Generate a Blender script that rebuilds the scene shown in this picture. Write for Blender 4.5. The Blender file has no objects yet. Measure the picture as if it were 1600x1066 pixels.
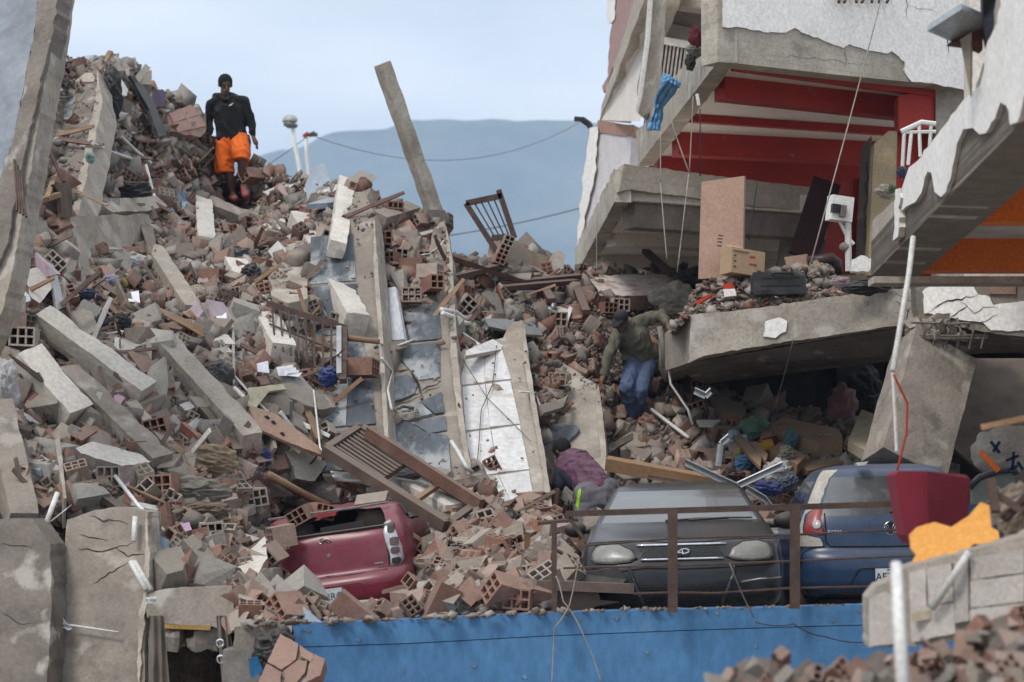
import bpy, bmesh, math, random
import numpy as np
from mathutils import Vector, Matrix, Euler, noise
from mathutils.geometry import tessellate_polygon
random.seed(7); RNG = np.random.default_rng(7)
SC = bpy.context.scene
COL = SC.collection
R = math.radians
# ------------------------------------------------------------------ camera, sky, sun, exposure
cam = bpy.data.cameras.new('camera'); cam_o = bpy.data.objects.new('camera', cam); COL.objects.link(cam_o)
cam.lens = 80.0; cam.sensor_width = 36.0; cam.shift_y = 267 / 1600.0
cam.clip_start = 0.5; cam.clip_end = 20000
cam.dof.use_dof = True; cam.dof.focus_distance = 21.5; cam.dof.aperture_fstop = 2.4
cam_o.location = (0, 0, 0); cam_o.rotation_euler = (R(90), 0, 0)
SC.camera = cam_o
F = 80 / 36 * 1600; CX = 800.0; HY = 800.0          # image geometry of this lens at 1600 px

SUN_EL, SUN_AZ = R(52), R(-40)                        # sun high behind thin cloud, from the left and behind the camera
w = bpy.data.worlds.new('World'); SC.world = w; w.use_nodes = True
nt = w.node_tree; nt.nodes.clear()
out = nt.nodes.new('ShaderNodeOutputWorld'); bg = nt.nodes.new('ShaderNodeBackground')
sky = nt.nodes.new('ShaderNodeTexSky'); sky.sky_type = 'NISHITA'; sky.sun_disc = False
sky.sun_elevation = SUN_EL; sky.sun_rotation = R(220); sky.air_density = 1.0; sky.dust_density = 2.0
tc = nt.nodes.new('ShaderNodeTexCoord'); mp = nt.nodes.new('ShaderNodeMapping'); mp.inputs['Scale'].default_value = (2.2, 2.2, 7.5)
mp.inputs['Location'].default_value = (1.3, .4, .55)
nz = nt.nodes.new('ShaderNodeTexNoise'); nz.inputs['Scale'].default_value = 1.1; nz.inputs['Detail'].default_value = 5; nz.inputs['Roughness'].default_value = .5
rp = nt.nodes.new('ShaderNodeValToRGB'); rp.color_ramp.elements[0].position = .40; rp.color_ramp.elements[1].position = .62
rp.color_ramp.elements[0].color = (.50, .50, .50, 1); rp.color_ramp.elements[1].color = (.97, .97, .97, 1)
mx = nt.nodes.new('ShaderNodeMix'); mx.data_type = 'RGBA'; mx.inputs['B'].default_value = (8.8, 9.1, 9.4, 1)
L = nt.links.new
L(tc.outputs['Generated'], mp.inputs['Vector']); L(mp.outputs['Vector'], nz.inputs['Vector']); L(nz.outputs['Fac'], rp.inputs['Fac'])
L(rp.outputs['Color'], mx.inputs['Factor']); L(sky.outputs['Color'], mx.inputs['A']); L(mx.outputs['Result'], bg.inputs['Color'])
L(bg.outputs['Background'], out.inputs['Surface']); bg.inputs['Strength'].default_value = 0.102
sun = bpy.data.lights.new('sun', 'SUN'); sun.energy = 1.5; sun.angle = R(14); sun.color = (1, .96, .9)
sun_o = bpy.data.objects.new('sun', sun); COL.objects.link(sun_o)
sun_o.rotation_euler = (R(90) - SUN_EL, 0, R(-40)); sun_o.location = (-20, -20, 40)
SC.view_settings.view_transform = 'Standard'; SC.view_settings.look = 'None'; SC.view_settings.exposure = 0.56
SC.view_settings.gamma = 1.0; SC.view_settings.use_curve_mapping = False
SC.cycles.use_denoising = True; SC.cycles.max_bounces = 8; SC.cycles.diffuse_bounces = 5; SC.cycles.volume_bounces = 1
SC.cycles.transparent_max_bounces = 8; SC.cycles.glossy_bounces = 3; SC.cycles.caustics_reflective = False; SC.cycles.caustics_refractive = False

# ------------------------------------------------------------------ helpers
def P(px, py, Y):
    return Vector(((px - CX) * Y / F, Y, (HY - py) * Y / F))
class Plane:
    """plane through three surveyed points; .at gives the point of it seen at a pixel of the photograph"""
    def __init__(s, a, b, c):
        a, b, c = P(*a), P(*b), P(*c); s.n = (b - a).cross(c - a).normalized(); s.d = s.n.dot(a)
        if s.d > 0: s.n.negate(); s.d = -s.d
    def at(s, px, py, off=0.0):
        r = Vector(((px - CX) / F, 1, (HY - py) / F)); return r * ((s.d + off) / s.n.dot(r))
def srgb(r, g, b):
    f = lambda v: (v / 255 / 12.92) if v / 255 <= .04045 else ((v / 255 + .055) / 1.055) ** 2.4
    return (f(r), f(g), f(b))
WLOC = {}
def mesh(name, V, Fc, mats=None, mi=None, smooth=False):
    m = bpy.data.meshes.new(name); m.from_pydata([tuple(v) for v in V], [], Fc)
    for mt in (mats if isinstance(mats, (list, tuple)) else [mats]):
        if mt: m.materials.append(mt)
    if mi is not None and len(mi) == len(m.polygons): m.polygons.foreach_set('material_index', mi)
    if smooth: m.polygons.foreach_set('use_smooth', [True] * len(m.polygons))
    m.update(); return m
def tag(o, label=None, cat=None, group=None, kind=None):
    if label: o['label'] = label
    if cat: o['category'] = cat
    if group: o['group'] = group
    if kind: o['kind'] = kind
    return o
def link(name, me, parent=None, loc=(0, 0, 0), rot=None):
    o = bpy.data.objects.new(name, me); COL.objects.link(o); o.location = loc
    if rot is not None: o.rotation_euler = rot
    if parent is not None: o.parent = parent
    return o
def empty(name, loc, label=None, cat=None, group=None, rot=None):
    o = link(name, None, None, loc, rot); o.empty_display_size = .2; WLOC[o.name] = Vector(loc)
    return tag(o, label, cat, group)
class MB:
    """collects shapes of one object"""
    def __init__(s): s.v = []; s.f = []; s.m = []
    def add(s, V, Fc, mi=0):
        n = len(s.v); s.v += [Vector(v) for v in V]; s.f += [tuple(i + n for i in f) for f in Fc]; s.m += [mi] * len(Fc); return s
    def box(s, c, d, rot=None, mi=0):
        M = rot if isinstance(rot, Matrix) else (Euler(rot).to_matrix() if rot is not None else Matrix.Identity(3))
        c = Vector(c); V = [c + M @ Vector((x * d[0] / 2, y * d[1] / 2, z * d[2] / 2)) for x in (-1, 1) for y in (-1, 1) for z in (-1, 1)]
        return s.add(V, [(0, 1, 3, 2), (4, 6, 7, 5), (0, 4, 5, 1), (2, 3, 7, 6), (0, 2, 6, 4), (1, 5, 7, 3)], mi)
    def tube(s, pts, r, n=6, mi=0, cap=True):
        pts = [Vector(p) for p in pts]; rs = r if isinstance(r, (list, tuple)) else [r] * len(pts); V = []; Fc = []
        up = Vector((.123, .31, .94))
        for i, p in enumerate(pts):
            d = (pts[min(i + 1, len(pts) - 1)] - pts[max(i - 1, 0)]).normalized()
            a = d.cross(up); a = a.normalized() if a.length > .05 else d.cross(Vector((1, 0, 0))).normalized(); b = d.cross(a)
            for k in range(n):
                t = 2 * math.pi * k / n; V.append(p + (a * math.cos(t) + b * math.sin(t)) * rs[i])
        for i in range(len(pts) - 1):
            for k in range(n): Fc.append((i * n + k, i * n + (k + 1) % n, (i + 1) * n + (k + 1) % n, (i + 1) * n + k))
        if cap: Fc += [tuple(range(n - 1, -1, -1)), tuple(range((len(pts) - 1) * n, len(pts) * n))]
        return s.add(V, Fc, mi)
    def bar(s, a, b, w, h, up=(0, 0, 1), mi=0):
        a, b = Vector(a), Vector(b); d = (b - a); Lg = d.length; d.normalize(); x = d.cross(Vector(up))
        x = x.normalized() if x.length > 1e-3 else d.orthogonal().normalized(); z = x.cross(d)
        return s.box((a + b) / 2, (w, Lg, h), Matrix((x, d, z)).transposed(), mi)
    def prism(s, pts, dv, mi=0, mside=None):
        pts = [Vector(p) for p in pts]; n = len(pts); dv = Vector(dv); tri = tessellate_polygon([pts])
        nrm = Vector((0, 0, 0))
        for i in range(n): nrm += pts[i].cross(pts[(i + 1) % n])
        V = pts + [p + dv for p in pts]; front = []; back = []
        for t in tri:
            tn = (pts[t[1]] - pts[t[0]]).cross(pts[t[2]] - pts[t[0]])
            if tn.dot(dv) > 0: t = (t[0], t[2], t[1])
            front.append(tuple(t)); back.append((t[0] + n, t[2] + n, t[1] + n))
        s.add(V, front, mi); k = len(s.v) - 2 * n
        fl = nrm.dot(dv) > 0; ms = mi if mside is None else mside
        s.f += [tuple(i + k for i in f) for f in back]; s.m += [ms] * len(back)
        for i in range(n):
            j = (i + 1) % n; q = (i, j, j + n, i + n) if fl else (j, i, i + n, j + n)
            s.f.append(tuple(x + k for x in q)); s.m.append(ms)
        return s
    def rough(s, c, d, M, seg=.12, amp=.012, chip=.03, mi=0, seed=0):
        """box with uneven faces and chipped edges; M columns are its axes"""
        c = Vector(c); n = [max(1, min(60, int(round(x / seg)))) for x in d]; idx = {}; V = []; Fc = []
        so = Vector((seed * 3.7, seed * 1.3, seed * 7.1))
        def vid(i, j, k):
            if (i, j, k) in idx: return idx[(i, j, k)]
            q = Vector(((i / n[0] - .5) * d[0], (j / n[1] - .5) * d[1], (k / n[2] - .5) * d[2]))
            e = sum((i in (0, n[0]), j in (0, n[1]), k in (0, n[2])))
            q2 = q + noise.noise_vector(q * 4 + so) * amp + noise.noise_vector(q * 14 + so) * amp * .5
            if e >= 2:
                a = max(0, noise.noise(q * 6 + so * 2) + .15) * chip * (1.6 if e == 3 else 1)
                a += max(0, noise.noise(q * 1.7 + so) - .25) * chip * 3
                if i in (0, n[0]): q2.x -= math.copysign(min(a, d[0] * .3), q.x)
                if j in (0, n[1]): q2.y -= math.copysign(min(a, d[1] * .3), q.y)
                if k in (0, n[2]): q2.z -= math.copysign(min(a, d[2] * .3), q.z)
            V.append(c + M @ q2); idx[(i, j, k)] = len(V) - 1; return len(V) - 1
        for a, b, cc in ((0, 1, 2), (1, 2, 0), (2, 0, 1)):
            for side in (0, n[cc]):
                for i in range(n[a]):
                    for j in range(n[b]):
                        q = []
                        for di, dj in ((0, 0), (1, 0), (1, 1), (0, 1)):
                            t = [0, 0, 0]; t[a] = i + di; t[b] = j + dj; t[cc] = side; q.append(vid(*t))
                        Fc.append(tuple(q) if side else tuple(q[::-1]))
        return s.add(V, Fc, mi)
    def sphere(s, c, r, n=10, m=7, M=None, mi=0):
        r = Vector(r) if not isinstance(r, (int, float)) else Vector((r, r, r)); c = Vector(c); V = []; Fc = []
        for i in range(m + 1):
            t = math.pi * i / m
            for k in range(n):
                p = 2 * math.pi * k / n; q = Vector((math.sin(t) * math.cos(p) * r.x, math.sin(t) * math.sin(p) * r.y, math.cos(t) * r.z))
                V.append(c + (M @ q if M else q))
        for i in range(m):
            for k in range(n): Fc.append((i * n + k, (i + 1) * n + k, (i + 1) * n + (k + 1) % n, i * n + (k + 1) % n))
        return s.add(V, Fc, mi)
    def build(s, name, mats, parent=None, local=False, smooth=False, label=None, cat=None, group=None, kind=None, loc=None):
        if local: c = Vector((0, 0, 0))
        elif loc is not None: c = Vector(loc)
        else: c = sum(s.v, Vector((0, 0, 0))) / max(1, len(s.v))
        me = mesh(name, [v - c for v in s.v], s.f, mats, s.m, smooth)
        o = link(name, me, parent, c if (parent is None or local) else c - WLOC[parent.name]); WLOC[o.name] = c
        return tag(o, label, cat, group, kind)
def axes(d, up):
    d = Vector(d).normalized(); x = d.cross(Vector(up)).normalized(); return Matrix((x, d, x.cross(d))).transposed()
def jag(pts, step=10, amp=3, closed=True, seed=0):
    """break the straight edges of a pixel outline into ragged ones"""
    o = []; n = len(pts)
    for i in range(n if closed else n - 1):
        a, b = pts[i], pts[(i + 1) % n]; dx, dy = b[0] - a[0], b[1] - a[1]; Lg = math.hypot(dx, dy); k = max(1, int(Lg / step))
        for j in range(k):
            t = j / k; x, y = a[0] + dx * t, a[1] + dy * t
            e = 0 if j == 0 else amp * (noise.noise(Vector((x * .07, y * .07, seed))) + .7 * noise.noise(Vector((x * .23, y * .23, seed + 5))) + .45 * noise.noise(Vector((x * .6, y * .6, seed + 9))))
            o.append((x - dy / Lg * e, y + dx / Lg * e))
    if not closed: o.append(pts[-1])
    return o
def col(*a): return (*a, 1) if len(a) == 3 else (*a[0], 1)

# ------------------------------------------------------------------ materials
MATS = {}
def mat(name, c, c2=None, rough=.85, scale=3., fine=40., bump=.3, dust=0., dustc=(.29, .242, .195), metal=0., rnd=.12, ramp=None, attr=False, stain=None,
        spec=.3, streak=False, pal=None, coat=0., pits=False, lines=0., contrast=(.35, .65), bdist=.02):
    if name in MATS: return MATS[name]
    m = bpy.data.materials.new(name); m.use_nodes = True; t = m.node_tree; N = t.nodes.new; K = t.links.new
    b = t.nodes['Principled BSDF']; b.inputs['Roughness'].default_value = rough; b.inputs['Metallic'].default_value = metal
    b.inputs['Specular IOR Level'].default_value = spec; b.inputs['Coat Weight'].default_value = coat
    tc = N('ShaderNodeTexCoord'); oi = N('ShaderNodeObjectInfo'); ad = N('ShaderNodeVectorMath'); ad.operation = 'MULTIPLY_ADD'
    cb = N('ShaderNodeCombineXYZ')
    for k in range(3): K(oi.outputs['Random'], cb.inputs[k])
    K(cb.outputs[0], ad.inputs[0]); ad.inputs[1].default_value = (37, 19, 53); K(tc.outputs['Object'], ad.inputs[2]); vec = ad.outputs[0]
    if streak:
        mpn = N('ShaderNodeMapping'); mpn.inputs['Scale'].default_value = streak if isinstance(streak, tuple) else (1, 1, .15); K(vec, mpn.inputs[0]); vec = mpn.outputs[0]
    n1 = N('ShaderNodeTexNoise'); n1.inputs['Scale'].default_value = scale; n1.inputs['Detail'].default_value = 6; n1.inputs['Roughness'].default_value = .62; K(vec, n1.inputs['Vector'])
    n2 = N('ShaderNodeTexNoise'); n2.inputs['Scale'].default_value = fine; n2.inputs['Detail'].default_value = 4; n2.inputs['Roughness'].default_value = .7; K(vec, n2.inputs['Vector'])
    c2 = c2 or tuple(x * .62 for x in c)
    r1 = N('ShaderNodeValToRGB'); r1.color_ramp.elements[0].position = contrast[0]; r1.color_ramp.elements[1].position = contrast[1]
    r1.color_ramp.elements[0].color = col(c2); r1.color_ramp.elements[1].color = col(c); K(n1.outputs['Fac'], r1.inputs['Fac']); cur = r1.outputs['Color']
    def mixc(fac, a, bcol, mode='MIX'):
        q = N('ShaderNodeMix'); q.data_type = 'RGBA'; q.blend_type = mode
        if isinstance(fac, float): q.inputs['Factor'].default_value = fac
        else: K(fac, q.inputs['Factor'])
        for s_, v in (('A', a), ('B', bcol)):
            if isinstance(v, tuple): q.inputs[s_].default_value = col(v)
            else: K(v, q.inputs[s_])
        return q.outputs['Result']
    def rampf(sock, a, b_, inv=False):
        q = N('ShaderNodeMapRange'); q.inputs['From Min'].default_value = a; q.inputs['From Max'].default_value = b_
        if inv: q.inputs['To Min'].default_value = 1; q.inputs['To Max'].default_value = 0
        K(sock, q.inputs['Value']); return q.outputs['Result']
    if pal:
        q_ = mixc(1.0, oi.outputs['Color'], (1, 1, 1), 'MULTIPLY'); r1.color_ramp.elements[0].color = (.72, .72, .72, 1); r1.color_ramp.elements[1].color = (1.05, 1.05, 1.05, 1); cur = mixc(1.0, q_, cur, 'MULTIPLY')
    if attr:
        at = N('ShaderNodeAttribute'); at.attribute_name = 'Col'; cur = mixc(1.0, cur, at.outputs['Color'], 'MULTIPLY')
    # fine grain
    g = N('ShaderNodeMapRange'); g.inputs['From Min'].default_value = .3; g.inputs['From Max'].default_value = .7; g.inputs['To Min'].default_value = .78; g.inputs['To Max'].default_value = 1.16
    K(n2.outputs['Fac'], g.inputs['Value']); cc = N('ShaderNodeCombineColor')
    for k in range(3): K(g.outputs['Result'], cc.inputs[k])
    cur = mixc(1.0, cur, cc.outputs[0], 'MULTIPLY')
    if rnd:
        h = N('ShaderNodeHueSaturation'); mr = N('ShaderNodeMapRange'); mr.inputs['To Min'].default_value = 1 - rnd; mr.inputs['To Max'].default_value = 1 + rnd
        K(oi.outputs['Random'], mr.inputs['Value']); K(mr.outputs['Result'], h.inputs['Value']); K(cur, h.inputs['Color']); cur = h.outputs['Color']
    if stain:
        n3 = N('ShaderNodeTexNoise'); n3.inputs['Scale'].default_value = stain[1]; n3.inputs['Detail'].default_value = 8; n3.inputs['Roughness'].default_value = .7; K(vec, n3.inputs['Vector'])
        cur = mixc(rampf(n3.outputs['Fac'], stain[2], stain[2] + .09), cur, stain[0])
    if pits:                                   # exposed aggregate and brown water stains
        vo = N('ShaderNodeTexVoronoi'); vo.inputs['Scale'].default_value = 38; K(vec, vo.inputs['Vector']); mm_ = N('ShaderNodeMath'); mm_.operation = 'MULTIPLY'; mm_.inputs[1].default_value = .45; K(rampf(vo.outputs['Distance'], .10, .24, True), mm_.inputs[0]); cur = mixc(mm_.outputs[0], cur, (.07, .06, .05))
        n4 = N('ShaderNodeTexNoise'); n4.inputs['Scale'].default_value = .8; n4.inputs['Detail'].default_value = 7; n4.inputs['Roughness'].default_value = .68; K(vec, n4.inputs['Vector']); m4 = N('ShaderNodeMath'); m4.operation = 'MULTIPLY'; m4.inputs[1].default_value = .5; K(rampf(n4.outputs['Fac'], .53, .66), m4.inputs[0]); cur = mixc(m4.outputs[0], cur, (.25, .19, .13))
        n5 = N('ShaderNodeTexNoise'); n5.inputs['Scale'].default_value = 3.2; n5.inputs['Detail'].default_value = 7; K(vec, n5.inputs['Vector']); m5 = N('ShaderNodeMath'); m5.operation = 'MULTIPLY'; m5.inputs[1].default_value = .55; K(rampf(n5.outputs['Fac'], .58, .66), m5.inputs[0]); cur = mixc(m5.outputs[0], cur, (.55, .52, .47))
    if lines:                                  # marks of the formwork boards
        sl = N('ShaderNodeSeparateXYZ'); K(tc.outputs['Object'], sl.inputs[0]); ma_ = N('ShaderNodeMath'); ma_.operation = 'MULTIPLY'; ma_.inputs[1].default_value = 1 / lines; K(sl.outputs['Z'], ma_.inputs[0]); fr_ = N('ShaderNodeMath'); fr_.operation = 'FRACT'; K(ma_.outputs[0], fr_.inputs[0])
        ml = N('ShaderNodeMath'); ml.operation = 'MULTIPLY'; ml.inputs[1].default_value = .5; K(rampf(fr_.outputs[0], .0, .05, True), ml.inputs[0]); cur = mixc(ml.outputs[0], cur, (.12, .10, .085))
    if dust:
        ge = N('ShaderNodeNewGeometry'); sx = N('ShaderNodeSeparateXYZ'); K(ge.outputs['Normal'], sx.inputs[0])
        ma = N('ShaderNodeMath'); ma.operation = 'MULTIPLY_ADD'; K(n1.outputs['Fac'], ma.inputs[0]); ma.inputs[1].default_value = 1.1; K(sx.outputs['Z'], ma.inputs[2])
        f = rampf(ma.outputs[0], .55, 1.35); mm = N('ShaderNodeMath'); mm.operation = 'MULTIPLY'; K(f, mm.inputs[0]); mm.inputs[1].default_value = dust
        m2 = N('ShaderNodeMath'); m2.operation = 'ADD'; m2.use_clamp = True; K(mm.outputs[0], m2.inputs[0]); m2.inputs[1].default_value = dust * .22
        cur = mixc(m2.outputs[0], cur, dustc)
        if rough < .6:
            rr = N('ShaderNodeMapRange'); rr.inputs['To Min'].default_value = rough; rr.inputs['To Max'].default_value = .9; K(m2.outputs[0], rr.inputs['Value']); K(rr.outputs['Result'], b.inputs['Roughness'])
    K(cur, b.inputs['Base Color'])
    if bump:
        bs = N('ShaderNodeMath'); bs.operation = 'MULTIPLY_ADD'; K(n1.outputs['Fac'], bs.inputs[0]); bs.inputs[1].default_value = 1.2; K(n2.outputs['Fac'], bs.inputs[2])
        bp = N('ShaderNodeBump'); bp.inputs['Strength'].default_value = bump; bp.inputs['Distance'].default_value = bdist; K(bs.outputs[0], bp.inputs['Height']); K(bp.outputs['Normal'], b.inputs['Normal'])
    MATS[name] = m; return m
concrete = mat('concrete', (.30, .262, .222), (.17, .147, .123), scale=2.2, fine=30, bump=.55, stain=((.13, .112, .095), 1.5, .54), dust=.3, pits=True)
concrete_l = mat('concrete_light', (.45, .40, .338), (.295, .26, .215), scale=2.5, fine=26, bump=.5, stain=((.24, .205, .17), 1.8, .56), dust=.2, pits=True)
concrete_d = mat('concrete_brown', (.20, .172, .147), (.11, .094, .08), scale=3, fine=25, bump=.7, dust=.2, pits=True)
boards = mat('board_marked_concrete', (.48, .43, .358), (.36, .318, .262), scale=1.6, fine=22, bump=.4, stain=((.27, .235, .195), 1.5, .555), dust=.1, pits=True, lines=.17)
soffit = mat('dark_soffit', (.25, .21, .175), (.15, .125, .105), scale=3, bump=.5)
plaster = mat('white_plaster', (.86, .83, .785), (.78, .75, .705), scale=1.4, fine=24, bump=.18, stain=((.52, .48, .42), 1.1, .66), rnd=.03)
plaster_g = mat('grey_plaster', (.64, .59, .525), (.49, .45, .395), scale=1.3, fine=24, bump=.25, stain=((.3, .27, .24), 1.7, .63))
ceil_m = mat('ceiling_paint', (.80, .74, .67), (.71, .655, .59), scale=1.5, bump=.1, rnd=.02, stain=((.4, .36, .32), 1.2, .64))
red_m = mat('red_paint', (.42, .032, .02), (.34, .026, .017), scale=2, bump=.08, rough=.6, rnd=.02, stain=((.40, .30, .26), 3.2, .655))
orange_m = mat('orange_paint', (.74, .17, .022), (.66, .15, .02), scale=2, bump=.05, rough=.6, rnd=.02)
blue_m = mat('blue_wall_paint', (.075, .205, .39), (.058, .165, .33), scale=1.0, fine=14, bump=.05, rough=.65, rnd=0, stain=((.10, .21, .36), 2.0, .60), streak=(1, 1, .5))
slate = mat('slate_floor', (.10, .112, .125), (.05, .058, .068), scale=2.4, fine=12, bump=.12, rough=.5, stain=((.32, .33, .33), 1.1, .5), rnd=.15, contrast=(.3, .6), streak=(1, .45, .45))
wtile = mat('white_tile', (.68, .665, .645), (.55, .53, .51), scale=1.8, fine=15, bump=.05, rough=.4, stain=((.42, .37, .32), 1.5, .58), rnd=.05)
brick_m = mat('brick_clay', (.38, .22, .165), (.26, .14, .10), scale=9, fine=50, bump=.4, dust=.75, rnd=.25)
chunk_m = mat('chunk_concrete', (.30, .272, .24), (.18, .16, .14), scale=6, fine=45, bump=.8, dust=.45, rnd=.3)
stuff_m = mat('rubble_bits', (1, 1, 1), (.72, .7, .68), scale=7, fine=60, bump=.5, dust=.3, attr=True, rnd=0)
mound_m = mat('rubble_dirt', (.19, .152, .122), (.095, .074, .06), scale=5, fine=26, bump=1.0, dust=.3, rnd=0, bdist=.06, stain=((.30, .20, .155), 2.5, .56))
shard_m = brick_p = chunk_p = mat('rubble_piece', (1, 1, 1), scale=9, fine=55, bump=.5, dust=.42, rnd=.12, pal=True)
wood = mat('wood', (.29, .17, .09), (.19, .10, .05), scale=3, fine=40, bump=.2, dust=.3, streak=(1, 1, 1))
wood_d = mat('dark_wood', (.105, .068, .05), (.06, .04, .03), scale=4, fine=40, bump=.3, dust=.35)
board_p = mat('pinkish_board', (.41, .275, .205), (.34, .215, .155), scale=1.3, fine=30, bump=.06, rnd=.03)
card = mat('cardboard', (.42, .29, .18), (.36, .24, .15), scale=2, bump=.05, dust=.15)
rust = mat('rusty_steel', (.105, .066, .052), (.06, .04, .033), scale=9, fine=60, bump=.3, rough=.75)
galv = mat('galvanised_steel', (.45, .47, .48), (.33, .35, .36), scale=6, bump=.1, rough=.4, metal=.7, dust=.2)
black_p = mat('black_plastic', (.018, .019, .022), (.012, .012, .014), scale=5, fine=15, bump=.5, rough=.42, dust=.15)
white_p = mat('white_enamel', (.74, .73, .70), (.64, .62, .58), scale=4, bump=.05, rough=.5, stain=((.4, .36, .31), 3, .62))
pipe_m = mat('white_pipe', (.70, .69, .66), (.58, .56, .52), scale=5, bump=.05, rough=.5)
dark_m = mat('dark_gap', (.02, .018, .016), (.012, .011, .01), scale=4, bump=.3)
chrome = mat('chrome', (.75, .75, .76), (.7, .7, .71), scale=4, bump=0, rough=.15, metal=1.0, rnd=0)
rubber = mat('rubber', (.02, .02, .021), (.014, .014, .015), scale=8, bump=.2, rough=.7, dust=.35)
def cloth(name, c, c2=None, d=.2): return mat(name, c, c2, scale=5, fine=90, bump=.25, rough=.95, dust=d, rnd=.1)
# ------------------------------------------------------------------ ground, mountain, haze
MB().add([(-2600, -400, -3), (2600, -400, -3), (2600, 4600, -3), (-2600, 4600, -3)], [(0, 1, 2, 3)]).build('ground', mat('earth', (.34, .30, .255), scale=.5, bump=.3), kind='structure', loc=(0, 0, -3))
prof_x = [-2600, -700, 250, 330, 390, 430, 460, 500, 540, 600, 650, 690, 730, 790, 850, 900, 960, 1060, 1250, 1500, 1900, 2600, 5000]
prof_y = [620, 480, 330, 262, 246, 235, 233, 214, 206, 200, 188, 187, 189, 188, 187, 188, 194, 210, 200, 240, 300, 360, 520]
RIDGE = 3000.0
V = []; Fc = []; nx, ny = 230, 45
for j in range(ny + 1):
    t = j / ny
    for i in range(nx + 1):
        px = -1400 + 4700 * i / nx; X = (px - CX) * RIDGE / F
        zr = (HY - np.interp(px, prof_x, prof_y)) * RIDGE / F
        Y = RIDGE - 1500 + 1500 * t if t <= .8 else RIDGE - 300 + (t - .8) * 4000
        h = (t / .8) ** 1.25 if t < .8 else 1
        Yr = RIDGE - 1500 + 1500 * min(1, t / .8) if t <= .8 else RIDGE + (t - .8) * 3500
        f = h if t <= .8 else max(0, 1 - (t - .8) / .2 * .95)
        n = noise.fractal(Vector((X * .0035, Yr * .002, 1.3)), .9, 2.1, 5) * 95 * (1 - abs(2 * f - 1)) ** .7
        gul = abs(noise.noise(Vector((X * .006, Yr * .0013, 4)))) * 130 * (1 - f) * f * 2.2
        z = zr * f + n - gul + (noise.noise(Vector((X * .02, 0, 2))) * 5 + noise.noise(Vector((X * .08, 0, 7))) * 2.5 if f > .9 else 0)
        V.append(Vector((X, Yr, max(-2.99, z - 2.99 * (1 - f)))))
for j in range(ny):
    for i in range(nx): a = j * (nx + 1) + i; Fc.append((a, a + 1, a + nx + 2, a + nx + 1))
mb = MB().add(V, Fc)
mb.build('mountain', mat('mountain_forest', (.15, .16, .10), (.03, .05, .03), scale=.006, fine=.05, bump=.6, rnd=0, bdist=20), kind='structure', smooth=True)
hz = MB().box((0, 2000, 215), (5600, 5600, 438)).build('haze', None, kind='stuff')
m = bpy.data.materials.new('haze_air'); m.use_nodes = True; t = m.node_tree; t.nodes.clear()
o_ = t.nodes.new('ShaderNodeOutputMaterial'); v_ = t.nodes.new('ShaderNodeVolumePrincipled')
v_.inputs['Color'].default_value = (.49, .66, .90, 1); v_.inputs['Density'].default_value = .00038; v_.inputs['Anisotropy'].default_value = .0
t.links.new(v_.outputs[0], o_.inputs['Volume']); hz.data.materials.append(m); hz.display_type = 'WIRE'
# street lamps and power lines in front of the mountain
def street_lamp(base, top, label, kind):
    e = empty('street_lamp', base, label, 'street lamp')
    b, t_ = Vector(base), Vector(top); pts = [b.lerp(t_, k / 8) + Vector((.12 * math.sin(k / 8 * 3.14) ** 2, 0, 0)) for k in range(9)]
    MB().tube(pts, [.065 - .03 * k / 8 for k in range(9)], 10).build('pole', white_p, e, smooth=True)
    return e, pts
e, pts = street_lamp(P(472, 420, 45), P(457, 194, 45), 'pale street lamp with a bowl shaped head bent left above the rubble', 'bowl')
mb = MB(); hc = P(453, 190, 45)
mb.sphere(hc + Vector((0, 0, .01)), (.155, .155, .13), 14, 9, Matrix.Rotation(R(-12), 3, 'Y'))
mb.v = [v if v.z > hc.z else Vector((v.x, v.y, hc.z + (v.z - hc.z) * .3)) for v in mb.v]
mb.build('lamp_head', mat('lamp_grey', (.45, .48, .46), scale=4, bump=.05, rough=.4), e, smooth=True)
MB().tube([hc + Vector((.02, 0, -.03)), hc + Vector((.0, 0, -.1)), hc + Vector((0, 0, -.13))], [.15, .135, .05], 14).build('lens', mat('lamp_lens', (.16, .19, .18), scale=4, bump=0, rough=.3), e, smooth=True)
e, pts = street_lamp(P(474, 420, 48), P(478, 214, 48), 'white street pole with a broken lamp arm beside the bowl headed lamp', 'arm')
MB().bar(P(474, 214, 48), P(492, 207, 48), .07, .05).bar(P(483, 212, 48), P(496, 210, 48), .12, .05).build('lamp_arm', rust, e)
MB().tube([P(474, 214, 48), P(482, 208, 48)], .045, 6).build('bracket', red_m, e)
def cable(name, pts, r, label, m=None, n=14, cat='cable', sag=0):
    q = []
    for i in range(len(pts) - 1):
        a, b = Vector(pts[i]), Vector(pts[i + 1])
        for k in range(n): t = k / n; v = a.lerp(b, t); v.z -= sag * 4 * t * (1 - t); q.append(v)
    q.append(Vector(pts[-1])); return MB().tube(q, r, 5).build(name, m or black_p, label=label, cat=cat, smooth=True)
cable('power_line', [P(330, 300, 46), P(482, 212, 48)], .008, 'thin black power line rising to the white street pole from the left', sag=.12)
cable('power_line', [P(485, 211, 48), P(905, 192, 60)], .007, 'thin power line sagging from the white street pole across the mountain to the building', sag=.75)
cable('power_line', [P(690, 370, 50), P(912, 324, 52)], .012, 'dark power line crossing the mountain low behind the rusty frame', sag=.05)
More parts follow.
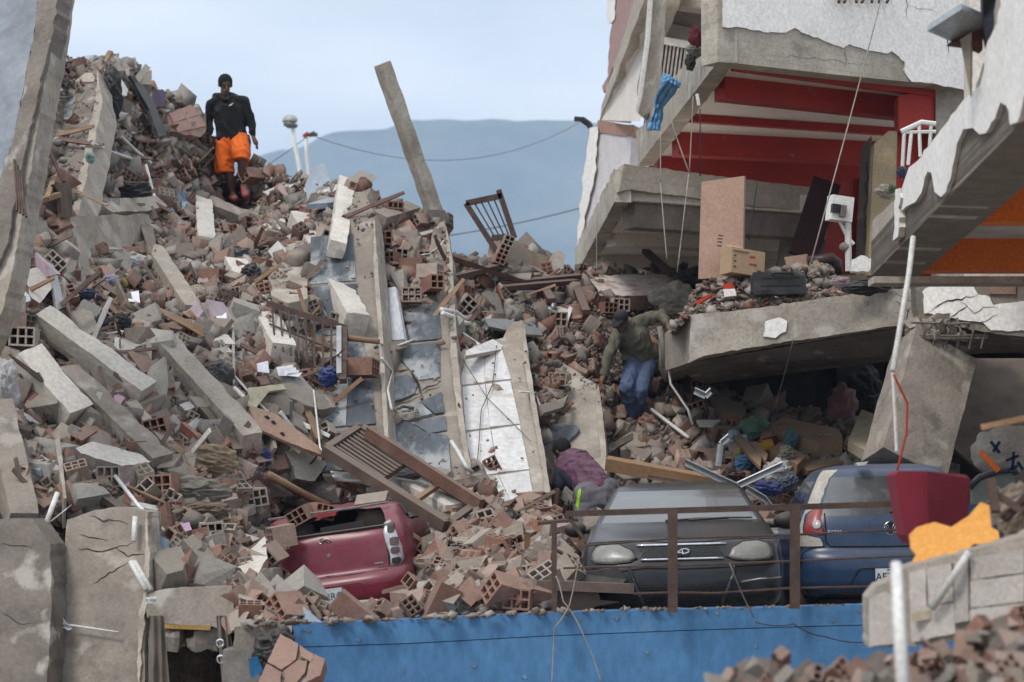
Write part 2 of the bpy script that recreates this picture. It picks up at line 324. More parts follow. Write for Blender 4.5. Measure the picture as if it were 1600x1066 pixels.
# ------------------------------------------------------------------ buildings
def poly(pl, pts, off=0.0): return [pl.at(x, y, off) for x, y in pts]
def crack(parent, pl, pts, wdt=.012, name='crack', off=.004, seed=0):
    wdt = wdt * .6
    """an open crack: a thin ragged dark gap lying on the face"""
    pts = jag(pts, 7, 4, closed=False, seed=seed); mb = MB(); n = len(pts)
    L_, R_ = [], []
    for i, (x, y) in enumerate(pts):
        a = pts[max(0, i - 1)]; b = pts[min(n - 1, i + 1)]; dx, dy = b[0] - a[0], b[1] - a[1]; l = math.hypot(dx, dy) or 1
        ww = wdt * F / pl.at(x, y).y * (.35 + .9 * abs(noise.noise(Vector((x * .05, y * .05, seed))))) * min(1, .25 + 3 * min(i, n - 1 - i) / n)
        L_.append((x - dy / l * ww, y + dx / l * ww)); R_.append((x + dy / l * ww, y - dx / l * ww))
    V = poly(pl, L_ + R_, off); mb.add(V, [(i, i + 1, n + i + 1, n + i) for i in range(n - 1)])
    return mb.build(name, dark_m, parent)
def peel(parent, pl, pts, m=None, th=.02, name='plaster', step=7, amp=3, seed=0, off=.0):
    q = jag(pts, step, amp, seed=seed); f = poly(pl, q, off + th); d = -pl.n * th * .98
    return MB().prism(f, d, 0, 1).build(name, [m or plaster, plaster_g], parent)

# ---- grey concrete apartment building, right of centre
B = empty('apartment_building', (3.5, 28, 2.4), 'damaged grey concrete apartment building with red ceiling beams and peeling white front wall', 'building')
PF = Plane((1140, 100, 24.5), (1520, 135, 26.5), (1140, -300, 24.5))
u = (P(1520, 135, 26.5) - P(1140, 135, 24.5)); u.z = 0; u.normalize(); v = Vector((-u.y, u.x, 0))
# front spandrel + storey wall above
MB().prism(poly(PF, [(1121, 30), (1121, 97), (1142, 98), (1300, 116), (1470, 133), (1560, 142), (1560, -60), (1121, -60)]), v * .28).build('front_wall', [boards], B)
peel(B, PF, [(1130, -58), (1130, 42), (1165, 44), (1200, 51), (1228, 51), (1242, 44), (1259, 53), (1284, 62), (1318, 75), (1327, 69), (1358, 79), (1386, 84), (1394, 80), (1414, 97), (1413, 110), (1425, 128), (1462, 131), (1507, 141), (1545, 139), (1545, -58)], step=6, amp=2.2)
for k, (a, b_) in enumerate([((1414, -40), (1418, 30)), ((1484, 20), (1480, 88))]): crack(B, PF, [a, b_], .012, off=.025, seed=k)
crack(B, PF, [(1420, 10), (1470, 20)], .006, off=.025, seed=4)
crack(B, PF, [(1322, 70), (1320, 110)], .006, off=.004, seed=5); crack(B, PF, [(1200, 85), (1420, 108)], .004, off=.004, seed=6)
mb = MB()                                                       # bent rebar stubs at the top edge
for x in (1312, 1322, 1337, 1350, 1362, 1375, 1389): mb.tube([PF.at(x, -12, .02), PF.at(x, -3, .09), PF.at(x + random.uniform(-4, 4), 4, .12)], .018, 5)
mb.build('rebar', rust, B)
# left edge beam of the upper floor, running back to the left
def level_beam(name, near, far, hgt, wid, m, parent, seed=0, chip=.05):
    a, b_ = Vector(near), Vector(far); mb = MB(); c = (a + b_) / 2 + Vector((wid / 2, 0, hgt / 2)); d = (b_ - a)
    M = axes(d, (0, 0, 1)); mb.rough(c, (wid, d.length, hgt), M, .2, .006, chip * .45, seed=seed); return mb.build(name, m, parent)
nearL, farL = P(1121, 97, 24.5), P(994, 262, 31.9)
level_beam('edge_beam', nearL + Vector((0, .03, 0)), farL, .50, .22, boards, B, 3)
# red room: ceiling slab and beams
zc = nearL.z + .12
cor = [Vector((nearL.x + .25, 24.65, zc)), P(1520, 135, 26.5), Vector((6.3, 34, zc)), Vector((farL.x + .2, 33, zc))]
cor[1].z = zc
MB().prism([c for c in cor], (0, 0, .2)).build('ceiling', ceil_m, B)
def cross_beam(t, drop, wid, m, name='ceiling_beam', x1=1.0):
    a = cor[0].lerp(cor[3], t); b_ = cor[1].lerp(cor[2], t * .92 + .02); b_ = a.lerp(b_, x1)
    mb = MB().bar(a + Vector((0, 0, -drop / 2 + .002)), b_ + Vector((0, 0, -drop / 2 + .002)), wid, drop); return mb.build(name, m, B)
cross_beam(.04, .12, .12, red_m); cross_beam(.165, .26, .22, red_m); cross_beam(.45, .10, .12, red_m); cross_beam(.62, .30, .25, red_m); cross_beam(.86, .42, .25, red_m); cross_beam(.97, .9, .2, red_m, 'back_beam')
bw = MB().prism([cor[3] + Vector((0, -.1, -.7)), cor[2] + Vector((0, -.1, -.7)), cor[2] + Vector((0, -.1, -1.15)), cor[3] + Vector((0, -.1, -1.0))], (0, .2, 0)).build('back_wall', red_m, B)
# right end of the red room: beam, column, walls
PR = Plane((1405, 130, 26.3), (1470, 135, 26.6), (1405, 430, 26.3))
MB().prism(poly(PR, [(1404, 150), (1462, 137), (1459, 200), (1404, 205)]), (.0, .3, 0)).build('red_lintel', red_m, B)
MB().prism(poly(PR, [(1462, 136), (1530, 146), (1530, 440), (1462, 440)], .03), (0, .4, 0)).build('end_column', concrete_l, B)
MB().prism(poly(PR, [(1402, 200), (1464, 198), (1464, 430), (1388, 430)], -.25), (0, .2, 0)).build('red_wall', red_m, B)
MB().prism(poly(PR, [(1366, 225), (1388, 205), (1402, 205), (1397, 430), (1356, 430)], -.05), (0, .25, 0)).build('cream_wall', mat('cream_paint', (.55, .42, .25), scale=2, bump=.1), B)
PC = Plane((1290, 290, 27.2), (1345, 290, 27.6), (1290, 430, 27.2))
MB().prism(poly(PC, [(1303, 288), (1345, 278), (1338, 425), (1283, 425)]), (.05, .35, 0)).build('red_column', red_m, B)
MB().prism(poly(PC, [(1345, 232), (1362, 212), (1350, 420), (1336, 420)], .05), (.05, .3, 0)).build('grey_column', concrete_d, B)
crack(B, PC, [(1357, 240), (1350, 390)], .02, off=.06, seed=9)
MB().bar(P(1292, 284, 27), P(1254, 402, 26.6), .34, .06, (0, 1, 0)).build('fallen_panel', mat('black_red', (.03, .008, .008), scale=3), B)
# lower storey: spandrel, left edge beam, soffit with bands
P2 = Plane((966, 290, 26.6), (1290, 325, 28.2), (966, 100, 26.6))
MB().prism(poly(P2, jag([(975, 256), (1096, 272), (1200, 285), (1290, 296), (1290, 335), (1200, 324), (1096, 311), (985, 296), (966, 300)], 8, 2)), (-.05, .3, 0)).build('lower_spandrel', boards, B)
n2, f2 = P(960, 316, 26.7), P(897, 432, 35.0)
level_beam('lower_edge_beam', n2, f2, .42, .2, boards, B, 8, .07)
z2 = n2.z + .05
c2 = [Vector((n2.x + .2, 26.9, z2)), Vector((6.5, 29.5, z2)), Vector((7.0, 37, z2)), Vector((f2.x + .2, 36.5, z2))]
MB().prism(c2, (0, 0, .22)).build('lower_ceiling', ceil_m, B)
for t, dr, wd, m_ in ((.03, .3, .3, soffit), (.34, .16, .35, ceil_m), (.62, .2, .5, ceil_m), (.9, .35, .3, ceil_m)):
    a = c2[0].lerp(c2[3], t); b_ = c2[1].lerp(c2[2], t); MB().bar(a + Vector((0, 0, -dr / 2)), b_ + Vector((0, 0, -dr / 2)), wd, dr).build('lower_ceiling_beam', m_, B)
if 0: MB().prism([c2[3] + Vector((-.1, .5, .2)), c2[2] + Vector((0, .5, .2)), c2[2] + Vector((0, .5, -2.2)), c2[3] + Vector((-.1, .5, -2.2))], (0, .2, 0)).build('lower_back_wall', plaster_g, B)
MB().prism(poly(Plane((1240, 340, 28.5), (1300, 340, 28.5), (1240, 420, 28.5)), [(1226, 352), (1262, 300), (1290, 296), (1290, 425), (1215, 425)]), (0, .3, 0)).build('lower_column', concrete, B)
MB().prism([Vector((2.6, 28.6, 2.3)), Vector((7.4, 27.5, 2.3)), Vector((7.4, 37, 2.3)), Vector((1.6, 36.6, 2.3))], (0, 0, -.18)).build('floor_slab', concrete_l, B)  # storey floor mostly out of view, added to bounce light onto the ceilings
# left corner column, outer wall strips
PW = Plane((1000, 0, 30), (1040, 0, 30), (990, 250, 30.5))
MB().prism(poly(PW, jag([(1018, -60), (1038, -60), (1020, 170), (1005, 182), (992, 172), (1003, 90)], 9, 2.5)), (.1, .45, 0)).build('corner_column', concrete_l, B)
MB().tube([PW.at(1019, -40, .05), PW.at(1012, 60, .05), PW.at(1000, 150, .05), PW.at(994, 175, .05)], .035, 6).build('white_conduit', pipe_m, B)
# upper far beam (second facade bay), with its soffit and pink wall behind
PU = Plane((1007, 0, 31), (937, 187, 35.5), (1007, -60, 31))
MB().prism(poly(PU, jag([(1020, -60), (1007, 0), (984, 62), (937, 188), (940, 165), (985, 20), (1000, -60)], 9, 2)), (.5, .3, 0)).build('upper_edge_beam', boards, B)
MB().prism([P(1010, 0, 31.3), P(1040, 0, 31), P(1000, 190, 32.5), P(940, 188, 35.4)], (.0, .25, .15)).build('upper_ceiling', ceil_m, B)
pinkw = mat('pink_render', (.46, .31, .28), (.38, .25, .22), scale=5, bump=.6, stain=((.26, .14, .11), 6, .6))
PK = Plane((960, 0, 35.5), (990, 0, 34), (945, 150, 36.3))
MB().prism(poly(PK, jag([(964, -60), (1000, -60), (984, 40), (943, 145), (950, 90), (956, 40)], 8, 3.5)), (.2, .3, 0)).build('pink_wall', pinkw, B)
MB().prism(poly(PK, jag([(952, -60), (966, -60), (960, 30), (955, 36), (948, 34)], 8, 2.5), .02), (.1, .2, 0)).build('white_wall_strip', plaster, B)
PG = Plane((920, 200, 35.6), (985, 200, 34), (900, 430, 36))
speck = mat('speckled_wall', (.60, .57, .57), (.5, .47, .47), scale=2, bump=.2, stain=((.33, .29, .33), 14, .62))
MB().prism(poly(PG, jag([(934, 205), (986, 210), (984, 260), (955, 320), (905, 425), (900, 400), (915, 330), (928, 290)], 9, 2)), (.1, .3, 0)).build('speckled_wall', speck, B)
MB().prism(poly(PG, jag([(934, 188), (990, 195), (986, 212), (932, 208)], 8, 2), .02), (.1, .3, 0)).build('brick_course', brick_m, B)
MB().prism(poly(PG, jag([(921, 200), (934, 198), (930, 250), (932, 262), (925, 295), (916, 330), (908, 380), (897, 432), (902, 370), (912, 270)], 8, 3), .05), (.02, .25, 0)).build('white_wall_edge', plaster, B)
MB().tube([P(965, 212, 34.8), P(964, 264, 34.8)], .02, 5).build('drain_pipe', pipe_m, B)
# wall behind balcony, balcony gate
MB().prism([P(1025, -80, 32), P(1140, -80, 31), P(1140, 20, 31), P(1034, 6, 32)], (0, .3, 0)).build('balcony_spandrel', boards, B)
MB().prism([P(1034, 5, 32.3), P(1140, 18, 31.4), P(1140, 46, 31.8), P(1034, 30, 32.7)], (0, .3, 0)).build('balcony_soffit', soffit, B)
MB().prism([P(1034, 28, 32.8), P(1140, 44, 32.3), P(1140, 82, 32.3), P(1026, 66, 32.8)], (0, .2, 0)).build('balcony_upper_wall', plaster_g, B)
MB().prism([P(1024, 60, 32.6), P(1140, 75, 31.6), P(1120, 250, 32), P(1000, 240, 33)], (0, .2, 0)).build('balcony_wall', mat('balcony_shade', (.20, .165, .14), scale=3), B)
G = empty('balcony_gate', P(1050, 150, 31.3), 'cream metal balcony gate with vertical bars on the upper floor of the grey building', 'gate')
mb = MB(); gp = Plane((1030, 62, 31.2), (1082, 72, 31.0), (1022, 146, 31.4))
for a, b_ in (((1031, 63), (1078, 71)), ((1021, 146), (1066, 155))): mb.bar(gp.at(*a), gp.at(*b_), .08, .1)
for a, b_ in (((1031, 63), (1021, 146)), ((1078, 71), (1066, 155))): mb.bar(gp.at(*a), gp.at(*b_), .07, .05, (0, 1, 0))
cream = mat('cream_enamel', (.62, .58, .5), scale=4, bump=.05, rough=.5)
mb.build('gate_frame', cream, G)
for k in range(7):
    t = (k + 1) / 8; a = gp.at(1031 + 47 * t, 63 + 8 * t); b_ = gp.at(1021 + 45 * t, 146 + 9 * t); MB().bar(a, b_, .024, .03, (0, 1, 0)).build('bar', cream, G)
MB().prism([gp.at(1031, 63, -.06), gp.at(1078, 71, -.06), gp.at(1066, 155, -.06), gp.at(1021, 146, -.06)], (0, .03, 0)).build('backing_sheet', mat('brown_sheet', (.16, .09, .07), scale=4), G)
# hanging wires from the upper beam
for i, (a, b_, lab) in enumerate([((1032, 205, 25.2), (1032, 285, 25.2), 'thin pale wire hanging straight from the upper edge beam'), ((1048, 186, 25), (1078, 272, 25), 'slanting pale wire hanging under the upper edge beam'),
        ((1083, 150, 24.9), (1077, 270, 25), 'pale wire hanging beside a white tube under the upper beam'), ((1094, 170, 24.9), (1094, 275, 25), 'thin reddish wire hanging next to the leaning board'),
        ((1032, 285, 25.2), (1042, 405, 25), 'long limp wire hanging in front of the lower spandrel'), ((1076, 272, 25), (1058, 425, 25), 'long pale wire swinging left in front of the lower ceiling'),
        ((1183, 285, 26), (1170, 375, 26), 'thin dark wire hanging right of the leaning board'), ((932, 368, 30), (933, 430, 30), 'short wire hanging from the lower edge beam'),
        ((1382, -20, 22), (1265, 418, 22), 'long grey cable stretched from the roof down past the red room'), ((1240, 530, 22.3), (1207, 650, 22.5), 'thin cable hanging in the dark opening under the broken floor slab')]):
    cable('hanging_wire', [P(*a), P(*b_)], .007 if i < 8 else .007, lab, concrete_l if i not in (3, 6, 9) else black_p, n=6, cat='wire', sag=.02)
MB().tube([P(1089, 147, 24.6), P(1092, 165, 24.6)], .02, 6).build('white_tube', pipe_m, label='short white tube dangling from the corner of the upper edge beam', cat='tube')
# stair railing
RG = empty('stair_railing', P(1430, 230, 24), 'white tubular stair railing against the red end wall', 'railing')
mb = MB().tube([P(1408, 206, 24), P(1440, 191, 24), P(1462, 194, 24)], .028, 7).tube([P(1410, 207, 24), P(1462, 206, 24)], .02, 6); mb.build('hand_rail', white_p, RG)
for a, b_ in (((1413, 206), (1410, 262)), ((1424, 206), (1419, 258)), ((1436, 196), (1438, 245)), ((1455, 194), (1452, 240))): MB().tube([P(*a, 24), P(*b_, 24)], .02, 6).build('baluster', white_p, RG)

# ---- white building with orange ceiling beams, near right
W = empty('white_building', (5.5, 16, 2.1), 'near white building corner with orange ceiling beams and flaking plaster over concrete', 'building')
PWb = Plane((1361, 431, 20), (1600, 186, 12.05), (1361, 300, 20))
MB().prism(poly(PWb, jag([(1361, 431), (1363, 346), (1410, 300), (1440, 270), (1480, 220), (1520, 150), (1545, 70), (1562, -40), (1700, -200), (1700, 80), (1600, 186), (1482, 307)], 10, 2)), (.35, .1, 0)).build('side_wall', [boards], W)
peel(W, PWb, [(1410, 292), (1420, 262), (1433, 252), (1470, 203), (1504, 158), (1532, 132), (1543, 65), (1558, 37), (1568, -40), (1700, -200), (1700, 60), (1600, 150), (1590, 190), (1578, 195), (1572, 165), (1563, 160), (1555, 185), (1540, 208), (1530, 210), (1520, 200), (1505, 202), (1495, 225), (1487, 270), (1478, 300), (1470, 308), (1460, 300), (1455, 270), (1449, 268), (1440, 300), (1430, 316), (1417, 322), (1408, 330)], th=.03, step=9, amp=2.5)
peel(W, PWb, [(1399, 296), (1406, 294), (1403, 370), (1395, 376)], th=.05, seed=3)
zl = P(1361, 431, 20).z + .02
cw = [Vector((3.35, 20.3, zl)), Vector((9, 20.3, zl)), Vector((9, 10, zl)), Vector((2.9, 10, zl))]
wc = mat('white_ceiling', (.70, .655, .63), scale=1.5, bump=.05, rnd=0)
MB().prism([c + Vector((0, 0, .28)) for c in cw], (0, 0, .2)).build('ceiling', wc, W)
for Yb, m_ in ((19.9, orange_m), (16.55, orange_m), (13.65, orange_m)): MB().box((6.2, Yb, zl + .14), (5.7, .25, .28)).build('ceiling_beam', m_, W)
MB().box((6.2, 20.6, zl - .01), (5.9, .35, .06)).build('front_ledge', concrete_l, W)
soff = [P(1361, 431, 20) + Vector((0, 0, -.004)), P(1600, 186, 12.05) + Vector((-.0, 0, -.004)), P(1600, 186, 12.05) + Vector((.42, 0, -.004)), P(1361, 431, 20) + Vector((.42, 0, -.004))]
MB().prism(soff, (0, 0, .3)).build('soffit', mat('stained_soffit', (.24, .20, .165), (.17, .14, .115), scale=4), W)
MB().prism([Vector((4.2, 20.9, zl)), Vector((9, 20.9, zl)), Vector((9, 20.9, zl + 3)), Vector((4.2, 20.9, zl + 3))], (0, .25, 0)).build('far_wall', plaster_g, W)
# dark awning remnants on its edge
MB().prism([P(1535, -20, 13), P(1566, -20, 13), P(1560, 36, 13), P(1543, 62, 13.2), P(1536, 30, 13.2)], (.05, .3, 0)).build('torn_sheet', mat('dark_sheet', (.035, .04, .05), scale=5), label='torn dark sheet hanging on the top edge of the white building', cat='sheet')
t_ = empty('broken_awning', P(1510, 60, 13.5), 'broken bit of grey metal awning sticking out above the flaking white wall', 'awning')
MB().bar(P(1480, 58, 13.5), P(1534, 24, 13.3), .35, .04, (0, .3, 1)).build('metal_sheet', galv, t_)
MB().prism([P(1500, 62, 13.4), P(1518, 50, 13.4), P(1516, 150, 13.4)], (.02, .05, 0)).build('torn_cloth', cloth('beige_rag', (.4, .35, .27)), t_)
MB().prism([P(1484, 66, 13.5), P(1535, 38, 13.4), P(1536, 78, 13.4), P(1518, 70, 13.4)], (.0, .12, 0)).build('underside', mat('rust_red', (.10, .035, .03), scale=4), t_)
MB().tube([P(1427, 371, 15.8), P(1420, 430, 15.6), P(1395, 579, 15.0)], .02, 8).build('hanging_pipe', pipe_m, label='long white plastic pipe hanging from the underside of the white building', cat='pipe', smooth=True)
MB().tube([P(1395, 580, 15.2), P(1398, 640, 15.2), P(1401, 705, 15.2)], .012, 6).build('hanging_pipe', pipe_m, label='thin white tube dangling below the long white pipe in front of the crushed column', cat='pipe')
cable('hanging_wire', [P(1396, 585, 15), P(1418, 630, 15), P(1416, 680, 15), P(1402, 735, 15)], .008, 'thin red wire curling in front of the crushed column', red_m, n=6, cat='wire')

# ---- broken lower floor slab over the dark opening, with its crushed column
S = empty('broken_floor_slab', P(1200, 520, 24.5), 'huge broken concrete floor slab above the parked cars with white plaster scraps', 'floor slab')
PS = Plane((1085, 560, 23.6), (1430, 500, 23.0), (1085, 480, 23.6))
MB().prism(poly(PS, jag([(1080, 492), (1160, 484), (1260, 470), (1360, 456), (1432, 448), (1440, 500), (1420, 506), (1300, 524), (1180, 542), (1100, 556), (1076, 567)], 9, 2.2)), (.1, 7.2, .1)).build('edge_face', [concrete_l], S)
PE = Plane((1033, 560, 24.6), (1080, 540, 23.65), (1033, 500, 24.6))
MB().prism(poly(PE, jag([(1030, 530), (1050, 510), (1081, 491), (1077, 566), (1042, 579), (1032, 560)], 8, 2)), (.3, 5, .05)).build('broken_end', [concrete], S)
PS2 = Plane((1432, 500, 22.6), (1620, 520, 22.0), (1432, 400, 22.6))
MB().prism(poly(PS2, jag([(1430, 441), (1470, 438), (1560, 437), (1640, 440), (1640, 530), (1540, 519), (1436, 500)], 8, 2)), (.1, 3, .1)).build('right_edge', [concrete], S)
peel(S, PS2, [(1441, 456), (1462, 440), (1500, 440), (1520, 444), (1528, 460), (1546, 464), (1552, 477), (1640, 465), (1640, 518), (1548, 516), (1536, 504), (1500, 500), (1470, 496), (1444, 490)], step=6, amp=2.5)
for k, q in enumerate([[(1500, 472), (1522, 490), (1546, 480), (1560, 482)], [(1484, 496), (1512, 478)], [(1446, 490), (1480, 470), (1530, 458)], [(1528, 508), (1560, 492)]]): crack(S, PS2, q, .012, off=.026, seed=20 + k)
peel(S, PS, [(1196, 502), (1218, 496), (1230, 502), (1228, 518), (1212, 528), (1192, 526)], seed=6, step=6, amp=2)
for k, q in enumerate([[(1398, 455), (1420, 470), (1438, 462)], [(1424, 480), (1415, 500)], [(1400, 470), (1425, 490)]]): crack(S, PS, q, .01, seed=30 + k)
MB().prism(poly(PS2, [(1546, 441), (1587, 441), (1587, 460), (1546, 459)], .03), (.0, .1, 0)).build('exposed_brick', brick_m, S)
MB().prism([P(1045, 572, 24.7), P(1430, 508, 23.4), P(1640, 525, 22.4), P(1640, 545, 24), P(1430, 560, 25.4), P(1100, 600, 26.2)], (.05, .3, .12)).build('underside_beam', concrete, S)
CO = empty('crushed_column', P(1420, 720, 22.5), 'leaning crushed concrete column with exposed rebar behind the blue hatchback', 'column')
ct, cb_ = P(1462, 548, 22.6), P(1412, 735, 22.0)
M_ = axes(ct - cb_, (.25, -1, 0)); Mz = Matrix((M_.col[0], M_.col[1], M_.col[2])).transposed()
MB().rough((ct + cb_) / 2, (.72, (ct - cb_).length, .42), Mz, .1, .005, .010, seed=44).build('shaft', concrete, CO)
mb = MB(); hc = P(1478, 522, 22.6)
for k in range(26):
    q = hc + Vector((random.uniform(-.34, .34), random.uniform(-.25, .2), random.uniform(-.11, .11))); s_ = random.uniform(.06, .15)
    mb.rough(q, (s_ * 1.5, s_, s_), Euler((random.random() * 3, random.random() * 3, random.random() * 3)).to_matrix(), .05, .02, .04, seed=k)
mb.box(hc + Vector((0, .05, 0)), (.62, .4, .16), (0, R(4), 0)); mb.build('crushed_head', concrete, CO)
mb = MB()
for dz in (-.03, -.055, .09): mb.tube([hc + Vector((-.38, -.27, dz)), hc + Vector((0, -.3, dz - .015)), hc + Vector((.36, -.25, dz))], .013, 5)
for k in range(6): x = -.3 + k * .12; mb.tube([hc + Vector((x, -.25, .14)), hc + Vector((x + .03, -.3, 0)), hc + Vector((x, -.24, -.16))], .012, 5)
mb.build('rebar', concrete_d, CO)
shade_m = mat('painted_room_shade', (.06, .052, .045), (.035, .03, .027), scale=3, bump=.4)  # near-black wall colour that paints in the deep shade of the room
# walls that close the dark room under the slab
D = empty('ground_floor_room', (4, 29, 0), 'dark ground floor room behind the cars under the broken slab', 'room')
MB().prism([(1.6, 30.4, -1), (8, 30.4, -1), (8, 30.4, 3), (1.6, 30.4, 3)], (0, .3, 0)).build('back_wall', shade_m, D)
MB().prism([(7.4, 22.6, -1), (7.7, 22.6, -1), (7.7, 22.6, 2.2), (7.4, 22.6, 2.2)], (0, 8, 0)).build('side_wall', shade_m, D)
for x, Y_ in ((1330, 27), (1245, 28)): MB().box(P(x, 640, Y_), (.4, .4, 2.2)).build('pillar', shade_m, D)

# ---- blue wall with deck behind it
bl, br = P(366, 978, 17.3), P(1700, 938, 17.0)
BWo = empty('blue_wall', (0, 17, -3), 'long blue painted wall below the cars with one thin groove along it', 'wall')
pb = Plane((366, 978, 17.3), (1700, 938, 17.0), (366, 1200, 17.3))
top = [(457, 976), (520, 972), (640, 968), (760, 962), (860, 958), (1000, 954), (1240, 949), (1355, 945), (1700, 937)]
gro = [(1700, 1003), (1355, 976), (1240, 979), (1060, 985), (860, 993), (640, 1005), (520, 1009), (462, 1011)]
g2 = [(x, y + 1.4) for x, y in gro][::-1]
MB().prism(poly(pb, jag(top, 8, 1.2, closed=False) + gro), (0, .3, 0)).build('upper_band', [blue_m, concrete], BWo)
MB().prism(poly(pb, g2 + [(1700, 1350), (456, 1350)]), (0, .3, 0)).build('lower_band', [blue_m], BWo)
MB().prism(poly(pb, [(457, 990), (1700, 960), (1700, 1340), (457, 1340)], -.022), (0, .25, 0)).build('core', dark_m, BWo)
MB().prism(poly(pb, jag([(366, 980), (410, 976), (456, 974), (456, 1350), (366, 1350)], 9, 3), -.01), (0, .3, 0)).build('bare_end', concrete, BWo)
MB().box((2.6, 20.4, -1.65), (9.6, 6.2, 1.2)).build('parking_deck', mat('deck', (.27, .25, .23), scale=3), kind='structure')
for k, (x, y, r_) in enumerate(((560, 1000, 5), (690, 975, 4), (905, 970, 4), (1120, 958, 5), (740, 1040, 6), (1010, 1020, 4), (1300, 970, 5), (480, 985, 6), (820, 1058, 5), (1180, 1010, 4), (628, 1050, 4), (962, 966, 6), (1344, 955, 6))):
    MB().prism(poly(pb, jag([(x - r_, y), (x, y - r_ * .7), (x + r_, y - 1), (x + r_ * .4, y + r_ * .8)], 3, 1.5, seed=k), .006), (0, .02, 0)).build('chipped_paint', mat('worn_blue', (.17, .25, .36), scale=6, bump=.2), BWo)
# railing on the wall
RL = empty('metal_railing', P(1050, 955, 17.1), 'rusty brown metal railing on the blue wall in front of the dark sedan', 'railing')
def rp(x, y): return P(x, y, 16.95)
for x0, y0, y1 in ((1051, 797, 957), (1242, 789, 951)): MB().box((rp(x0, 0).x, 16.95, (rp(0, y0).z + rp(0, y1).z) / 2), (.07, .055, rp(0, y0).z - rp(0, y1).z)).build('post', rust, RL)
MB().bar(rp(866, 815), rp(866, 956), .04, .035, (0, 1, 0)).build('post', rust, RL)
MB().bar(rp(884, 803), rp(1440, 786.5), .05, .045).build('top_rail', rust, RL)
for pts in ([(915, 853), (1050, 842), (1240, 836), (1440, 826)], [(880, 888), (1050, 884), (1240, 877), (1440, 868)], [(990, 928), (1050, 926), (1120, 927), (1240, 919), (1400, 916)]): MB().tube([rp(*p) for p in pts], .009, 5).build('rail_rod', rust, RL)
MB().tube([rp(840, 818), rp(866, 815), rp(892, 813), rp(912, 842), rp(904, 842)], .016, 6).build('bent_rail_end', rust, RL)
cable('loose_wire', [P(868, 900, 16.8), P(880, 940, 16.8), P(915, 1000, 16.85), P(940, 1070, 16.9)], .005, 'thin wire hanging over the blue wall below the left railing post', concrete_l, n=6, cat='wire', sag=-.03)
cable('loose_wire', [P(905, 870, 16.8), P(890, 945, 16.8), P(866, 980, 16.85), P(862, 1070, 16.9)], .005, 'thin pale wire running down the blue wall to the bottom edge', concrete_l, n=6, cat='wire', sag=.02)
cable('loose_wire', [P(1140, 880, 16.8), P(1178, 965, 16.8)], .005, 'thin wire crossing the railing in front of the sedan bumper', concrete_d, n=6, cat='wire', sag=.02)
cable('loose_wire', [P(1180, 972, 16.8), P(1240, 975, 16.8), P(1290, 995, 16.85), P(1360, 1003, 16.9)], .005, 'dark wire sagging along the right end of the blue wall', black_p, n=6, cat='wire', sag=.02)
# ------------------------------------------------------------------ the heap: one surface, leaning floor slabs, rubble
sky_x = [-60, 0, 60, 75, 110, 150, 205, 228, 268, 300, 330, 360, 400, 432, 470, 545, 575, 600, 650, 690, 705, 740, 780, 800, 850, 885, 910, 1000, 1085, 1100, 1112, 1200, 1300, 1430, 1500]
sky_y = [90, 90, 90, 98, 104, 100, 100, 140, 152, 185, 215, 285, 262, 268, 290, 290, 300, 325, 338, 345, 402, 415, 405, 395, 405, 425, 430, 428, 432, 470, 610, 640, 650, 700, 720]
bot_x = [-60, 228, 236, 364, 372, 455, 470, 640, 660, 860, 885, 905, 1500]
bot_y = [1100, 1100, 922, 916, 985, 985, 968, 968, 966, 960, 945, 850, 850]
CP = [(0, 1060, 19.6), (100, 1060, 19.7), (222, 1060, 19.7), (240, 985, 18.2), (350, 965, 18.0), (460, 962, 17.6), (560, 962, 17.7), (640, 958, 17.7), (760, 955, 17.6), (860, 950, 17.6),
      (350, 900, 19.2), (350, 830, 20.2), (425, 900, 20.6), (440, 945, 19.6), (490, 925, 21.7), (540, 932, 22.0), (600, 925, 22.0), (540, 952, 19.4), (630, 905, 21.9), (640, 950, 19.2), (668, 880, 20.9), (740, 890, 19.4), (850, 890, 19.2), (880, 850, 20.6), (760, 820, 21.4), (700, 800, 22.0),
      (440, 860, 22.4), (530, 860, 22.6), (620, 860, 22.6), (430, 795, 22.2), (530, 792, 22.3), (620, 785, 22.4), (100, 800, 19.8), (20, 800, 19.6), (230, 800, 20.0), (100, 650, 21.3), (250, 680, 21.4), (400, 700, 21.8),
      (20, 500, 21.6), (100, 500, 22.6), (250, 500, 23.4), (400, 560, 23.4), (520, 640, 23.4), (540, 700, 22.7), (600, 700, 22.9), (520, 500, 24.4), (480, 400, 26.2), (400, 430, 25.4), (330, 400, 26.4), (200, 380, 25.4),
      (100, 300, 24.6), (60, 150, 26.0), (150, 110, 28.4), (200, 200, 28.4), (280, 250, 29.6), (350, 318, 31.3), (386, 318, 31.3), (300, 170, 30.8), (400, 280, 30.8), (470, 300, 29.6), (560, 300, 27.4), (580, 400, 26.4), (600, 550, 24.6),
      (640, 350, 27.8), (690, 350, 27.8), (640, 450, 26.2), (700, 450, 26.0), (660, 600, 24.4), (700, 720, 23.2), (760, 720, 23.2), (770, 560, 25.4), (730, 430, 28.2), (790, 420, 29.4), (850, 420, 30.2), (810, 480, 27.6), (840, 740, 23.6),
      (880, 640, 25.2), (900, 560, 27.0), (930, 480, 29.0), (1000, 430, 31.4), (1080, 436, 31.0), (1020, 520, 28.6), (985, 662, 27.1), (990, 635, 27.9), (972, 610, 28.0), (1020, 600, 27.4), (1060, 720, 25.0), (950, 760, 24.8), (1000, 840, 23.3), (1100, 850, 23.3), (1200, 840, 23.5),
      (1100, 620, 27.4), (1200, 650, 26.6), (1200, 740, 24.4), (1300, 680, 25.8), (1300, 760, 24.6), (1420, 720, 25.0), (1450, 830, 24.0), (905, 780, 24.4)]
cp = np.array(CP, float); A_ = cp[:, :2] / 100
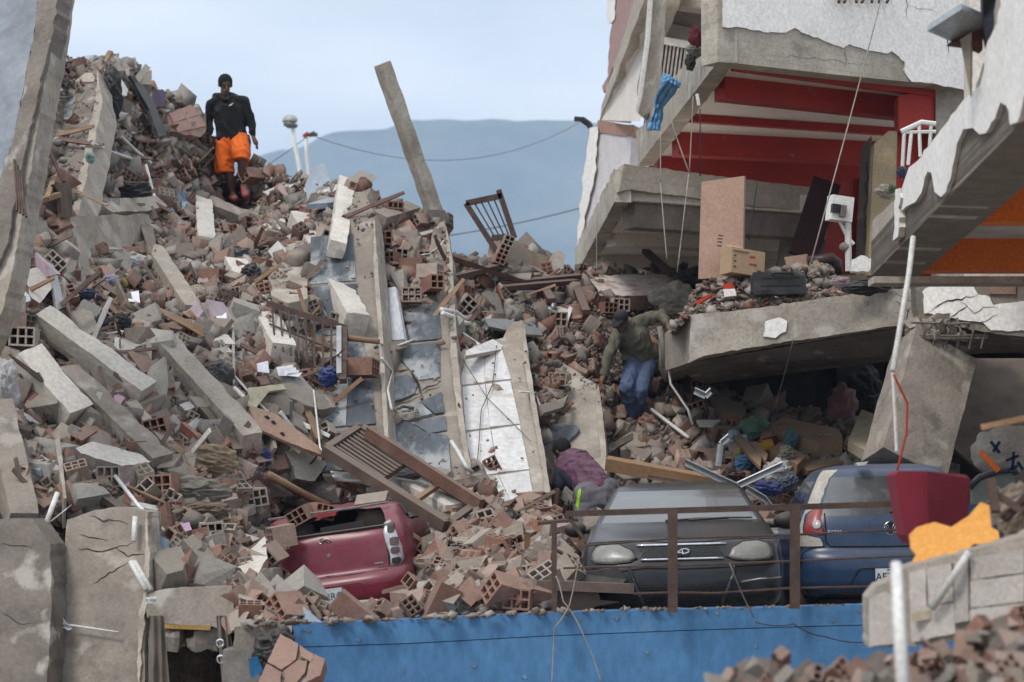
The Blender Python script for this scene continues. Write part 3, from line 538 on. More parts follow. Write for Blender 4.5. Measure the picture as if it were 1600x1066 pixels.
Dm = np.sqrt(((A_[:, None] - A_[None]) ** 2).sum(-1)) + np.eye(len(A_)) * .02
n_ = len(A_); Mx = np.zeros((n_ + 3, n_ + 3)); Mx[:n_, :n_] = Dm; Mx[:n_, n_] = 1; Mx[:n_, n_ + 1:] = A_; Mx[n_:, :n_] = Mx[:n_, n_:].T
Wt = np.linalg.solve(Mx, np.r_[cp[:, 2], 0, 0, 0])
def Yf(px, py):
    q = np.stack([np.asarray(px, float), np.asarray(py, float)], -1) / 100
    d = np.sqrt(((q[..., None, :] - A_) ** 2).sum(-1)); r = d @ Wt[:n_] + Wt[n_] + q @ Wt[n_ + 1:]; return np.maximum(r, np.where(q[..., 0] > 3.6, 17.62, 17.3))
SLABS = []
def surf(px, py):
    """depth of the heap's surface, leaning slabs included"""
    Y = Yf(px, py)
    for pl, pg in SLABS:
        i = inside(px, py, pg); n = pl.n; Y[i] = np.minimum(Y[i], pl.d / (n.x * (px[i] - CX) / F + n.y + n.z * (HY - py[i]) / F) - .02)
    return Y
def SP(px, py, off=0.0):
    """point of the heap or of a slab lying on it, whichever is nearer"""
    y = float(Yf(px, py))
    for pl, pg in SLABS:
        if inside(np.array([px]), np.array([py]), pg)[0]: y = min(y, pl.at(px, py).y)
    return P(px, py, y - off)
def inside(px, py, pg):
    r = np.zeros(len(px), bool); n = len(pg); j = n - 1
    for i in range(n):
        xi, yi = pg[i]; xj, yj = pg[j]; c = ((yi > py) != (yj > py)) & (px < (xj - xi) * (py - yi) / ((yj - yi) or 1e-9) + xi); r ^= c; j = i
    return r
NXm, NYm = 300, 230
gx = np.linspace(-60, 1500, NXm + 1); V = []; Fc = []
for i, px in enumerate(gx):
    t_, b_ = np.interp(px, sky_x, sky_y) + 6, np.interp(px, bot_x, bot_y)
    ys = t_ + (b_ - t_) * np.linspace(0, 1, NYm + 1); Ys = Yf(np.full(NYm + 1, px), ys)
    top_p = P(px, t_, Ys[0])
    V.append(top_p + Vector((0, 4.0, -4.5))); V.append(top_p + Vector((0, 1.2, -.6)))
    for k in range(NYm + 1):
        p = P(px, ys[k], Ys[k]); q = p * 1.0
        dpt = noise.fractal(q * 1.6, 1.0, 2.0, 4) * .26 + noise.noise(q * 9) * .04
        fade = min(1, k / 10, (NYm - k) / 6)
        V.append(p + p.normalized() * (.19 + dpt) + Vector((0, 0, noise.noise(q * 2.3 + Vector((5, 5, 5))) * .10 * fade)))
    e = V[-1]; V.append(e + Vector((0, .3, -2.2)))
nr = NYm + 4
for i in range(NXm):
    for k in range(nr - 1): a = i * nr + k; Fc.append((a, a + 1, a + nr + 1, a + nr))
MB().add(V, Fc).build('rubble_mound', mound_m, kind='structure')

def fit(pts, off, gy=None, gx_=None):
    """plane of a piece that lies on the heap"""
    c = np.mean(np.array(pts, float), 0); Y0 = float(Yf(*c)) - off
    xs = [p[0] for p in pts]; ys = [p[1] for p in pts]; dx, dy = max(12, (max(xs) - min(xs)) / 2), max(12, (max(ys) - min(ys)) / 2)
    gyv = (float(Yf(c[0], c[1] + dy)) - float(Yf(c[0], c[1] - dy))) / (2 * dy) if gy is None else gy
    gxv = (float(Yf(c[0] + dx, c[1])) - float(Yf(c[0] - dx, c[1]))) / (2 * dx) if gx_ is None else gx_
    return Plane((c[0], c[1], Y0), (c[0] + 10, c[1], Y0 + 10 * gxv), (c[0], c[1] + 10, Y0 + 10 * gyv))
def plate(name, label, cat, pts, off=.25, th=.12, m=concrete, side=None, gy=None, gx_=None, amp=2.5, step=8, dx=.0, dz=0., group=None, seed=0, parent=None, pl=None):
    pl = pl or fit(pts, off, gy, gx_); q = jag(pts, step, amp, seed=seed) if amp else pts
    o = MB().prism(poly(pl, q), -pl.n * th + Vector((dx, 0, dz)), 0, 1).build(name, [m, side or m], parent, label=label, cat=cat, group=group); return o
def beam(label, x1, y1, x2, y2, wd, m=concrete_l, off1=.3, off2=.3, h=None, up=(.35, -.75, 1), seed=1, name='concrete_beam', cat='beam', chip=.035):
    a, b_ = SP(x1, y1, off1), SP(x2, y2, off2); mb = MB(); M = axes(b_ - a, up)
    mb.rough((a + b_) / 2, (wd, (b_ - a).length, h or wd), M, .09, .006, chip * .5, seed=seed); return mb.build(name, m, label=label, cat=cat)

# leaning floor slabs, left to right
def slab(label, pl, pts, th=.2, dx=.07, m=concrete, step=9, amp=2.2, seed=0, side=None):
    SLABS.append((pl, pts)); q = jag(pts, step, amp, seed=seed); f = poly(pl, q); mb = MB().prism(f, -pl.n * th + Vector((dx, 0, 0)), 0, 1)
    c = sum(f, Vector((0, 0, 0))) / len(f); e = empty('leaning_floor_slab', c, label, 'floor slab', 'leaning floor slabs')
    mb.build('slab_body', [m, side or concrete_l], e); return e
def tile_grid(e, pl, c4, nu, nv, m, miss=(), th=.02, gap=.006, name='floor_tile', seed=0):
    rr = random.Random(seed); c4 = [pl.at(*c) for c in c4]
    for i in range(nu):
        for j in range(nv):
            if (i, j) in miss: continue
            g = gap; q = []
            for u_, v_ in ((i / nu + g, j / nv + g), ((i + 1) / nu - g, j / nv + g), ((i + 1) / nu - g, (j + 1) / nv - g), (i / nu + g, (j + 1) / nv - g)):
                q.append(c4[0].lerp(c4[1], u_).lerp(c4[3].lerp(c4[2], u_), v_))
            o_ = rr.uniform(.012, .022); ti = Vector((rr.uniform(-1, 1), rr.uniform(-1, 1), rr.uniform(-1, 1))) * .006
            q = [p + pl.n * o_ + ti * (1 if k % 2 else -1) for k, p in enumerate(q)]
            MB().prism(q, -pl.n * th).build(name, m, e)
# S1 near slab at the far left edge
p1 = Plane((0, 0, 20.4), (60, 0, 20.2), (0, 260, 19.4))
e = slab('tall grey blue floor slab standing at the far left edge of the photo', p1, [(-90, -60), (66, -60), (55, 40), (38, 130), (22, 215), (2, 275), (-30, 420), (-90, 420)], .05, 0, mat('slate_light', (.27, .30, .33), (.17, .19, .215), scale=1.2, fine=10, bump=.1, rough=.55, stain=((.12, .13, .15), 1.6, .6)), seed=2)
f = [(66, -60), (55, 40), (38, 130), (22, 215), (2, 275), (-40, 430), (-30, 470), (12, 380), (36, 250), (58, 150), (80, 60), (98, -60)]
MB().prism(poly(p1, jag(f, 8, 3, seed=4), .015), Vector((.05, .35, 0))).build('broken_edge', concrete_d, e)
f2_ = [(98, -60), (90, 20), (72, 125), (58, 200), (50, 260), (36, 330), (20, 420), (6, 480), (-30, 560), (-30, 470), (12, 380), (36, 250), (58, 150), (80, 60)]
MB().prism(poly(p1, jag(f2_, 8, 2, seed=5), -.05), Vector((.05, .4, 0))).build('side_face', concrete_l, e)
mb = MB()
for k in range(4): mb.tube([p1.at(22 + k * 4, 250 + k * 8, .03), p1.at(27 + k * 3, 310, .06), p1.at(26 + k * 5, 330 + 3 * k, .06)], .012, 5)
mb.build('rebar', rust, e)
# S2 second slab
p2 = Plane((75, 480, 22.4), (150, 110, 27.6), (40, 480, 22.5))
e = slab('second leaning slab from the left with pale slate tiles on its upper half', p2, [(72, 112), (152, 108), (158, 160), (140, 250), (122, 330), (104, 420), (94, 490), (70, 500), (40, 470), (30, 330), (52, 250)], .15, .06, concrete_d, seed=6)
tile_grid(e, p2, [(68, 135), (122, 136), (112, 190), (58, 188)], 1, 1, slate); tile_grid(e, p2, [(57, 192), (112, 193), (100, 245), (48, 246)], 1, 1, slate); tile_grid(e, p2, [(72, 114), (150, 116), (148, 130), (70, 132)], 2, 1, concrete_l)
MB().prism(poly(p2, jag([(152, 108), (160, 160), (141, 250), (124, 330), (105, 420), (95, 492), (88, 490), (98, 400), (118, 300), (136, 220), (150, 150)], 8, 2), .03), -p2.n * .3 + Vector((.08, 0, 0))).build('side_face', concrete_l, e)
# S3 slab beneath the man
p3 = Plane((232, 320, 28.6), (205, 225, 29.6), (150, 320, 28.6))
e = slab('short tilted slab with white marks left of the man in orange shorts', p3, [(160, 258), (205, 214), (210, 225), (206, 262), (230, 262), (236, 300), (238, 330), (170, 330)], .15, .04, concrete, seed=7)
tile_grid(e, p3, [(168, 262), (204, 222), (203, 278), (165, 290)], 1, 1, wtile)
# thin steel-edged slab rims in the middle of the left slope
for k, q in enumerate([[(228, 520, 238, 520), (230, 600, 236, 604)], [(362, 500, 366, 498), (364, 600, 368, 596)], [(415, 640, 420, 640), (428, 700, 433, 700)], [(86, 690, 92, 668), (100, 780, 104, 778)]]):
    (a, b_, c, d_), (a2, b2, c2_, d2) = q; pts = [(a, b_), (c, d_), (c2_, d2), (a2, b2)]
    plate('slab_edge', ['thin pale slab edge strip above the white cornered beam', 'upright slab edge strip right of the brown soil patch', 'short slab edge strip below the bed grille', 'pale slab edge strip beside the lower left wall'][k], 'slab edge', pts, .45, .3, concrete_l, amp=1, dx=.05)
plate('concrete_slab', 'large pale concrete slab standing left of the white topped beam', 'slab', [(430, 384), (468, 354), (478, 400), (481, 466), (450, 474), (424, 462), (418, 425)], .35, .15, concrete_l, amp=2)
plate('soil_patch', 'flat brown soil covered floor fragment left of the bed grille', 'floor fragment', [(318, 505), (362, 490), (364, 560), (330, 560)], .2, .1, mat('soil', (.26, .19, .12), scale=5, bump=.5))
# SA
pA = Plane((605, 742, 22.1), (573, 300, 26.5), (490, 742, 22.2))
e = slab('long leaning floor slab with dark slate tiles and a rough right edge above the wooden frame', pA, [(488, 400), (545, 330), (555, 300), (568, 300), (583, 330), (590, 420), (597, 520), (609, 740), (505, 745), (492, 690), (500, 560), (486, 470)], .2, .07, concrete, seed=8)
for c4, nu, nv in (([(486, 372), (552, 366), (557, 440), (484, 446)], 1, 1), ([(488, 450), (557, 444), (564, 520), (492, 528)], 1, 1), ([(540, 534), (568, 530), (574, 586), (536, 590)], 1, 1), ([(508, 596), (580, 590), (588, 665), (496, 672)], 2, 1), ([(500, 678), (588, 670), (590, 735), (498, 740)], 2, 1)): tile_grid(e, pA, c4, nu, nv, slate, seed=nu)
MB().prism(poly(pA, jag([(584, 330), (591, 420), (598, 520), (610, 742), (604, 742), (591, 520), (584, 420)], 6, 1.0), .03), -pA.n * .3 + Vector((.07, 0, 0))).build('plaster_rim', concrete_l, e)
# SB
pB = Plane((735, 742, 22.5), (698, 350, 27.2), (610, 742, 22.4))
e = slab('leaning floor slab with cracked slate tiles and a coil of cable on it', pB, [(626, 470), (668, 400), (680, 350), (694, 346), (704, 400), (708, 480), (712, 560), (722, 660), (736, 742), (612, 748), (606, 640), (604, 530)], .2, .07, concrete, seed=9)
tile_grid(e, pB, [(630, 490), (684, 470), (690, 532), (640, 536)], 1, 1, slate); tile_grid(e, pB, [(608, 545), (687, 536), (688, 592), (655, 596)], 1, 1, slate)
for k, q in enumerate([[(604, 594), (636, 584), (652, 602), (648, 614), (606, 632)], [(655, 628), (690, 612), (694, 644), (680, 646)], [(612, 640), (655, 628), (676, 646), (640, 656), (612, 656)], [(640, 660), (696, 650), (698, 672), (672, 676), (660, 670)], [(608, 660), (634, 658), (662, 674), (700, 680), (704, 736), (676, 738), (610, 700)], [(610, 704), (674, 742), (612, 744)]]):
    MB().prism(poly(pB, jag(q, 6, 1.5, seed=k), .02 + .008 * (k % 3)), -pB.n * .03).build('floor_tile', slate, e)
for k, q in enumerate([[(640, 578), (652, 596), (656, 612), (662, 622)], [(656, 612), (688, 596)], [(606, 634), (640, 622), (660, 612)]]): crack(e, pB, q, .03, off=.035, seed=50 + k)
MB().prism(poly(pB, jag([(697, 352), (706, 400), (711, 480), (715, 560), (725, 660), (738, 742), (730, 742), (716, 660), (704, 560), (702, 480), (698, 400)], 6, 1.1), .03), -pB.n * .3 + Vector((.07, 0, 0))).build('plaster_rim', concrete_l, e)
pB2 = Plane((600, 470, 25.2), (625, 450, 25.2), (605, 540, 24.5))
plate('streaked_door', 'white streaked door panel lying on the slab below the brick pile', 'panel', [(593, 452), (618, 448), (632, 530), (596, 534)], .0, .06, mat('streaked_white', (.62, .63, .65), (.40, .42, .46), scale=3, bump=.05, rough=.4, streak=(1, .3, .3)), amp=0, pl=pB2)
plate('concrete_step', 'grey concrete step under the white streaked door panel', 'concrete block', [(596, 536), (634, 531), (636, 542), (608, 550), (598, 548)], .55, .15, concrete_d, amp=1)
# SC white tiled
pC = Plane((862, 805, 22.2), (815, 500, 26.0), (740, 805, 22.0))
e = slab('steep leaning slab faced with dirty white tiles below the man in green', pC, [(714, 560), (724, 545), (786, 528), (800, 505), (816, 500), (824, 560), (836, 640), (850, 720), (862, 805), (780, 812), (745, 770), (722, 690)], .2, .06, concrete_l, seed=10)
for c4, nu in (([(730, 552), (783, 542), (798, 594), (717, 604)], 1), ([(717, 607), (798, 597), (812, 664), (719, 676)], 1), ([(719, 679), (813, 667), (826, 735), (728, 748)], 1), ([(728, 751), (827, 738), (834, 788), (765, 790)], 1)): tile_grid(e, pC, c4, 2, nu, wtile, gap=.004, seed=3)
MB().prism(poly(pC, jag([(818, 500), (826, 560), (839, 640), (853, 720), (865, 806), (857, 806), (845, 720), (831, 640), (818, 560)], 6, 1.1), .03), -pC.n * .3 + Vector((.06, 0, 0))).build('plaster_rim', concrete_l, e)
plate('tile_slab', 'loose pale tile slab resting on top of the white tiled slab', 'tile slab', [(728, 548), (770, 530), (786, 540), (783, 546), (728, 556)], .6, .05, wtile, concrete_l, amp=0)
# SD
pD = Plane((946, 775, 23.9), (938, 560, 26.4), (850, 775, 23.9))
e = slab('bare leaning slab with one broken blue grey slate piece above the bending man', pD, [(838, 590), (870, 560), (930, 600), (938, 640), (944, 700), (947, 790), (870, 800), (846, 700)], .2, .05, concrete_l, seed=11)
MB().prism(poly(pD, jag([(842, 668), (860, 662), (900, 664), (906, 670), (888, 690), (870, 702), (846, 700)], 6, 1.5), .05), -pD.n * .06).build('floor_tile', [slate], e)
MB().prism(poly(pD, jag([(934, 600), (941, 640), (947, 700), (950, 790), (943, 790), (938, 700), (932, 640)], 6, 1.1), .03), -pD.n * .3 + Vector((.05, 0, 0))).build('plaster_rim', concrete_l, e)
plate('slab_fragment', 'curled grey slab fragment on the slab above the bending man', 'slab fragment', [(842, 634), (880, 622), (888, 616), (880, 636), (850, 645)], .5, .06, concrete, amp=1.5)
# lower left upright walls
q1 = Plane((0, 800, 18.6), (75, 800, 18.5), (0, 1066, 17.9))
e = empty('cracked_wall', P(40, 1060, 18.2), 'cracked brown concrete wall in the bottom left corner', 'wall')
MB().prism(poly(q1, jag([(-90, 815), (50, 810), (78, 850), (80, 960), (73, 1066), (70, 1200), (-90, 1200)], 10, 2)), (.05, .35, 0)).build('wall_body', concrete_d, e)
crack(e, q1, [(0, 850), (50, 856)], .008, seed=60); crack(e, q1, [(0, 952), (30, 975), (55, 975)], .008, seed=61)
q2 = Plane((90, 800, 18.9), (235, 800, 18.7), (90, 1066, 18.2))
e = empty('cracked_wall', P(150, 1060, 18.4), 'cracked grey brown concrete wall with white pipes left of the hanging curtain', 'wall')
MB().prism(poly(q2, jag([(105, 812), (140, 800), (180, 792), (212, 796), (232, 800), (233, 870), (226, 960), (226, 1200), (72, 1200), (76, 1000), (100, 860)], 10, 2)), (.04, .4, 0)).build('wall_body', concrete, e)
for k, q in enumerate([[(140, 806), (170, 812), (200, 820)], [(120, 858), (160, 862), (180, 856), (206, 848)], [(145, 912), (170, 895), (190, 885), (202, 878)], [(180, 855), (200, 870), (228, 866)], [(125, 835), (168, 845)]]): crack(e, q2, q, .013, seed=70 + k)
MB().prism(poly(q2, jag([(228, 800), (234, 870), (228, 950), (222, 1000), (218, 1080), (215, 1060), (216, 960), (224, 930), (226, 860)], 6, 2.5), .03), (.05, .3, 0)).build('plaster_rim', concrete_l, e)
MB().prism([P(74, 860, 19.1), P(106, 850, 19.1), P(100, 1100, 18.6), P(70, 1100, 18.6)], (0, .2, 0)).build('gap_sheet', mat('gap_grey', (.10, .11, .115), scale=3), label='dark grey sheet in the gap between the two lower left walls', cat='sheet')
q3 = Plane((235, 930, 18.3), (365, 930, 18.1), (235, 985, 18.2))
e = empty('concrete_lintel', P(300, 985, 18.2), 'wide concrete lintel with a yellow stripe over the dark hole at lower left', 'lintel')
MB().prism(poly(q3, jag([(228, 930), (260, 920), (362, 916), (367, 960), (365, 985), (354, 988), (330, 978), (250, 974), (230, 965)], 9, 2)), (.02, .5, 0)).build('lintel_body', concrete, e)
MB().prism(poly(q3, [(250, 975), (330, 978), (328, 985), (252, 982)], .01), (0, .2, 0)).build('stripe', mat('ochre', (.36, .22, .07), scale=4), e)
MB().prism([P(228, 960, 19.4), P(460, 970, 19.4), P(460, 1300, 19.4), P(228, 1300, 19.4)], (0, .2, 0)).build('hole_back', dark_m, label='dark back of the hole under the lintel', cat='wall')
for k, (x, y) in enumerate(((262, 1000), (325, 1000))):
    mb = MB(); mb.rough(P(x, y, 18.3), (.25, .3, .17), Matrix.Identity(3), .05, .04, .06, seed=90 + k); mb.build('broken_block', concrete, label=['left rough concrete block hanging under the yellow striped lintel', 'right rough concrete block hanging under the yellow striped lintel'][k], cat='block')

# ------------------------------------------------------------------ rubble pieces
def hull(n, sc, rr, flat=.0):
    bm = bmesh.new()
    for _ in range(n): 
        v_ = Vector((rr.uniform(-1, 1), rr.uniform(-1, 1), rr.uniform(-1, 1)))
        v_ = Vector([math.copysign(abs(c) ** .6, c) for c in v_]); bm.verts.new((v_.x * sc[0], v_.y * sc[1], v_.z * sc[2]))
    r = bmesh.ops.convex_hull(bm, input=bm.verts); bmesh.ops.delete(bm, geom=[g for g in bm.verts if not g.link_faces], context='VERTS')
    bmesh.ops.triangulate(bm, faces=bm.faces); bm.verts.index_update()
    V = [v.co.copy() for v in bm.verts]; Fc = [tuple(v.index for v in f.verts) for f in bm.faces]; bm.free(); return V, Fc
def shard(rr, th=.06, ribs=False):
    n = rr.choice((3, 4, 4, 5, 5, 6)); a0 = rr.random() * 6.28; pts = []
    for i in range(n):
        a = a0 + 6.283 * i / n + rr.uniform(-.3, .3); r = rr.uniform(.35, .55); pts.append(Vector((math.cos(a) * r * 1.45, math.sin(a) * r * .72, rr.uniform(-.02, .02))))
    mb = MB().prism(pts, (rr.uniform(-.02, .02), rr.uniform(-.02, .02), -th))
    if ribs:
        for y in (-.12, .14): mb.box((0, y, -th - .07), (.55 + rr.uniform(0, .2), .03, .14 + rr.uniform(0, .06)))
    return mb.v, mb.f
def hollow(rr, Lc=.30, broken=0., nx_=2, nz_=3, W_=.15, H_=.20, w_=.014):
    """clay block with through cells; broken ends are ragged"""
    xs = [-W_ / 2]; zs = [-H_ / 2]
    for k in range(nx_): c = (W_ - w_ * (nx_ + 1)) / nx_; xs += [xs[-1] + w_, xs[-1] + w_ + c]
    xs.append(W_ / 2)
    for k in range(nz_): c = (H_ - w_ * (nz_ + 1)) / nz_; zs += [zs[-1] + w_, zs[-1] + w_ + c]
    zs.append(H_ / 2); V = []; Fc = []; ids = {}
    pl_ = (rr.uniform(-1, 1), rr.uniform(-1, 1))
    def vid(i, k, e):
        if (i, k, e) not in ids:
            y = Lc / 2 * (1 if e else -1)
            if e and broken: y -= broken * (Lc * .5) * (.5 + .5 * (pl_[0] * xs[i] / W_ + pl_[1] * zs[k] / H_)) + rr.uniform(0, broken * .09)
            ids[(i, k, e)] = len(V); V.append(Vector((xs[i], y, zs[k])))
        return ids[(i, k, e)]
    NX_, NZ_ = len(xs) - 1, len(zs) - 1
    for e in (0, 1):
        for i in range(NX_):
            for k in range(NZ_):
                q = (vid(i, k, e), vid(i + 1, k, e), vid(i + 1, k + 1, e), vid(i, k + 1, e))
                if i % 2 and k % 2:
                    if e:
                        a = [(i, k), (i + 1, k), (i + 1, k + 1), (i, k + 1)]
                        for s_ in range(4): b_, c_ = a[s_], a[(s_ + 1) % 4]; Fc.append((vid(*b_, 1), vid(*c_, 1), vid(*c_, 0), vid(*b_, 0))[::-1])
                else: Fc.append(q if not e else q[::-1])
    for i in range(NX_): Fc.append((vid(i + 1, 0, 0), vid(i, 0, 0), vid(i, 0, 1), vid(i + 1, 0, 1))); Fc.append((vid(i, NZ_, 0), vid(i + 1, NZ_, 0), vid(i + 1, NZ_, 1), vid(i, NZ_, 1)))
    for k in range(NZ_): Fc.append((vid(0, k, 0), vid(0, k + 1, 0), vid(0, k + 1, 1), vid(0, k, 1))); Fc.append((vid(NX_, k + 1, 0), vid(NX_, k, 0), vid(NX_, k, 1), vid(NX_, k + 1, 1)))
    return V, Fc
rr = random.Random(5)
def slabby(rr, fl):
    """angular chunk: a skewed box with one or two corners knocked off"""
    bm = bmesh.new(); sk = [rr.uniform(.7, 1.0) for _ in range(8)]; L_, W2, H2 = .5, rr.uniform(.26, .42), fl
    n = 0
    for x in (-1, 1):
        for y in (-1, 1):
            for z in (-1, 1):
                p = Vector((x * L_ * sk[n] + rr.uniform(-.06, .06), y * W2 * sk[7 - n] + rr.uniform(-.05, .05), z * H2 * rr.uniform(.75, 1))); n += 1
                if rr.random() < .22:
                    for ax in range(3): q = p.copy(); q[ax] *= rr.uniform(.3, .6); bm.verts.new(q)
                else: bm.verts.new(p)
    bmesh.ops.convex_hull(bm, input=bm.verts); bmesh.ops.delete(bm, geom=[g for g in bm.verts if not g.link_faces], context='VERTS'); bmesh.ops.triangulate(bm, faces=bm.faces); bm.verts.index_update()
    V = [v.co.copy() for v in bm.verts]; Fc = [tuple(v.index for v in f.verts) for f in bm.faces]; bm.free(); return V, Fc
LIB = {
 'hollow_brick': [hollow(rr, rr.choice((.24, .28, .32)), b, *s_) for b in (0, 0, .5, .9, .7) for s_ in ((2, 3), (2, 2, .15, .15), (2, 3, .12, .2), (1, 2, .10, .17))],
 'brick_shard': [shard(rr, rr.uniform(.05, .12), k % 3 == 0) for k in range(24)],
 'concrete_chunk': [slabby(rr, rr.uniform(.10, .34)) if k % 9 else hull(rr.randint(6, 8), (.5, rr.uniform(.3, .5), rr.uniform(.2, .4)), rr) for k in range(28)],
 'plaster_piece': [shard(rr, rr.uniform(.06, .14)) for k in range(14)],
}
BOX = [hull(8, (.5, .3, .2), rr) for k in range(6)]
plast_m = mat('plaster_bits', (.55, .53, .5), (.4, .38, .35), scale=4, bump=.25, dust=.3, rnd=.1, pal=[(.66, .65, .63), (.6, .58, .55), (.50, .36, .36), (.62, .61, .6), (.42, .52, .62), (.52, .50, .46), (.58, .46, .47), (.66, .64, .58)])
PM = {'hollow_brick': brick_p, 'brick_shard': shard_m, 'concrete_chunk': chunk_p, 'plaster_piece': mat('plaster_piece_paint', (1, 1, 1), scale=4, bump=.25, dust=.3, rnd=.06, pal=True)}
PMESH = {k: [mesh(k, V_, F_, PM[k]) for V_, F_ in v] for k, v in LIB.items()}
TONES = {
 'hollow_brick': [('red brown', (.345, .175, .125)), ('dark red', (.25, .125, .09)), ('dusty pink', (.41, .285, .23)), ('greyish', (.35, .29, .245)), ('pale dusty', (.45, .375, .315))],
 'brick_shard': [('red brown', (.32, .16, .118)), ('dark red', (.21, .105, .08)), ('dusty pink', (.37, .25, .205)), ('greyish', (.31, .25, .21)), ('orange red', (.30, .118, .07)), ('pale dusty', (.41, .34, .285))],
 'concrete_chunk': [('grey', (.29, .265, .235)), ('dark grey', (.20, .18, .157)), ('pale grey', (.37, .345, .31)), ('brownish', (.25, .207, .17)), ('whitish', (.45, .43, .395))],
 'plaster_piece': [('white', (.62, .61, .59)), ('pink', (.44, .31, .30)), ('pale blue', (.36, .46, .56)), ('cream', (.50, .475, .41)), ('lilac', (.46, .36, .42)), ('off white', (.54, .52, .49))]}
PALS = {k: np.array([t[1] for t in v]) for k, v in TONES.items()}
EXCL = [  # clean faces of slabs, and the hole of the car window: few pieces lie there
 [(486, 372), (590, 360), (610, 740), (500, 740), (536, 590), (490, 528)], [(606, 545), (690, 470), (716, 560), (740, 744), (612, 744)], [(716, 556), (818, 500), (866, 808), (770, 800), (724, 700)],
 [(838, 640), (932, 610), (950, 790), (870, 800)], [(852, 685), (968, 690), (968, 800), (850, 826)], [(594, 450), (620, 448), (634, 530), (598, 534)], [(60, 132), (124, 130), (96, 330), (40, 330)], [(108, 336), (228, 330), (228, 402), (104, 404)], [(420, 800), (470, 795), (600, 790), (630, 830), (660, 900), (652, 962), (600, 964), (500, 964), (440, 912), (415, 890)], [(336, 290), (404, 285), (400, 338), (345, 338)], [(962, 590), (1010, 590), (1012, 672), (970, 672)]]
ZONES = [((170, 180), 'near the top left of the heap'), ((270, 240), 'left of the man in orange shorts'), ((350, 330), 'below the man in orange shorts'), ((170, 320), 'above the flat grey panel'), ((170, 430), 'just below the flat grey panel'), ((120, 540), 'above the two parallel left beams'), ((40, 720), 'by the far left edge'), ((250, 480), 'beside the pinkish topped beam'),
 ((330, 480), 'between the left slope beams'), ((330, 610), 'left of the sloping pale beam'), ((160, 740), 'above the cracked left wall'), ((310, 780), 'around the twisted grey cloth'), ((300, 870), 'above the concrete lintel'), ((440, 310), 'on the crest below the street lamps'), ((440, 400), 'left of the white topped beam'), ((450, 540), 'around the fallen bed grille'), ((640, 400), 'in the pile under the leaning post'), ((430, 690), 'around the pinkish plywood board'),
 ((600, 760), 'around the dark wooden frame'), ((390, 840), 'at the left rear of the maroon car'), ((390, 930), 'left of the maroon car bumper'), ((450, 960), 'below the maroon car along the wall'), ((560, 955), 'in front of the maroon car bumper'), ((680, 880), 'touching the right side of the maroon car'), ((690, 940), 'on the wall right of the maroon car'), ((760, 860), 'in the brick heap by the railing'), ((700, 820), 'below the white metal sheet'),
 ((790, 935), 'by the wall left of the post'), ((850, 880), 'around the left railing post'), ((800, 430), 'under the rusty frame'), ((930, 450), 'on the ridge behind the man in green'), ((860, 520), 'below the white tile piece on the ridge'), ((900, 590), 'left of the man in jeans'), ((1050, 650), 'right of the man in jeans'), ((1230, 700), 'at the mouth of the dark room'), ((640, 600), 'on the leaning slate slabs')]
ZC = np.array([z[0] for z in ZONES], float)
def where(px, py): return ZONES[int(np.argmin(((ZC - (px, py)) ** 2 * (1, 1.6)).sum(1)))][1]
CNT = {}
def piece(kind, M, loc, px, py, wh=None, vi=None, note='', tones=None):
    me = PMESH[kind][RNG.integers(len(PMESH[kind])) if vi is None else vi % len(PMESH[kind])]
    o = bpy.data.objects.new(kind, me); COL.objects.link(o); o.matrix_world = Matrix.Translation(loc) @ M
    tone, c = TONES[kind][RNG.integers(len(TONES[kind])) if tones is None else tones[RNG.integers(len(tones))]]; o.color = (*c, 1); wh = wh or where(px, py)
    d = (me.vertices[0].co * 0); sc = max(M.col[k].to_3d().length for k in range(3)); app = sc * (.30 if kind == 'hollow_brick' else 1) / loc.y * F; big = 'large ' if app > 38 else 'small ' if app < 22 else ''
    nm = {'hollow_brick': 'hollow brick', 'brick_shard': 'flat brick shard', 'concrete_chunk': 'concrete chunk', 'plaster_piece': 'plaster scrap'}[kind]
    lab = f'{big}{tone} {nm}{note} {wh}'
    return tag(o, lab, nm, lab.replace(nm, nm + 's'))
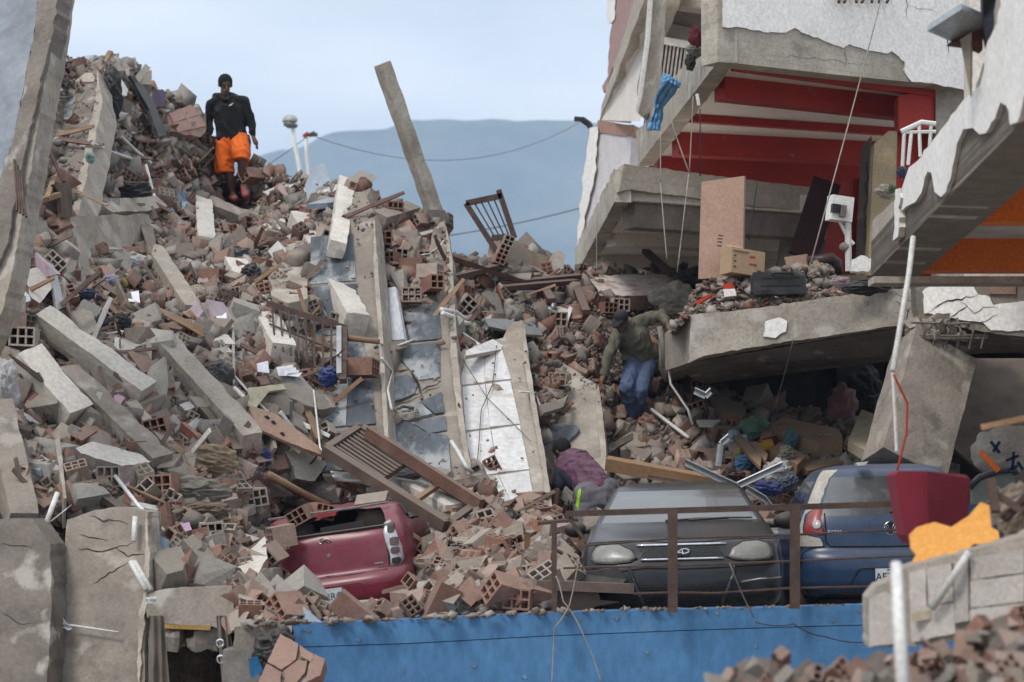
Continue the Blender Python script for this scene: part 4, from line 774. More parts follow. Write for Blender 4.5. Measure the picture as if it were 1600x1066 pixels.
def scatter():
    N = 165000; px = RNG.uniform(-20, 1440, N); py = RNG.uniform(90, 1060, N)
    t_ = np.interp(px, sky_x, sky_y); b_ = np.interp(px, bot_x, bot_y); ok = (py > t_ - 2) & (py < b_)
    for pg in EXCL: ok &= ~(inside(px, py, pg) & (RNG.random(N) > .035))
    ok &= ~(inside(px, py, [(1080, 600), (1440, 600), (1440, 860), (1240, 860)]) & (RNG.random(N) > .5))
    ok &= ~((px < 240) & (py > 805)) & ~inside(px, py, [(880, 765), (930, 765), (925, 845), (878, 850)])
    ok &= ~inside(px, py, [(925, 478), (1056, 470), (1056, 530), (1012, 560), (1012, 600), (930, 612)]) | ((RNG.random(N) < .8) & (py < 478))
    px, py = px[ok], py[ok]; n = len(px); Y = Yf(px, py)
    red = np.clip(np.exp(-(((px - 930) / 130) ** 2 + ((py - 560) / 130) ** 2)) + .8 * np.exp(-(((px - 1060) / 90) ** 2 + ((py - 690) / 70) ** 2)) + .4 * np.exp(-(((px - 740) / 120) ** 2 + ((py - 870) / 80) ** 2)) + .3 * np.exp(-(((px - 330) / 120) ** 2 + ((py - 270) / 70) ** 2)), 0, 1)
    big = np.clip(.9 * np.exp(-(((px - 740) / 160) ** 2 + ((py - 870) / 90) ** 2)) + .8 * np.exp(-(((px - 440) / 80) ** 2 + ((py - 930) / 50) ** 2)) + .6 * np.exp(-(((px - 640) / 50) ** 2 + ((py - 400) / 70) ** 2)) + .35 * np.exp(-(((px - 500) / 150) ** 2 + ((py - 760) / 70) ** 2)), 0, 1)
    u_ = RNG.random(n); kind = np.empty(n, object); pb_ = .035 + .17 * big; ps = .42 + .45 * red; pc_ = .80 + .15 * red
    kind[:] = 'concrete_chunk'; kind[u_ < pb_ + ps * (1 - pb_)] = 'brick_shard'; kind[u_ < pb_] = 'hollow_brick'; kind[(u_ > .955) & (red < .6)] = 'plaster_piece'
    size = np.exp(RNG.normal(0, .62, n)) * .056 * (1 + .25 * big - .28 * red); size = np.clip(size, .025, .30)
    size *= np.exp(.75 * np.array([noise.noise(Vector((a * .016, b__ * .02, 2.2))) + .5 * noise.noise(Vector((a * .05, b__ * .06, 5))) for a, b__ in zip(px, py)])); size = np.clip(size, .02, .36); hb = kind == 'hollow_brick'; size[hb] = RNG.uniform(.6, 1.05, hb.sum()); size[kind == 'plaster_piece'] *= 1.3
    app = np.where(hb, .25 * size, size) / Y; 
    single = np.zeros(n, bool)
    for k, lim in (('hollow_brick', 190), ('brick_shard', 150), ('concrete_chunk', 200), ('plaster_piece', 130)):
        ids = np.where(kind == k)[0]
        o_ = ids[np.argsort(-app[ids] * RNG.uniform(.8, 1.2, len(ids)))]; single[o_[:lim]] = True
        size[o_[:lim]] *= 1.1
    buf = {k: ([], [], [], 0) for k in LIB}; acc = {k: [[], [], [], 0] for k in LIB}
    nvec = Vector((-.1, -.62, .78))
    LN = {k: [(np.array([tuple(v) for v in V_]), F_) for V_, F_ in v] for k, v in LIB.items()}
    for k in LIB:   # triangulate once
        L2 = []
        for V_, F_ in LN[k]:
            T = [];
            for f in F_:
                for q in range(1, len(f) - 1): T.append((f[0], f[q], f[q + 1]))
            L2.append((V_, np.array(T)))
        LN[k] = L2
    for i in range(n):
        k = kind[i]; s_ = float(size[i]); p = P(px[i], py[i], float(Y[i])); 
        nn = (nvec + Vector((RNG.normal(0, .42), RNG.normal(0, .42), RNG.normal(0, .42)))).normalized()
        if k == 'hollow_brick' : nn = (nvec + Vector(RNG.normal(0, .8, 3))).normalized()
        x = nn.orthogonal().normalized(); x = Matrix.Rotation(RNG.uniform(0, 6.283), 3, nn) @ x
        Rm = Matrix((x, nn.cross(x), nn)).transposed()
        if k == 'hollow_brick': Rm = Rm @ Euler((RNG.choice((0, 1.57)), 0, 0)).to_matrix()
        sx = s_ if k == 'hollow_brick' else s_ * RNG.uniform(.85, 1.35)
        th = 1.0 if k == 'hollow_brick' else RNG.uniform(.7, 1.5)
        h_ = (.06 if k == 'hollow_brick' else .15) * s_ + RNG.uniform(-.05, .06)
        p = p + Vector((0, -.0, 0)) + nvec * (h_ + (.03 if single[i] else 0))
        if single[i]: piece(k, (Rm @ Matrix.Diagonal((sx, s_, s_ * th))).to_4x4(), p, px[i], py[i]); continue
        j = RNG.integers(len(LN[k])); Va, Ta = LN[k][j]
        A = np.array(Rm) @ np.diag((sx, s_, s_ * th)); Vw = Va @ A.T + np.array(p); a = acc[k]
        pc = PALS[k][RNG.integers(len(PALS[k]))] * RNG.uniform(.30, 1.2); 
        a[0].append(Vw); a[1].append(Ta + a[3]); 
        if red[i] > .35 and k == 'brick_shard' and RNG.random() < .6: pc = np.array(TONES[k][RNG.choice((0, 1, 4))][1]) * RNG.uniform(.5, 1.15)
        a[2].append(np.tile(np.r_[pc, 1], (len(Va), 1))); a[3] += len(Va)
    for k, nm in (('hollow_brick', 'brick_rubble'), ('brick_shard', 'brick_shard_debris'), ('concrete_chunk', 'concrete_rubble'), ('plaster_piece', 'plaster_debris')):
        bulk(nm, *acc[k][:3])
def fines():
    """crumbs that fill the gaps between the pieces"""
    N = 95000; px = RNG.uniform(-20, 1440, N); py = RNG.uniform(90, 1060, N); ok = (py > np.interp(px, sky_x, sky_y)) & (py < np.interp(px, bot_x, bot_y) - 3) & ~((px < 240) & (py > 805))
    for pg in EXCL: ok &= ~(inside(px, py, pg) & (RNG.random(N) > .10))
    for _, pg in SLABS: ok &= ~(inside(px, py, pg) & (RNG.random(N) > .30))
    ok &= ~inside(px, py, SLABS[0][1])
    px, py = px[ok], py[ok]; n = len(px); Y = surf(px, py); pos = np.stack([(px - CX) * Y / F, Y, (HY - py) * Y / F], 1) + np.array((-.1, -.62, .78)) * RNG.uniform(-.10, .07, n)[:, None]
    q = RNG.normal(size=(n, 4)); q /= np.linalg.norm(q, axis=1, keepdims=True); a, b, c, d = q.T
    Rm = np.stack([1 - 2 * (c * c + d * d), 2 * (b * c - a * d), 2 * (b * d + a * c), 2 * (b * c + a * d), 1 - 2 * (b * b + d * d), 2 * (c * d - a * b), 2 * (b * d - a * c), 2 * (c * d + a * b), 1 - 2 * (b * b + c * c)], 1).reshape(n, 3, 3)
    sz = np.exp(RNG.normal(0, .4, n)) * .034; allp = np.concatenate([PALS['brick_shard'], PALS['concrete_chunk'], PALS['concrete_chunk'][:4], PALS['brick_shard'][:5]]); cl = allp[RNG.integers(len(allp), size=n)] * RNG.uniform(.5, 1.2, n)[:, None]
    vs, ts, cs = [], [], []; base = 0; r5 = random.Random(9); VAR = []
    for k in range(8):
        V_, F_ = slabby(r5, r5.uniform(.12, .3)); VAR.append((np.array([tuple(v) for v in V_]), np.array(F_)))
    w_ = RNG.integers(8, size=n)
    for k, (Va, Ta) in enumerate(VAR):
        i = np.where(w_ == k)[0]; A = np.einsum('nij,vj->nvi', Rm[i], Va) * sz[i, None, None] + pos[i, None, :]; m_ = len(Va)
        vs.append(A.reshape(-1, 3)); ts.append((Ta[None] + (np.arange(len(i)) * m_)[:, None, None] + base).reshape(-1, 3)); cs.append(np.repeat(np.c_[cl[i], np.ones(len(i))], m_, 0)); base += len(i) * m_
    bulk('fine_rubble', vs, ts, cs)
def bulk(nm, vs, ts, cs):
    Va = np.concatenate(vs); T = np.concatenate(ts); C = np.concatenate(cs)
    me = bpy.data.meshes.new(nm); me.vertices.add(len(Va)); me.vertices.foreach_set('co', Va.astype(np.float32).ravel())
    me.loops.add(len(T) * 3); me.loops.foreach_set('vertex_index', T.astype(np.int32).ravel()); me.polygons.add(len(T)); me.polygons.foreach_set('loop_start', np.arange(0, len(T) * 3, 3, dtype=np.int32))
    me.update(calc_edges=True); me.validate(); at = me.color_attributes.new('Col', 'FLOAT_COLOR', 'POINT'); at.data.foreach_set('color', C.astype(np.float32).ravel()); me.materials.append(stuff_m)
    o = link(nm, me); tag(o, kind='stuff'); print(nm, len(T))
scatter(); fines()
# ------------------------------------------------------------------ cars: bodies lofted from plan outlines at rising heights; y = 0 is the end that faces the camera
class Car:
    def __init__(s, T, n=3.6, NX=28, NS=16):
        s.T = np.array(T, float); s.n = n; s.NX = NX; s.NS = NS      # rows: z, half width, y of near end, y of far end, corner radius
    def row(s, z): return [np.interp(z, s.T[:, 0], s.T[:, k]) for k in (1, 2, 3, 4)]
    def fy(s, x, z):
        w_, y0, y1, r = s.row(z); q = min(1, abs(x) / w_); return y0 + r * (1 - (1 - q ** s.n) ** (1 / s.n))
    def grid(s, zs):
        rows = []
        for z in zs:
            w_, y0, y1, r = s.row(z); pts = []
            for k in range(s.NX + 1):
                t = math.sin((k / s.NX - .5) * math.pi); t = t * .55 + (k / s.NX * 2 - 1) * .45; x = w_ * max(-1, min(1, t)); pts.append(Vector((x, s.fy(x, z), z)))
            for k in range(1, s.NS): pts.append(Vector((w_, y0 + r + (y1 - .25 - y0 - r) * k / s.NS, z)))
            for k in range(s.NX + 1):
                t = 1 - 2 * k / s.NX; q = abs(t); pts.append(Vector((w_ * t, y1 - .25 * (1 - (1 - q ** 3) ** (1 / 3)), z)))
            for k in range(s.NS - 1, 0, -1): pts.append(Vector((-w_, y0 + r + (y1 - .25 - y0 - r) * k / s.NS, z)))
            rows.append(pts)
        return rows
    def shell(s, zs, sel):
        """faces of the loft sorted into named meshes by sel(x, y, z, side)"""
        G = s.grid(zs); n = len(G[0]); out = {}
        for j in range(len(zs) - 1):
            for i in range(n):
                q = [G[j][i], G[j][(i + 1) % n], G[j + 1][(i + 1) % n], G[j + 1][i]]; c = sum(q, Vector((0, 0, 0))) / 4
                sd = 'front' if i < s.NX else 'right' if i < s.NX + s.NS else 'back' if i < 2 * s.NX + s.NS else 'left'
                k = sel(c.x, c.y, c.z, sd); k = k + '#' + sd if k == 'side_window' else k; out.setdefault(k, []).append((j, i, (j * n + i, j * n + (i + 1) % n, (j + 1) * n + (i + 1) % n, (j + 1) * n + i)))
        A = [p for r in G for p in r]; res = {}
        for k, fs in out.items():
            if k is None: continue
            ids = sorted({v for _, _, f in fs for v in f}); mp_ = {v: a for a, v in enumerate(ids)}; mb = MB(); mb.add([A[v] for v in ids], [tuple(mp_[v] for v in f) for _, _, f in fs]); res[k] = mb
        top = G[-1]; c = sum(top, Vector((0, 0, 0))) / n; b = res['body']; k0 = len(b.v); ring = [p.lerp(c, .5) + Vector((0, 0, .015)) for p in top]
        b.v += [p.copy() for p in top] + ring + [c + Vector((0, 0, .02))]
        for i in range(n): j = (i + 1) % n; b.f += [(k0 + i, k0 + j, k0 + n + j, k0 + n + i), (k0 + n + i, k0 + n + j, k0 + 2 * n)]; b.m += [0, 0]
        return res
    def patch(s, out_, off=.006, th=.02, bulge=0., rings=4, mb=None, skirt=True, mi=0):
        """a lens or plate that follows the car's face; out_ = [(x, z)]"""
        mb = mb or MB(); n = len(out_); cx = sum(p[0] for p in out_) / n; cz = sum(p[1] for p in out_) / n; V = []; Fc = []
        for k in range(rings + 1):
            t = 1 - k / rings
            for x, z in out_:
                a, b = cx + (x - cx) * t, cz + (z - cz) * t; V.append(Vector((a, s.fy(a, b) - off - bulge * (1 - t * t), b)))
        for k in range(rings):
            for i in range(n): j = (i + 1) % n; Fc.append((k * n + i, k * n + j, (k + 1) * n + j, (k + 1) * n + i))
        if skirt:
            m0 = len(V); V += [V[i] + Vector((0, th + off, 0)) for i in range(n)]
            Fc += [(m0 + i, m0 + (i + 1) % n, (i + 1) % n, i) for i in range(n)]
        return mb.add(V, Fc, mi)
    def line(s, pts, r, off=.003, mb=None, n=5):
        q = []
        for (a, b), (c, d) in zip(pts[:-1], pts[1:]):
            m_ = max(1, int(math.hypot(c - a, d - b) / .05))
            for k in range(m_): t = k / m_; x, z = a + (c - a) * t, b + (d - b) * t; q.append(Vector((x, s.fy(x, z) - off, z)))
        x, z = pts[-1]; q.append(Vector((x, s.fy(x, z) - off, z))); return (mb or MB()).tube(q, r, n)
def mir(pts): return [(-x, z) for x, z in pts][::-1]
def rrect(cx, cz, w_, h_, r, n=4):
    o = []
    for sx, sz, a0 in ((1, 1, 0), (-1, 1, 90), (-1, -1, 180), (1, -1, 270)):
        for k in range(n + 1): a = R(a0 + 90 * k / n); o.append((cx + sx * (w_ / 2 - r) + r * math.cos(a), cz + sz * (h_ / 2 - r) + r * math.sin(a)))
    return o
def wheel(parent, x, y, r=.30, w_=.19):
    mb = MB(); n = 24; prof = [(r * .62, -w_ / 2), (r * .93, -w_ / 2), (r, -w_ * .3), (r, w_ * .3), (r * .93, w_ / 2), (r * .62, w_ / 2)]; V = []; Fc = []
    for k in range(n):
        a = 6.2832 * k / n
        for q, h in prof: V.append(Vector((x + h, y + q * math.cos(a), r + q * math.sin(a))))
    m_ = len(prof)
    for k in range(n):
        for j in range(m_ - 1): Fc.append((k * m_ + j, ((k + 1) % n) * m_ + j, ((k + 1) % n) * m_ + j + 1, k * m_ + j + 1))
    wh = mb.add(V, Fc).build('wheel', rubber, parent, local=True, smooth=True)
    mb = MB().tube([(x - w_ * .35, y, r), (x + w_ * .35, y, r)], r * .62, 20)
    for k in range(5): a = 6.2832 * k / 5; mb.bar((x + math.copysign(w_ * .42, x), y, r), (x + math.copysign(w_ * .42, x), y + r * .58 * math.cos(a), r + r * .58 * math.sin(a)), .05, .03, (1, 0, 0))
    mb.build('rim', galv, wh, local=True)
def text(s, size, parent, loc, rot=(R(90), 0, 0), m=None, name='lettering', depth=.002, sx=1.0, align='CENTER'):
    c = bpy.data.curves.new(name, 'FONT'); c.body = s; c.size = size; c.align_x = align; c.align_y = 'CENTER'; c.extrude = depth; c.resolution_u = 3
    o = bpy.data.objects.new(name, c); COL.objects.link(o); dg = bpy.context.evaluated_depsgraph_get(); dg.update(); me = bpy.data.meshes.new_from_object(o.evaluated_get(dg))
    bpy.data.objects.remove(o); me.materials.clear(); me.materials.append(m or black_p)
    o = link(name, me, parent, loc, rot); o.scale = (sx, 1, 1); return o
def paint(name, c, dust, rough=.2, dustc=(.40, .37, .33)): return mat(name, c, tuple(x * .9 for x in c), rough=rough, scale=2.6, fine=14, bump=0, dust=dust, dustc=dustc, rnd=0, spec=.32, coat=.0, stain=(tuple(.8 * x + .012 for x in c), 2.2, .60))
glass = mat('car_glass', (.025, .03, .034), (.02, .024, .028), rough=.06, scale=2.2, fine=20, bump=0, dust=.16, dustc=(.34, .34, .33), rnd=0, spec=1.0, coat=.6, stain=((.11, .115, .115), 1.5, .56))
blacktrim = mat('black_trim', (.014, .014, .016), scale=4, rough=.45, bump=.05, dust=.25, rnd=0)
platew = mat('plate_white', (.62, .65, .66), (.52, .55, .56), scale=5, bump=.02, rough=.4, rnd=0)
ink = mat('plate_ink', (.02, .03, .09), scale=5, bump=0, rnd=0)
# ---- dark sedan, nose to the camera
sed = Car([(.20, .70, .14, 4.25, .45), (.27, .80, .03, 4.32, .5), (.36, .83, -.02, 4.36, .5), (.48, .84, -.02, 4.38, .5), (.58, .84, .0, 4.37, .5), (.66, .83, .04, 4.33, .5), (.74, .82, .09, 4.30, .5), (.785, .80, .15, 4.26, .48), (.82, .785, .27, 4.2, .42), (.86, .77, .5, 4.1, .35), (.90, .755, .78, 4.0, .25), (.925, .74, .98, 3.9, .2), (.945, .725, 1.08, 3.80, .16), (1.05, .665, 1.30, 3.52, .16), (1.16, .605, 1.54, 3.28, .16), (1.235, .565, 1.75, 3.12, .18), (1.265, .53, 1.88, 3.0, .2), (1.285, .45, 2.05, 2.85, .2)])
e = empty('sedan', P(1069, 1000, 18.35), 'dusty dark sedan with a crushed bumper parked nose first behind the railing', 'car')
e.location.z = -1.03; e.rotation_euler = (0, R(-1.6), R(-3.6)); WLOC[e.name] = e.location.copy()
ws = lambda x, y, z, sd: 'windshield' if sd == 'front' and .955 < z < 1.225 and abs(x) < sed.row(z)[0] * .93 else 'side_window' if sd in ('left', 'right') and .97 < z < 1.20 and 1.75 < y < 3.3 else 'rear_window' if sd == 'back' and .96 < z < 1.2 and abs(x) < .55 else 'body'
sh = sed.shell(np.concatenate([np.linspace(.20, .76, 15), np.linspace(.775, .95, 16), np.linspace(.965, 1.285, 16)]), ws)
sp = paint('dark_sedan_paint', (.006, .009, .014), .075)
sh['body'].build('body', sp, e, local=True, smooth=True)
for k in [k for k in sh if k != 'body']: sh[k].build(k.split('#')[0], glass, e, local=True, smooth=True)
hl = [(.36, .665), (.40, .735), (.50, .785), (.62, .79), (.70, .765), (.735, .715), (.735, .66), (.70, .635), (.56, .625), (.42, .64)]
lens = mat('clouded_lens', (.235, .24, .22), (.18, .185, .172), scale=5, rough=.22, bump=0, rnd=0, spec=.6, dust=.2)
for q in (hl, mir(hl)):
    h = sed.patch(q, .008, .03, .016).build('headlight', lens, e, local=True, smooth=True)
    sed.line(q + [q[0]], .008, .012).build('gasket', blacktrim, h, local=True)
sed.patch([(-.34, .655), (-.36, .755), (.36, .755), (.34, .655)], -.012, 0, 0, skirt=False).build('grille_back', dark_m, e, local=True)
mb = MB()
for k in range(24):
    x = -.33 + .66 * k / 23
    for d in (-.04, .04): sed.line([(max(-.34, min(.34, x - d)), .668), (max(-.34, min(.34, x + d)), .745)], .0032, .004, mb, 4)
mb.build('grille', mat('grille_metal', (.07, .07, .072), scale=5, rough=.35, bump=0, metal=.5), e, local=True)
for z, hh in ((.765, .012), (.650, .011)):
    mb = MB(); sed.line([(-.36 + .03 * (z < .7), z), (.36 - .03 * (z < .7), z)], hh, .012, mb, 6); mb.build('chrome_strip', chrome, e, local=True, smooth=True)
lg = MB(); off = .035
for a in ([(-.055, .685), (.0, .725), (.012, .685)], [(-.03, .697), (.01, .697)], [(.0, .725), (.035, .728), (.06, .718), (.055, .70), (.02, .69)]): sed.line(a, .0085, off, lg, 6)
lg.build('badge', chrome, e, local=True)
sed.line([(-.80, .79), (-.40, .805), (-.1, .783), (.2, .783), (.45, .80), (.8, .79)], .006, -.001).build('hood_gap', dark_m, e, local=True)
# bumper: lower grille, fog recess on the unbroken side, torn left end
low = [(-.36, .25), (-.40, .44), (.40, .44), (.36, .25)]
sed.patch(low, .002, 0, 0, skirt=False).build('lower_grille_back', dark_m, e, local=True)
mb = MB()
for k in range(10):
    z = .265 + .165 * k / 9
    q = []
    for j in range(27): x = -.36 + .72 * j / 26; q.append((x, z + (.006 if j % 2 else -.006)))
    sed.line(q, .003, .006, mb, 4)
for s_ in (-1, 1): sed.line([(.43 * s_, .60), (.37 * s_, .42), (.30 * s_, .24)], .016, .008, mb, 6)
mb.build('lower_grille', mat('grille_metal', (.07, .07, .072), scale=5, rough=.35, bump=0, metal=.5), e, local=True)
sed.patch(rrect(.60, .36, .30, .15, .05), .002, 0, 0, skirt=False).build('fog_recess', dark_m, e, local=True)
sed.line([(.47, .455), (.62, .475), (.80, .48)], .006, .008).build('bumper_trim', chrome, e, local=True)
sed.line([(-.78, .6), (-.5, .56), (-.3, .585), (.0, .57), (.3, .575), (.82, .60)], .006, .001).build('bumper_gap', dark_m, e, local=True)
mb = MB().prism([(-.86, -.02, .56), (-.52, -.10, .60), (-.45, -.12, .50), (-.55, -.12, .40), (-.80, -.06, .42)], (0, .08, 0)); mb.build('torn_bumper', mat('bumper_black', (.02, .022, .026), scale=4, rough=.4, bump=.1, dust=.45, rnd=0), e, local=True)
sed.patch([(-.86, .40), (-.84, .60), (-.78, .62), (-.76, .50), (-.70, .42)], .002, 0, 0, skirt=False).build('bumper_hole', dark_m, e, local=True)
MB().prism([(-.70, -.16, .27), (-.2, -.2, .285), (.0, -.2, .26), (-.62, -.16, .245)], (0, .1, -.01)).build('splitter', blacktrim, e, local=True)
for s_ in (-1, 1):
    w_, y0, y1, r = sed.row(.955)
    mb = MB(); mb.tube([Vector((s_ * .1 - .02, sed.fy(.1, .955) - .012, .958)), Vector((s_ * .1 + .28, sed.fy(.3, .97) - .02, .972)), Vector((s_ * .1 + .52, sed.fy(.5, .965) - .02, .966))], .009, 5); mb.build('wiper', blacktrim, e, local=True)
mb = MB().sphere((.93, 1.35, .93), (.12, .07, .075), 12, 8); mb.tube([(.76, 1.38, .9), (.9, 1.37, .9)], .03, 6); mb.build('side_mirror', blacktrim, e, local=True, smooth=True)
mb = MB().sphere((-.9, 1.4, .9), (.10, .06, .07), 12, 8); mb.tube([(-.74, 1.4, .89), (-.86, 1.4, .89)], .03, 6); mb.build('side_mirror', blacktrim, e, local=True, smooth=True)
for x in (-.74, .74):
    for y in (.85, 3.45): wheel(e, x, y, .30)
# ---- blue hatchback, tail to the camera
fox = Car([(.30, .72, .30, 3.6, .3), (.36, .79, .06, 3.7, .36), (.46, .815, -.01, 3.75, .36), (.60, .82, -.02, 3.77, .36), (.70, .82, .0, 3.75, .34), (.755, .815, .045, 3.72, .32), (.77, .81, .07, 3.72, .3), (.90, .815, .085, 3.66, .28), (1.0, .80, .11, 3.5, .26), (1.07, .775, .14, 2.75, .24), (1.15, .735, .19, 2.6, .22), (1.30, .67, .30, 2.35, .2), (1.43, .605, .40, 2.1, .2), (1.48, .57, .44, 2.0, .2), (1.515, .52, .52, 1.9, .2), (1.54, .42, .65, 1.75, .2)])
e = empty('hatchback', P(1397, 1000, 20.6), 'dark blue hatchback seen from behind with pale dust on its left pillar', 'car'); e.location.z = -1.10; e.rotation_euler = (0, R(-1.2), R(-2)); WLOC[e.name] = e.location.copy()
fs = lambda x, y, z, sd: 'rear_window' if sd == 'front' and 1.075 < z < 1.42 and abs(x) < fox.row(z)[0] * .80 else 'side_window' if sd in ('left', 'right') and 1.1 < z < 1.40 and .75 < y < 2.3 else 'body'
sh = fox.shell(np.concatenate([np.linspace(.30, .78, 14), np.linspace(.80, 1.06, 10), np.linspace(1.075, 1.54, 18)]), fs)
bp_ = paint('blue_car_paint', (.014, .045, .115), .16)
sh['body'].build('body', bp_, e, local=True, smooth=True)
for k in [k for k in sh if k != 'body']: sh[k].build(k.split('#')[0], glass, e, local=True, smooth=True)
tl = [(-.60, .90), (-.60, 1.16), (-.66, 1.17), (-.735, 1.08), (-.77, .97), (-.775, .90)]
red_l = mat('tail_lens', (.33, .018, .02), (.26, .014, .016), scale=6, rough=.2, bump=0, rnd=0, spec=.6, dust=.2)
for q in (tl, mir(tl)):
    h = fox.patch(q, .01, .02, .015).build('tail_light', red_l, e, local=True, smooth=True); s_ = -1 if q is tl else 1
    fox.patch(rrect(.665 * s_, 1.0, .075, .085, .036), .028, .01, .008).build('reverse_lamp', mat('clear_lamp', (.6, .58, .56), scale=6, rough=.2, bump=0), h, local=True, smooth=True)
fox.line([(-.585, 1.10), (-.585, .84), (-.55, .795), (0, .785), (.55, .795), (.585, .84), (.585, 1.10)], .008, .0).build('hatch_gap', dark_m, e, local=True)
fox.line([(-.82, .60), (-.79, .74), (-.70, .79), (-.6, .80)], .008, .001).build('bumper_gap', dark_m, e, local=True)
fox.patch([(-.38, .44), (-.30, .575), (-.27, .585), (.27, .585), (.30, .575), (.38, .44)], -.006, 0, 0, skirt=False).build('plate_recess', mat('blue_recess', (.024, .055, .12), scale=4, rough=.3, bump=0, rnd=0, dust=.3), e, local=True)
fox.line([(-.40, .43), (-.31, .58), (-.27, .592), (.27, .592), (.31, .58), (.40, .43)], .006, .002).build('recess_rim', dark_m, e, local=True)
pl_ = MB().box((.0, fox.fy(0, .52) - .016, .513), (.32, .012, .155)).build('number_plate', platew, e, local=True)
text('AFZ 151', .098, pl_, (.0, fox.fy(0, .52) - .0235, .513), m=ink, sx=.92); text('VENEZUELA', .022, pl_, (0, fox.fy(0, .52) - .0235, .577), m=ink); text('BOLIVARIANA', .018, pl_, (0, fox.fy(0, .52) - .0235, .449), m=ink)
bd = MB(); yb = fox.fy(0, .95) - .014
bd.tube([Vector((.058 * math.cos(a), yb, .955 + .058 * math.sin(a))) for a in [6.2832 * k / 24 for k in range(25)]], .006, 5)
for a in ([(-.03, .035), (-.012, -.005), (0, .022), (.012, -.005), (.03, .035)], [(-.045, .022), (-.02, -.042), (0, -.005), (.02, -.042), (.045, .022)]): bd.tube([Vector((x, yb, .955 + z)) for x, z in a], .0055, 5)
bg_ = bd.build('badge', chrome, e, local=True); fox.patch(rrect(0, .955, .11, .11, .054, 6), .006, .004).build('badge_disc', mat('badge_navy', (.02, .03, .05), scale=4, rough=.3, bump=0), bg_, local=True)
text('FOX', .05, e, (-.505, fox.fy(-.5, .92) - .006, .925), m=chrome, sx=1.3)
fox.line([(0, 1.10), (.05, 1.115), (.3, 1.13)], .009, .016).build('rear_wiper', blacktrim, e, local=True)
mb = MB(); fox.patch([(-.74, .29), (-.76, .38), (.76, .38), (.74, .29)], .004, 0, 0, skirt=False).build('bumper_skirt', blacktrim, e, local=True)
mb = MB().box((0, .9, .26), (1.3, 1.4, .1)); mb.build('underbody', dark_m, e, local=True)
dustp = mat('thick_dust', (.52, .475, .41), (.40, .365, .315), scale=4, fine=30, bump=.4, rnd=0)
mb = MB(); V = []; zz = np.linspace(.80, 1.50, 30)
for z in zz:
    xi = -np.interp(z, [.80, .89, .90, 1.05, 1.10, 1.18, 1.30, 1.43, 1.50], [.62, .64, .785, .775, .74, .625, .565, .505, .42]) + .02 * noise.noise(Vector((z * 14, 0, 0)))
    for k in range(10): x = xi + (-fox.row(z)[0] * .9995 - xi) * k / 9; V.append(Vector((x, fox.fy(x, z) - .005, z)))
mb.add(V, [(j * 10 + k, j * 10 + k + 1, (j + 1) * 10 + k + 1, (j + 1) * 10 + k) for j in range(29) for k in range(9)]); mb.build('dust_layer', dustp, e, local=True, smooth=True)
for x in (-.72, .72):
    for y in (.75, 3.05): wheel(e, x, y, .29)
MB().prism([P(1338, 723, 20.9), P(1357, 721, 20.9), P(1352, 727, 20.9), P(1340, 728, 20.9)], (0, .15, 0)).build('white_tile_scrap', wtile, label='small white tile scrap lying on the roof of the blue hatchback', cat='tile')
# ---- maroon hatchback, crushed
qq = Car([(.28, .62, .2, 3.3, .3), (.36, .70, .05, 3.4, .34), (.46, .725, .0, 3.42, .34), (.60, .73, .0, 3.42, .32), (.665, .725, .05, 3.4, .3), (.68, .72, .085, 3.4, .28), (.80, .725, .10, 3.3, .26), (.95, .715, .13, 3.1, .24), (1.05, .695, .17, 2.6, .22), (1.10, .67, .22, 2.4, .2), (1.18, .63, .30, 2.3, .2), (1.25, .58, .40, 2.2, .2), (1.275, .50, .52, 2.1, .2), (1.285, .40, .66, 2.0, .2)])
e = empty('maroon_hatchback', P(527, 935, 20.2), 'crushed maroon hatchback with its rear window gone, half buried in bricks', 'car'); e.location.z = -1.25; e.rotation_euler = (R(3), R(-8), R(-9)); WLOC[e.name] = e.location.copy()
qs = lambda x, y, z, sd: None if sd == 'front' and 1.055 < z < 1.235 and abs(x) < qq.row(z)[0] * .80 else 'side_window' if sd in ('left', 'right') and 1.08 < z < 1.22 and .7 < y < 2.2 else 'body'
sh = qq.shell(np.concatenate([np.linspace(.28, .66, 12), np.linspace(.67, 1.04, 14), np.linspace(1.06, 1.285, 12)]), qs)
mp_ = paint('maroon_paint', (.17, .012, .03), .16, dustc=(.42, .32, .31))
for v in sh['body'].v:                                     # dents in the roof and quarter panels
    if v.z > 1.0: k_ = min(1, (v.z - 1.0) * 5); v.z += k_ * (noise.noise(v * 3) * .07 + noise.noise(v * 9) * .02 - .05 * max(0, -v.x) - .03); v.y += k_ * (noise.noise(v * 4 + Vector((3, 3, 3))) * .06 + .05)
bo = sh['body'].build('body', mp_, e, local=True, smooth=True); [sh[k].build('side_window', glass, e, local=True, smooth=True) for k in sh if k != 'body']
MB().box((0, 1.3, .95), (1.2, .05, .7)).box((0, .95, .88), (1.24, .7, .04)).build('cabin', dark_m, e, local=True)
seat_m = mat('seat_cloth', (.17, .13, .105), scale=5, bump=.1)
for x in (-.36, .36): MB().sphere((x, .62, 1.10), (.17, .07, .115), 12, 8).box((x, .66, .92), (.42, .1, .3)).build('headrest', seat_m, e, local=True, smooth=True)
MB().bar((-.05, .28, 1.085), (.35, .3, 1.10), .04, .05).build('trim_strip', blacktrim, e, local=True)
qq.line([(-.59, 1.055), (.59, 1.055)], .014, .0).build('window_seal', blacktrim, e, local=True)
qq.line([(-.57, 1.245), (-.2, 1.25), (.2, 1.245), (.55, 1.25)], .012, .005).build('roof_edge', mat('torn_metal', (.3, .25, .24), scale=8, bump=.4), e, local=True)
MB().prism([(-.08, .36, 1.20), (.08, .36, 1.20), (.1, .36, 1.235), (-.1, .36, 1.235)], (0, .1, 0)).build('brake_lamp', red_l, e, local=True)
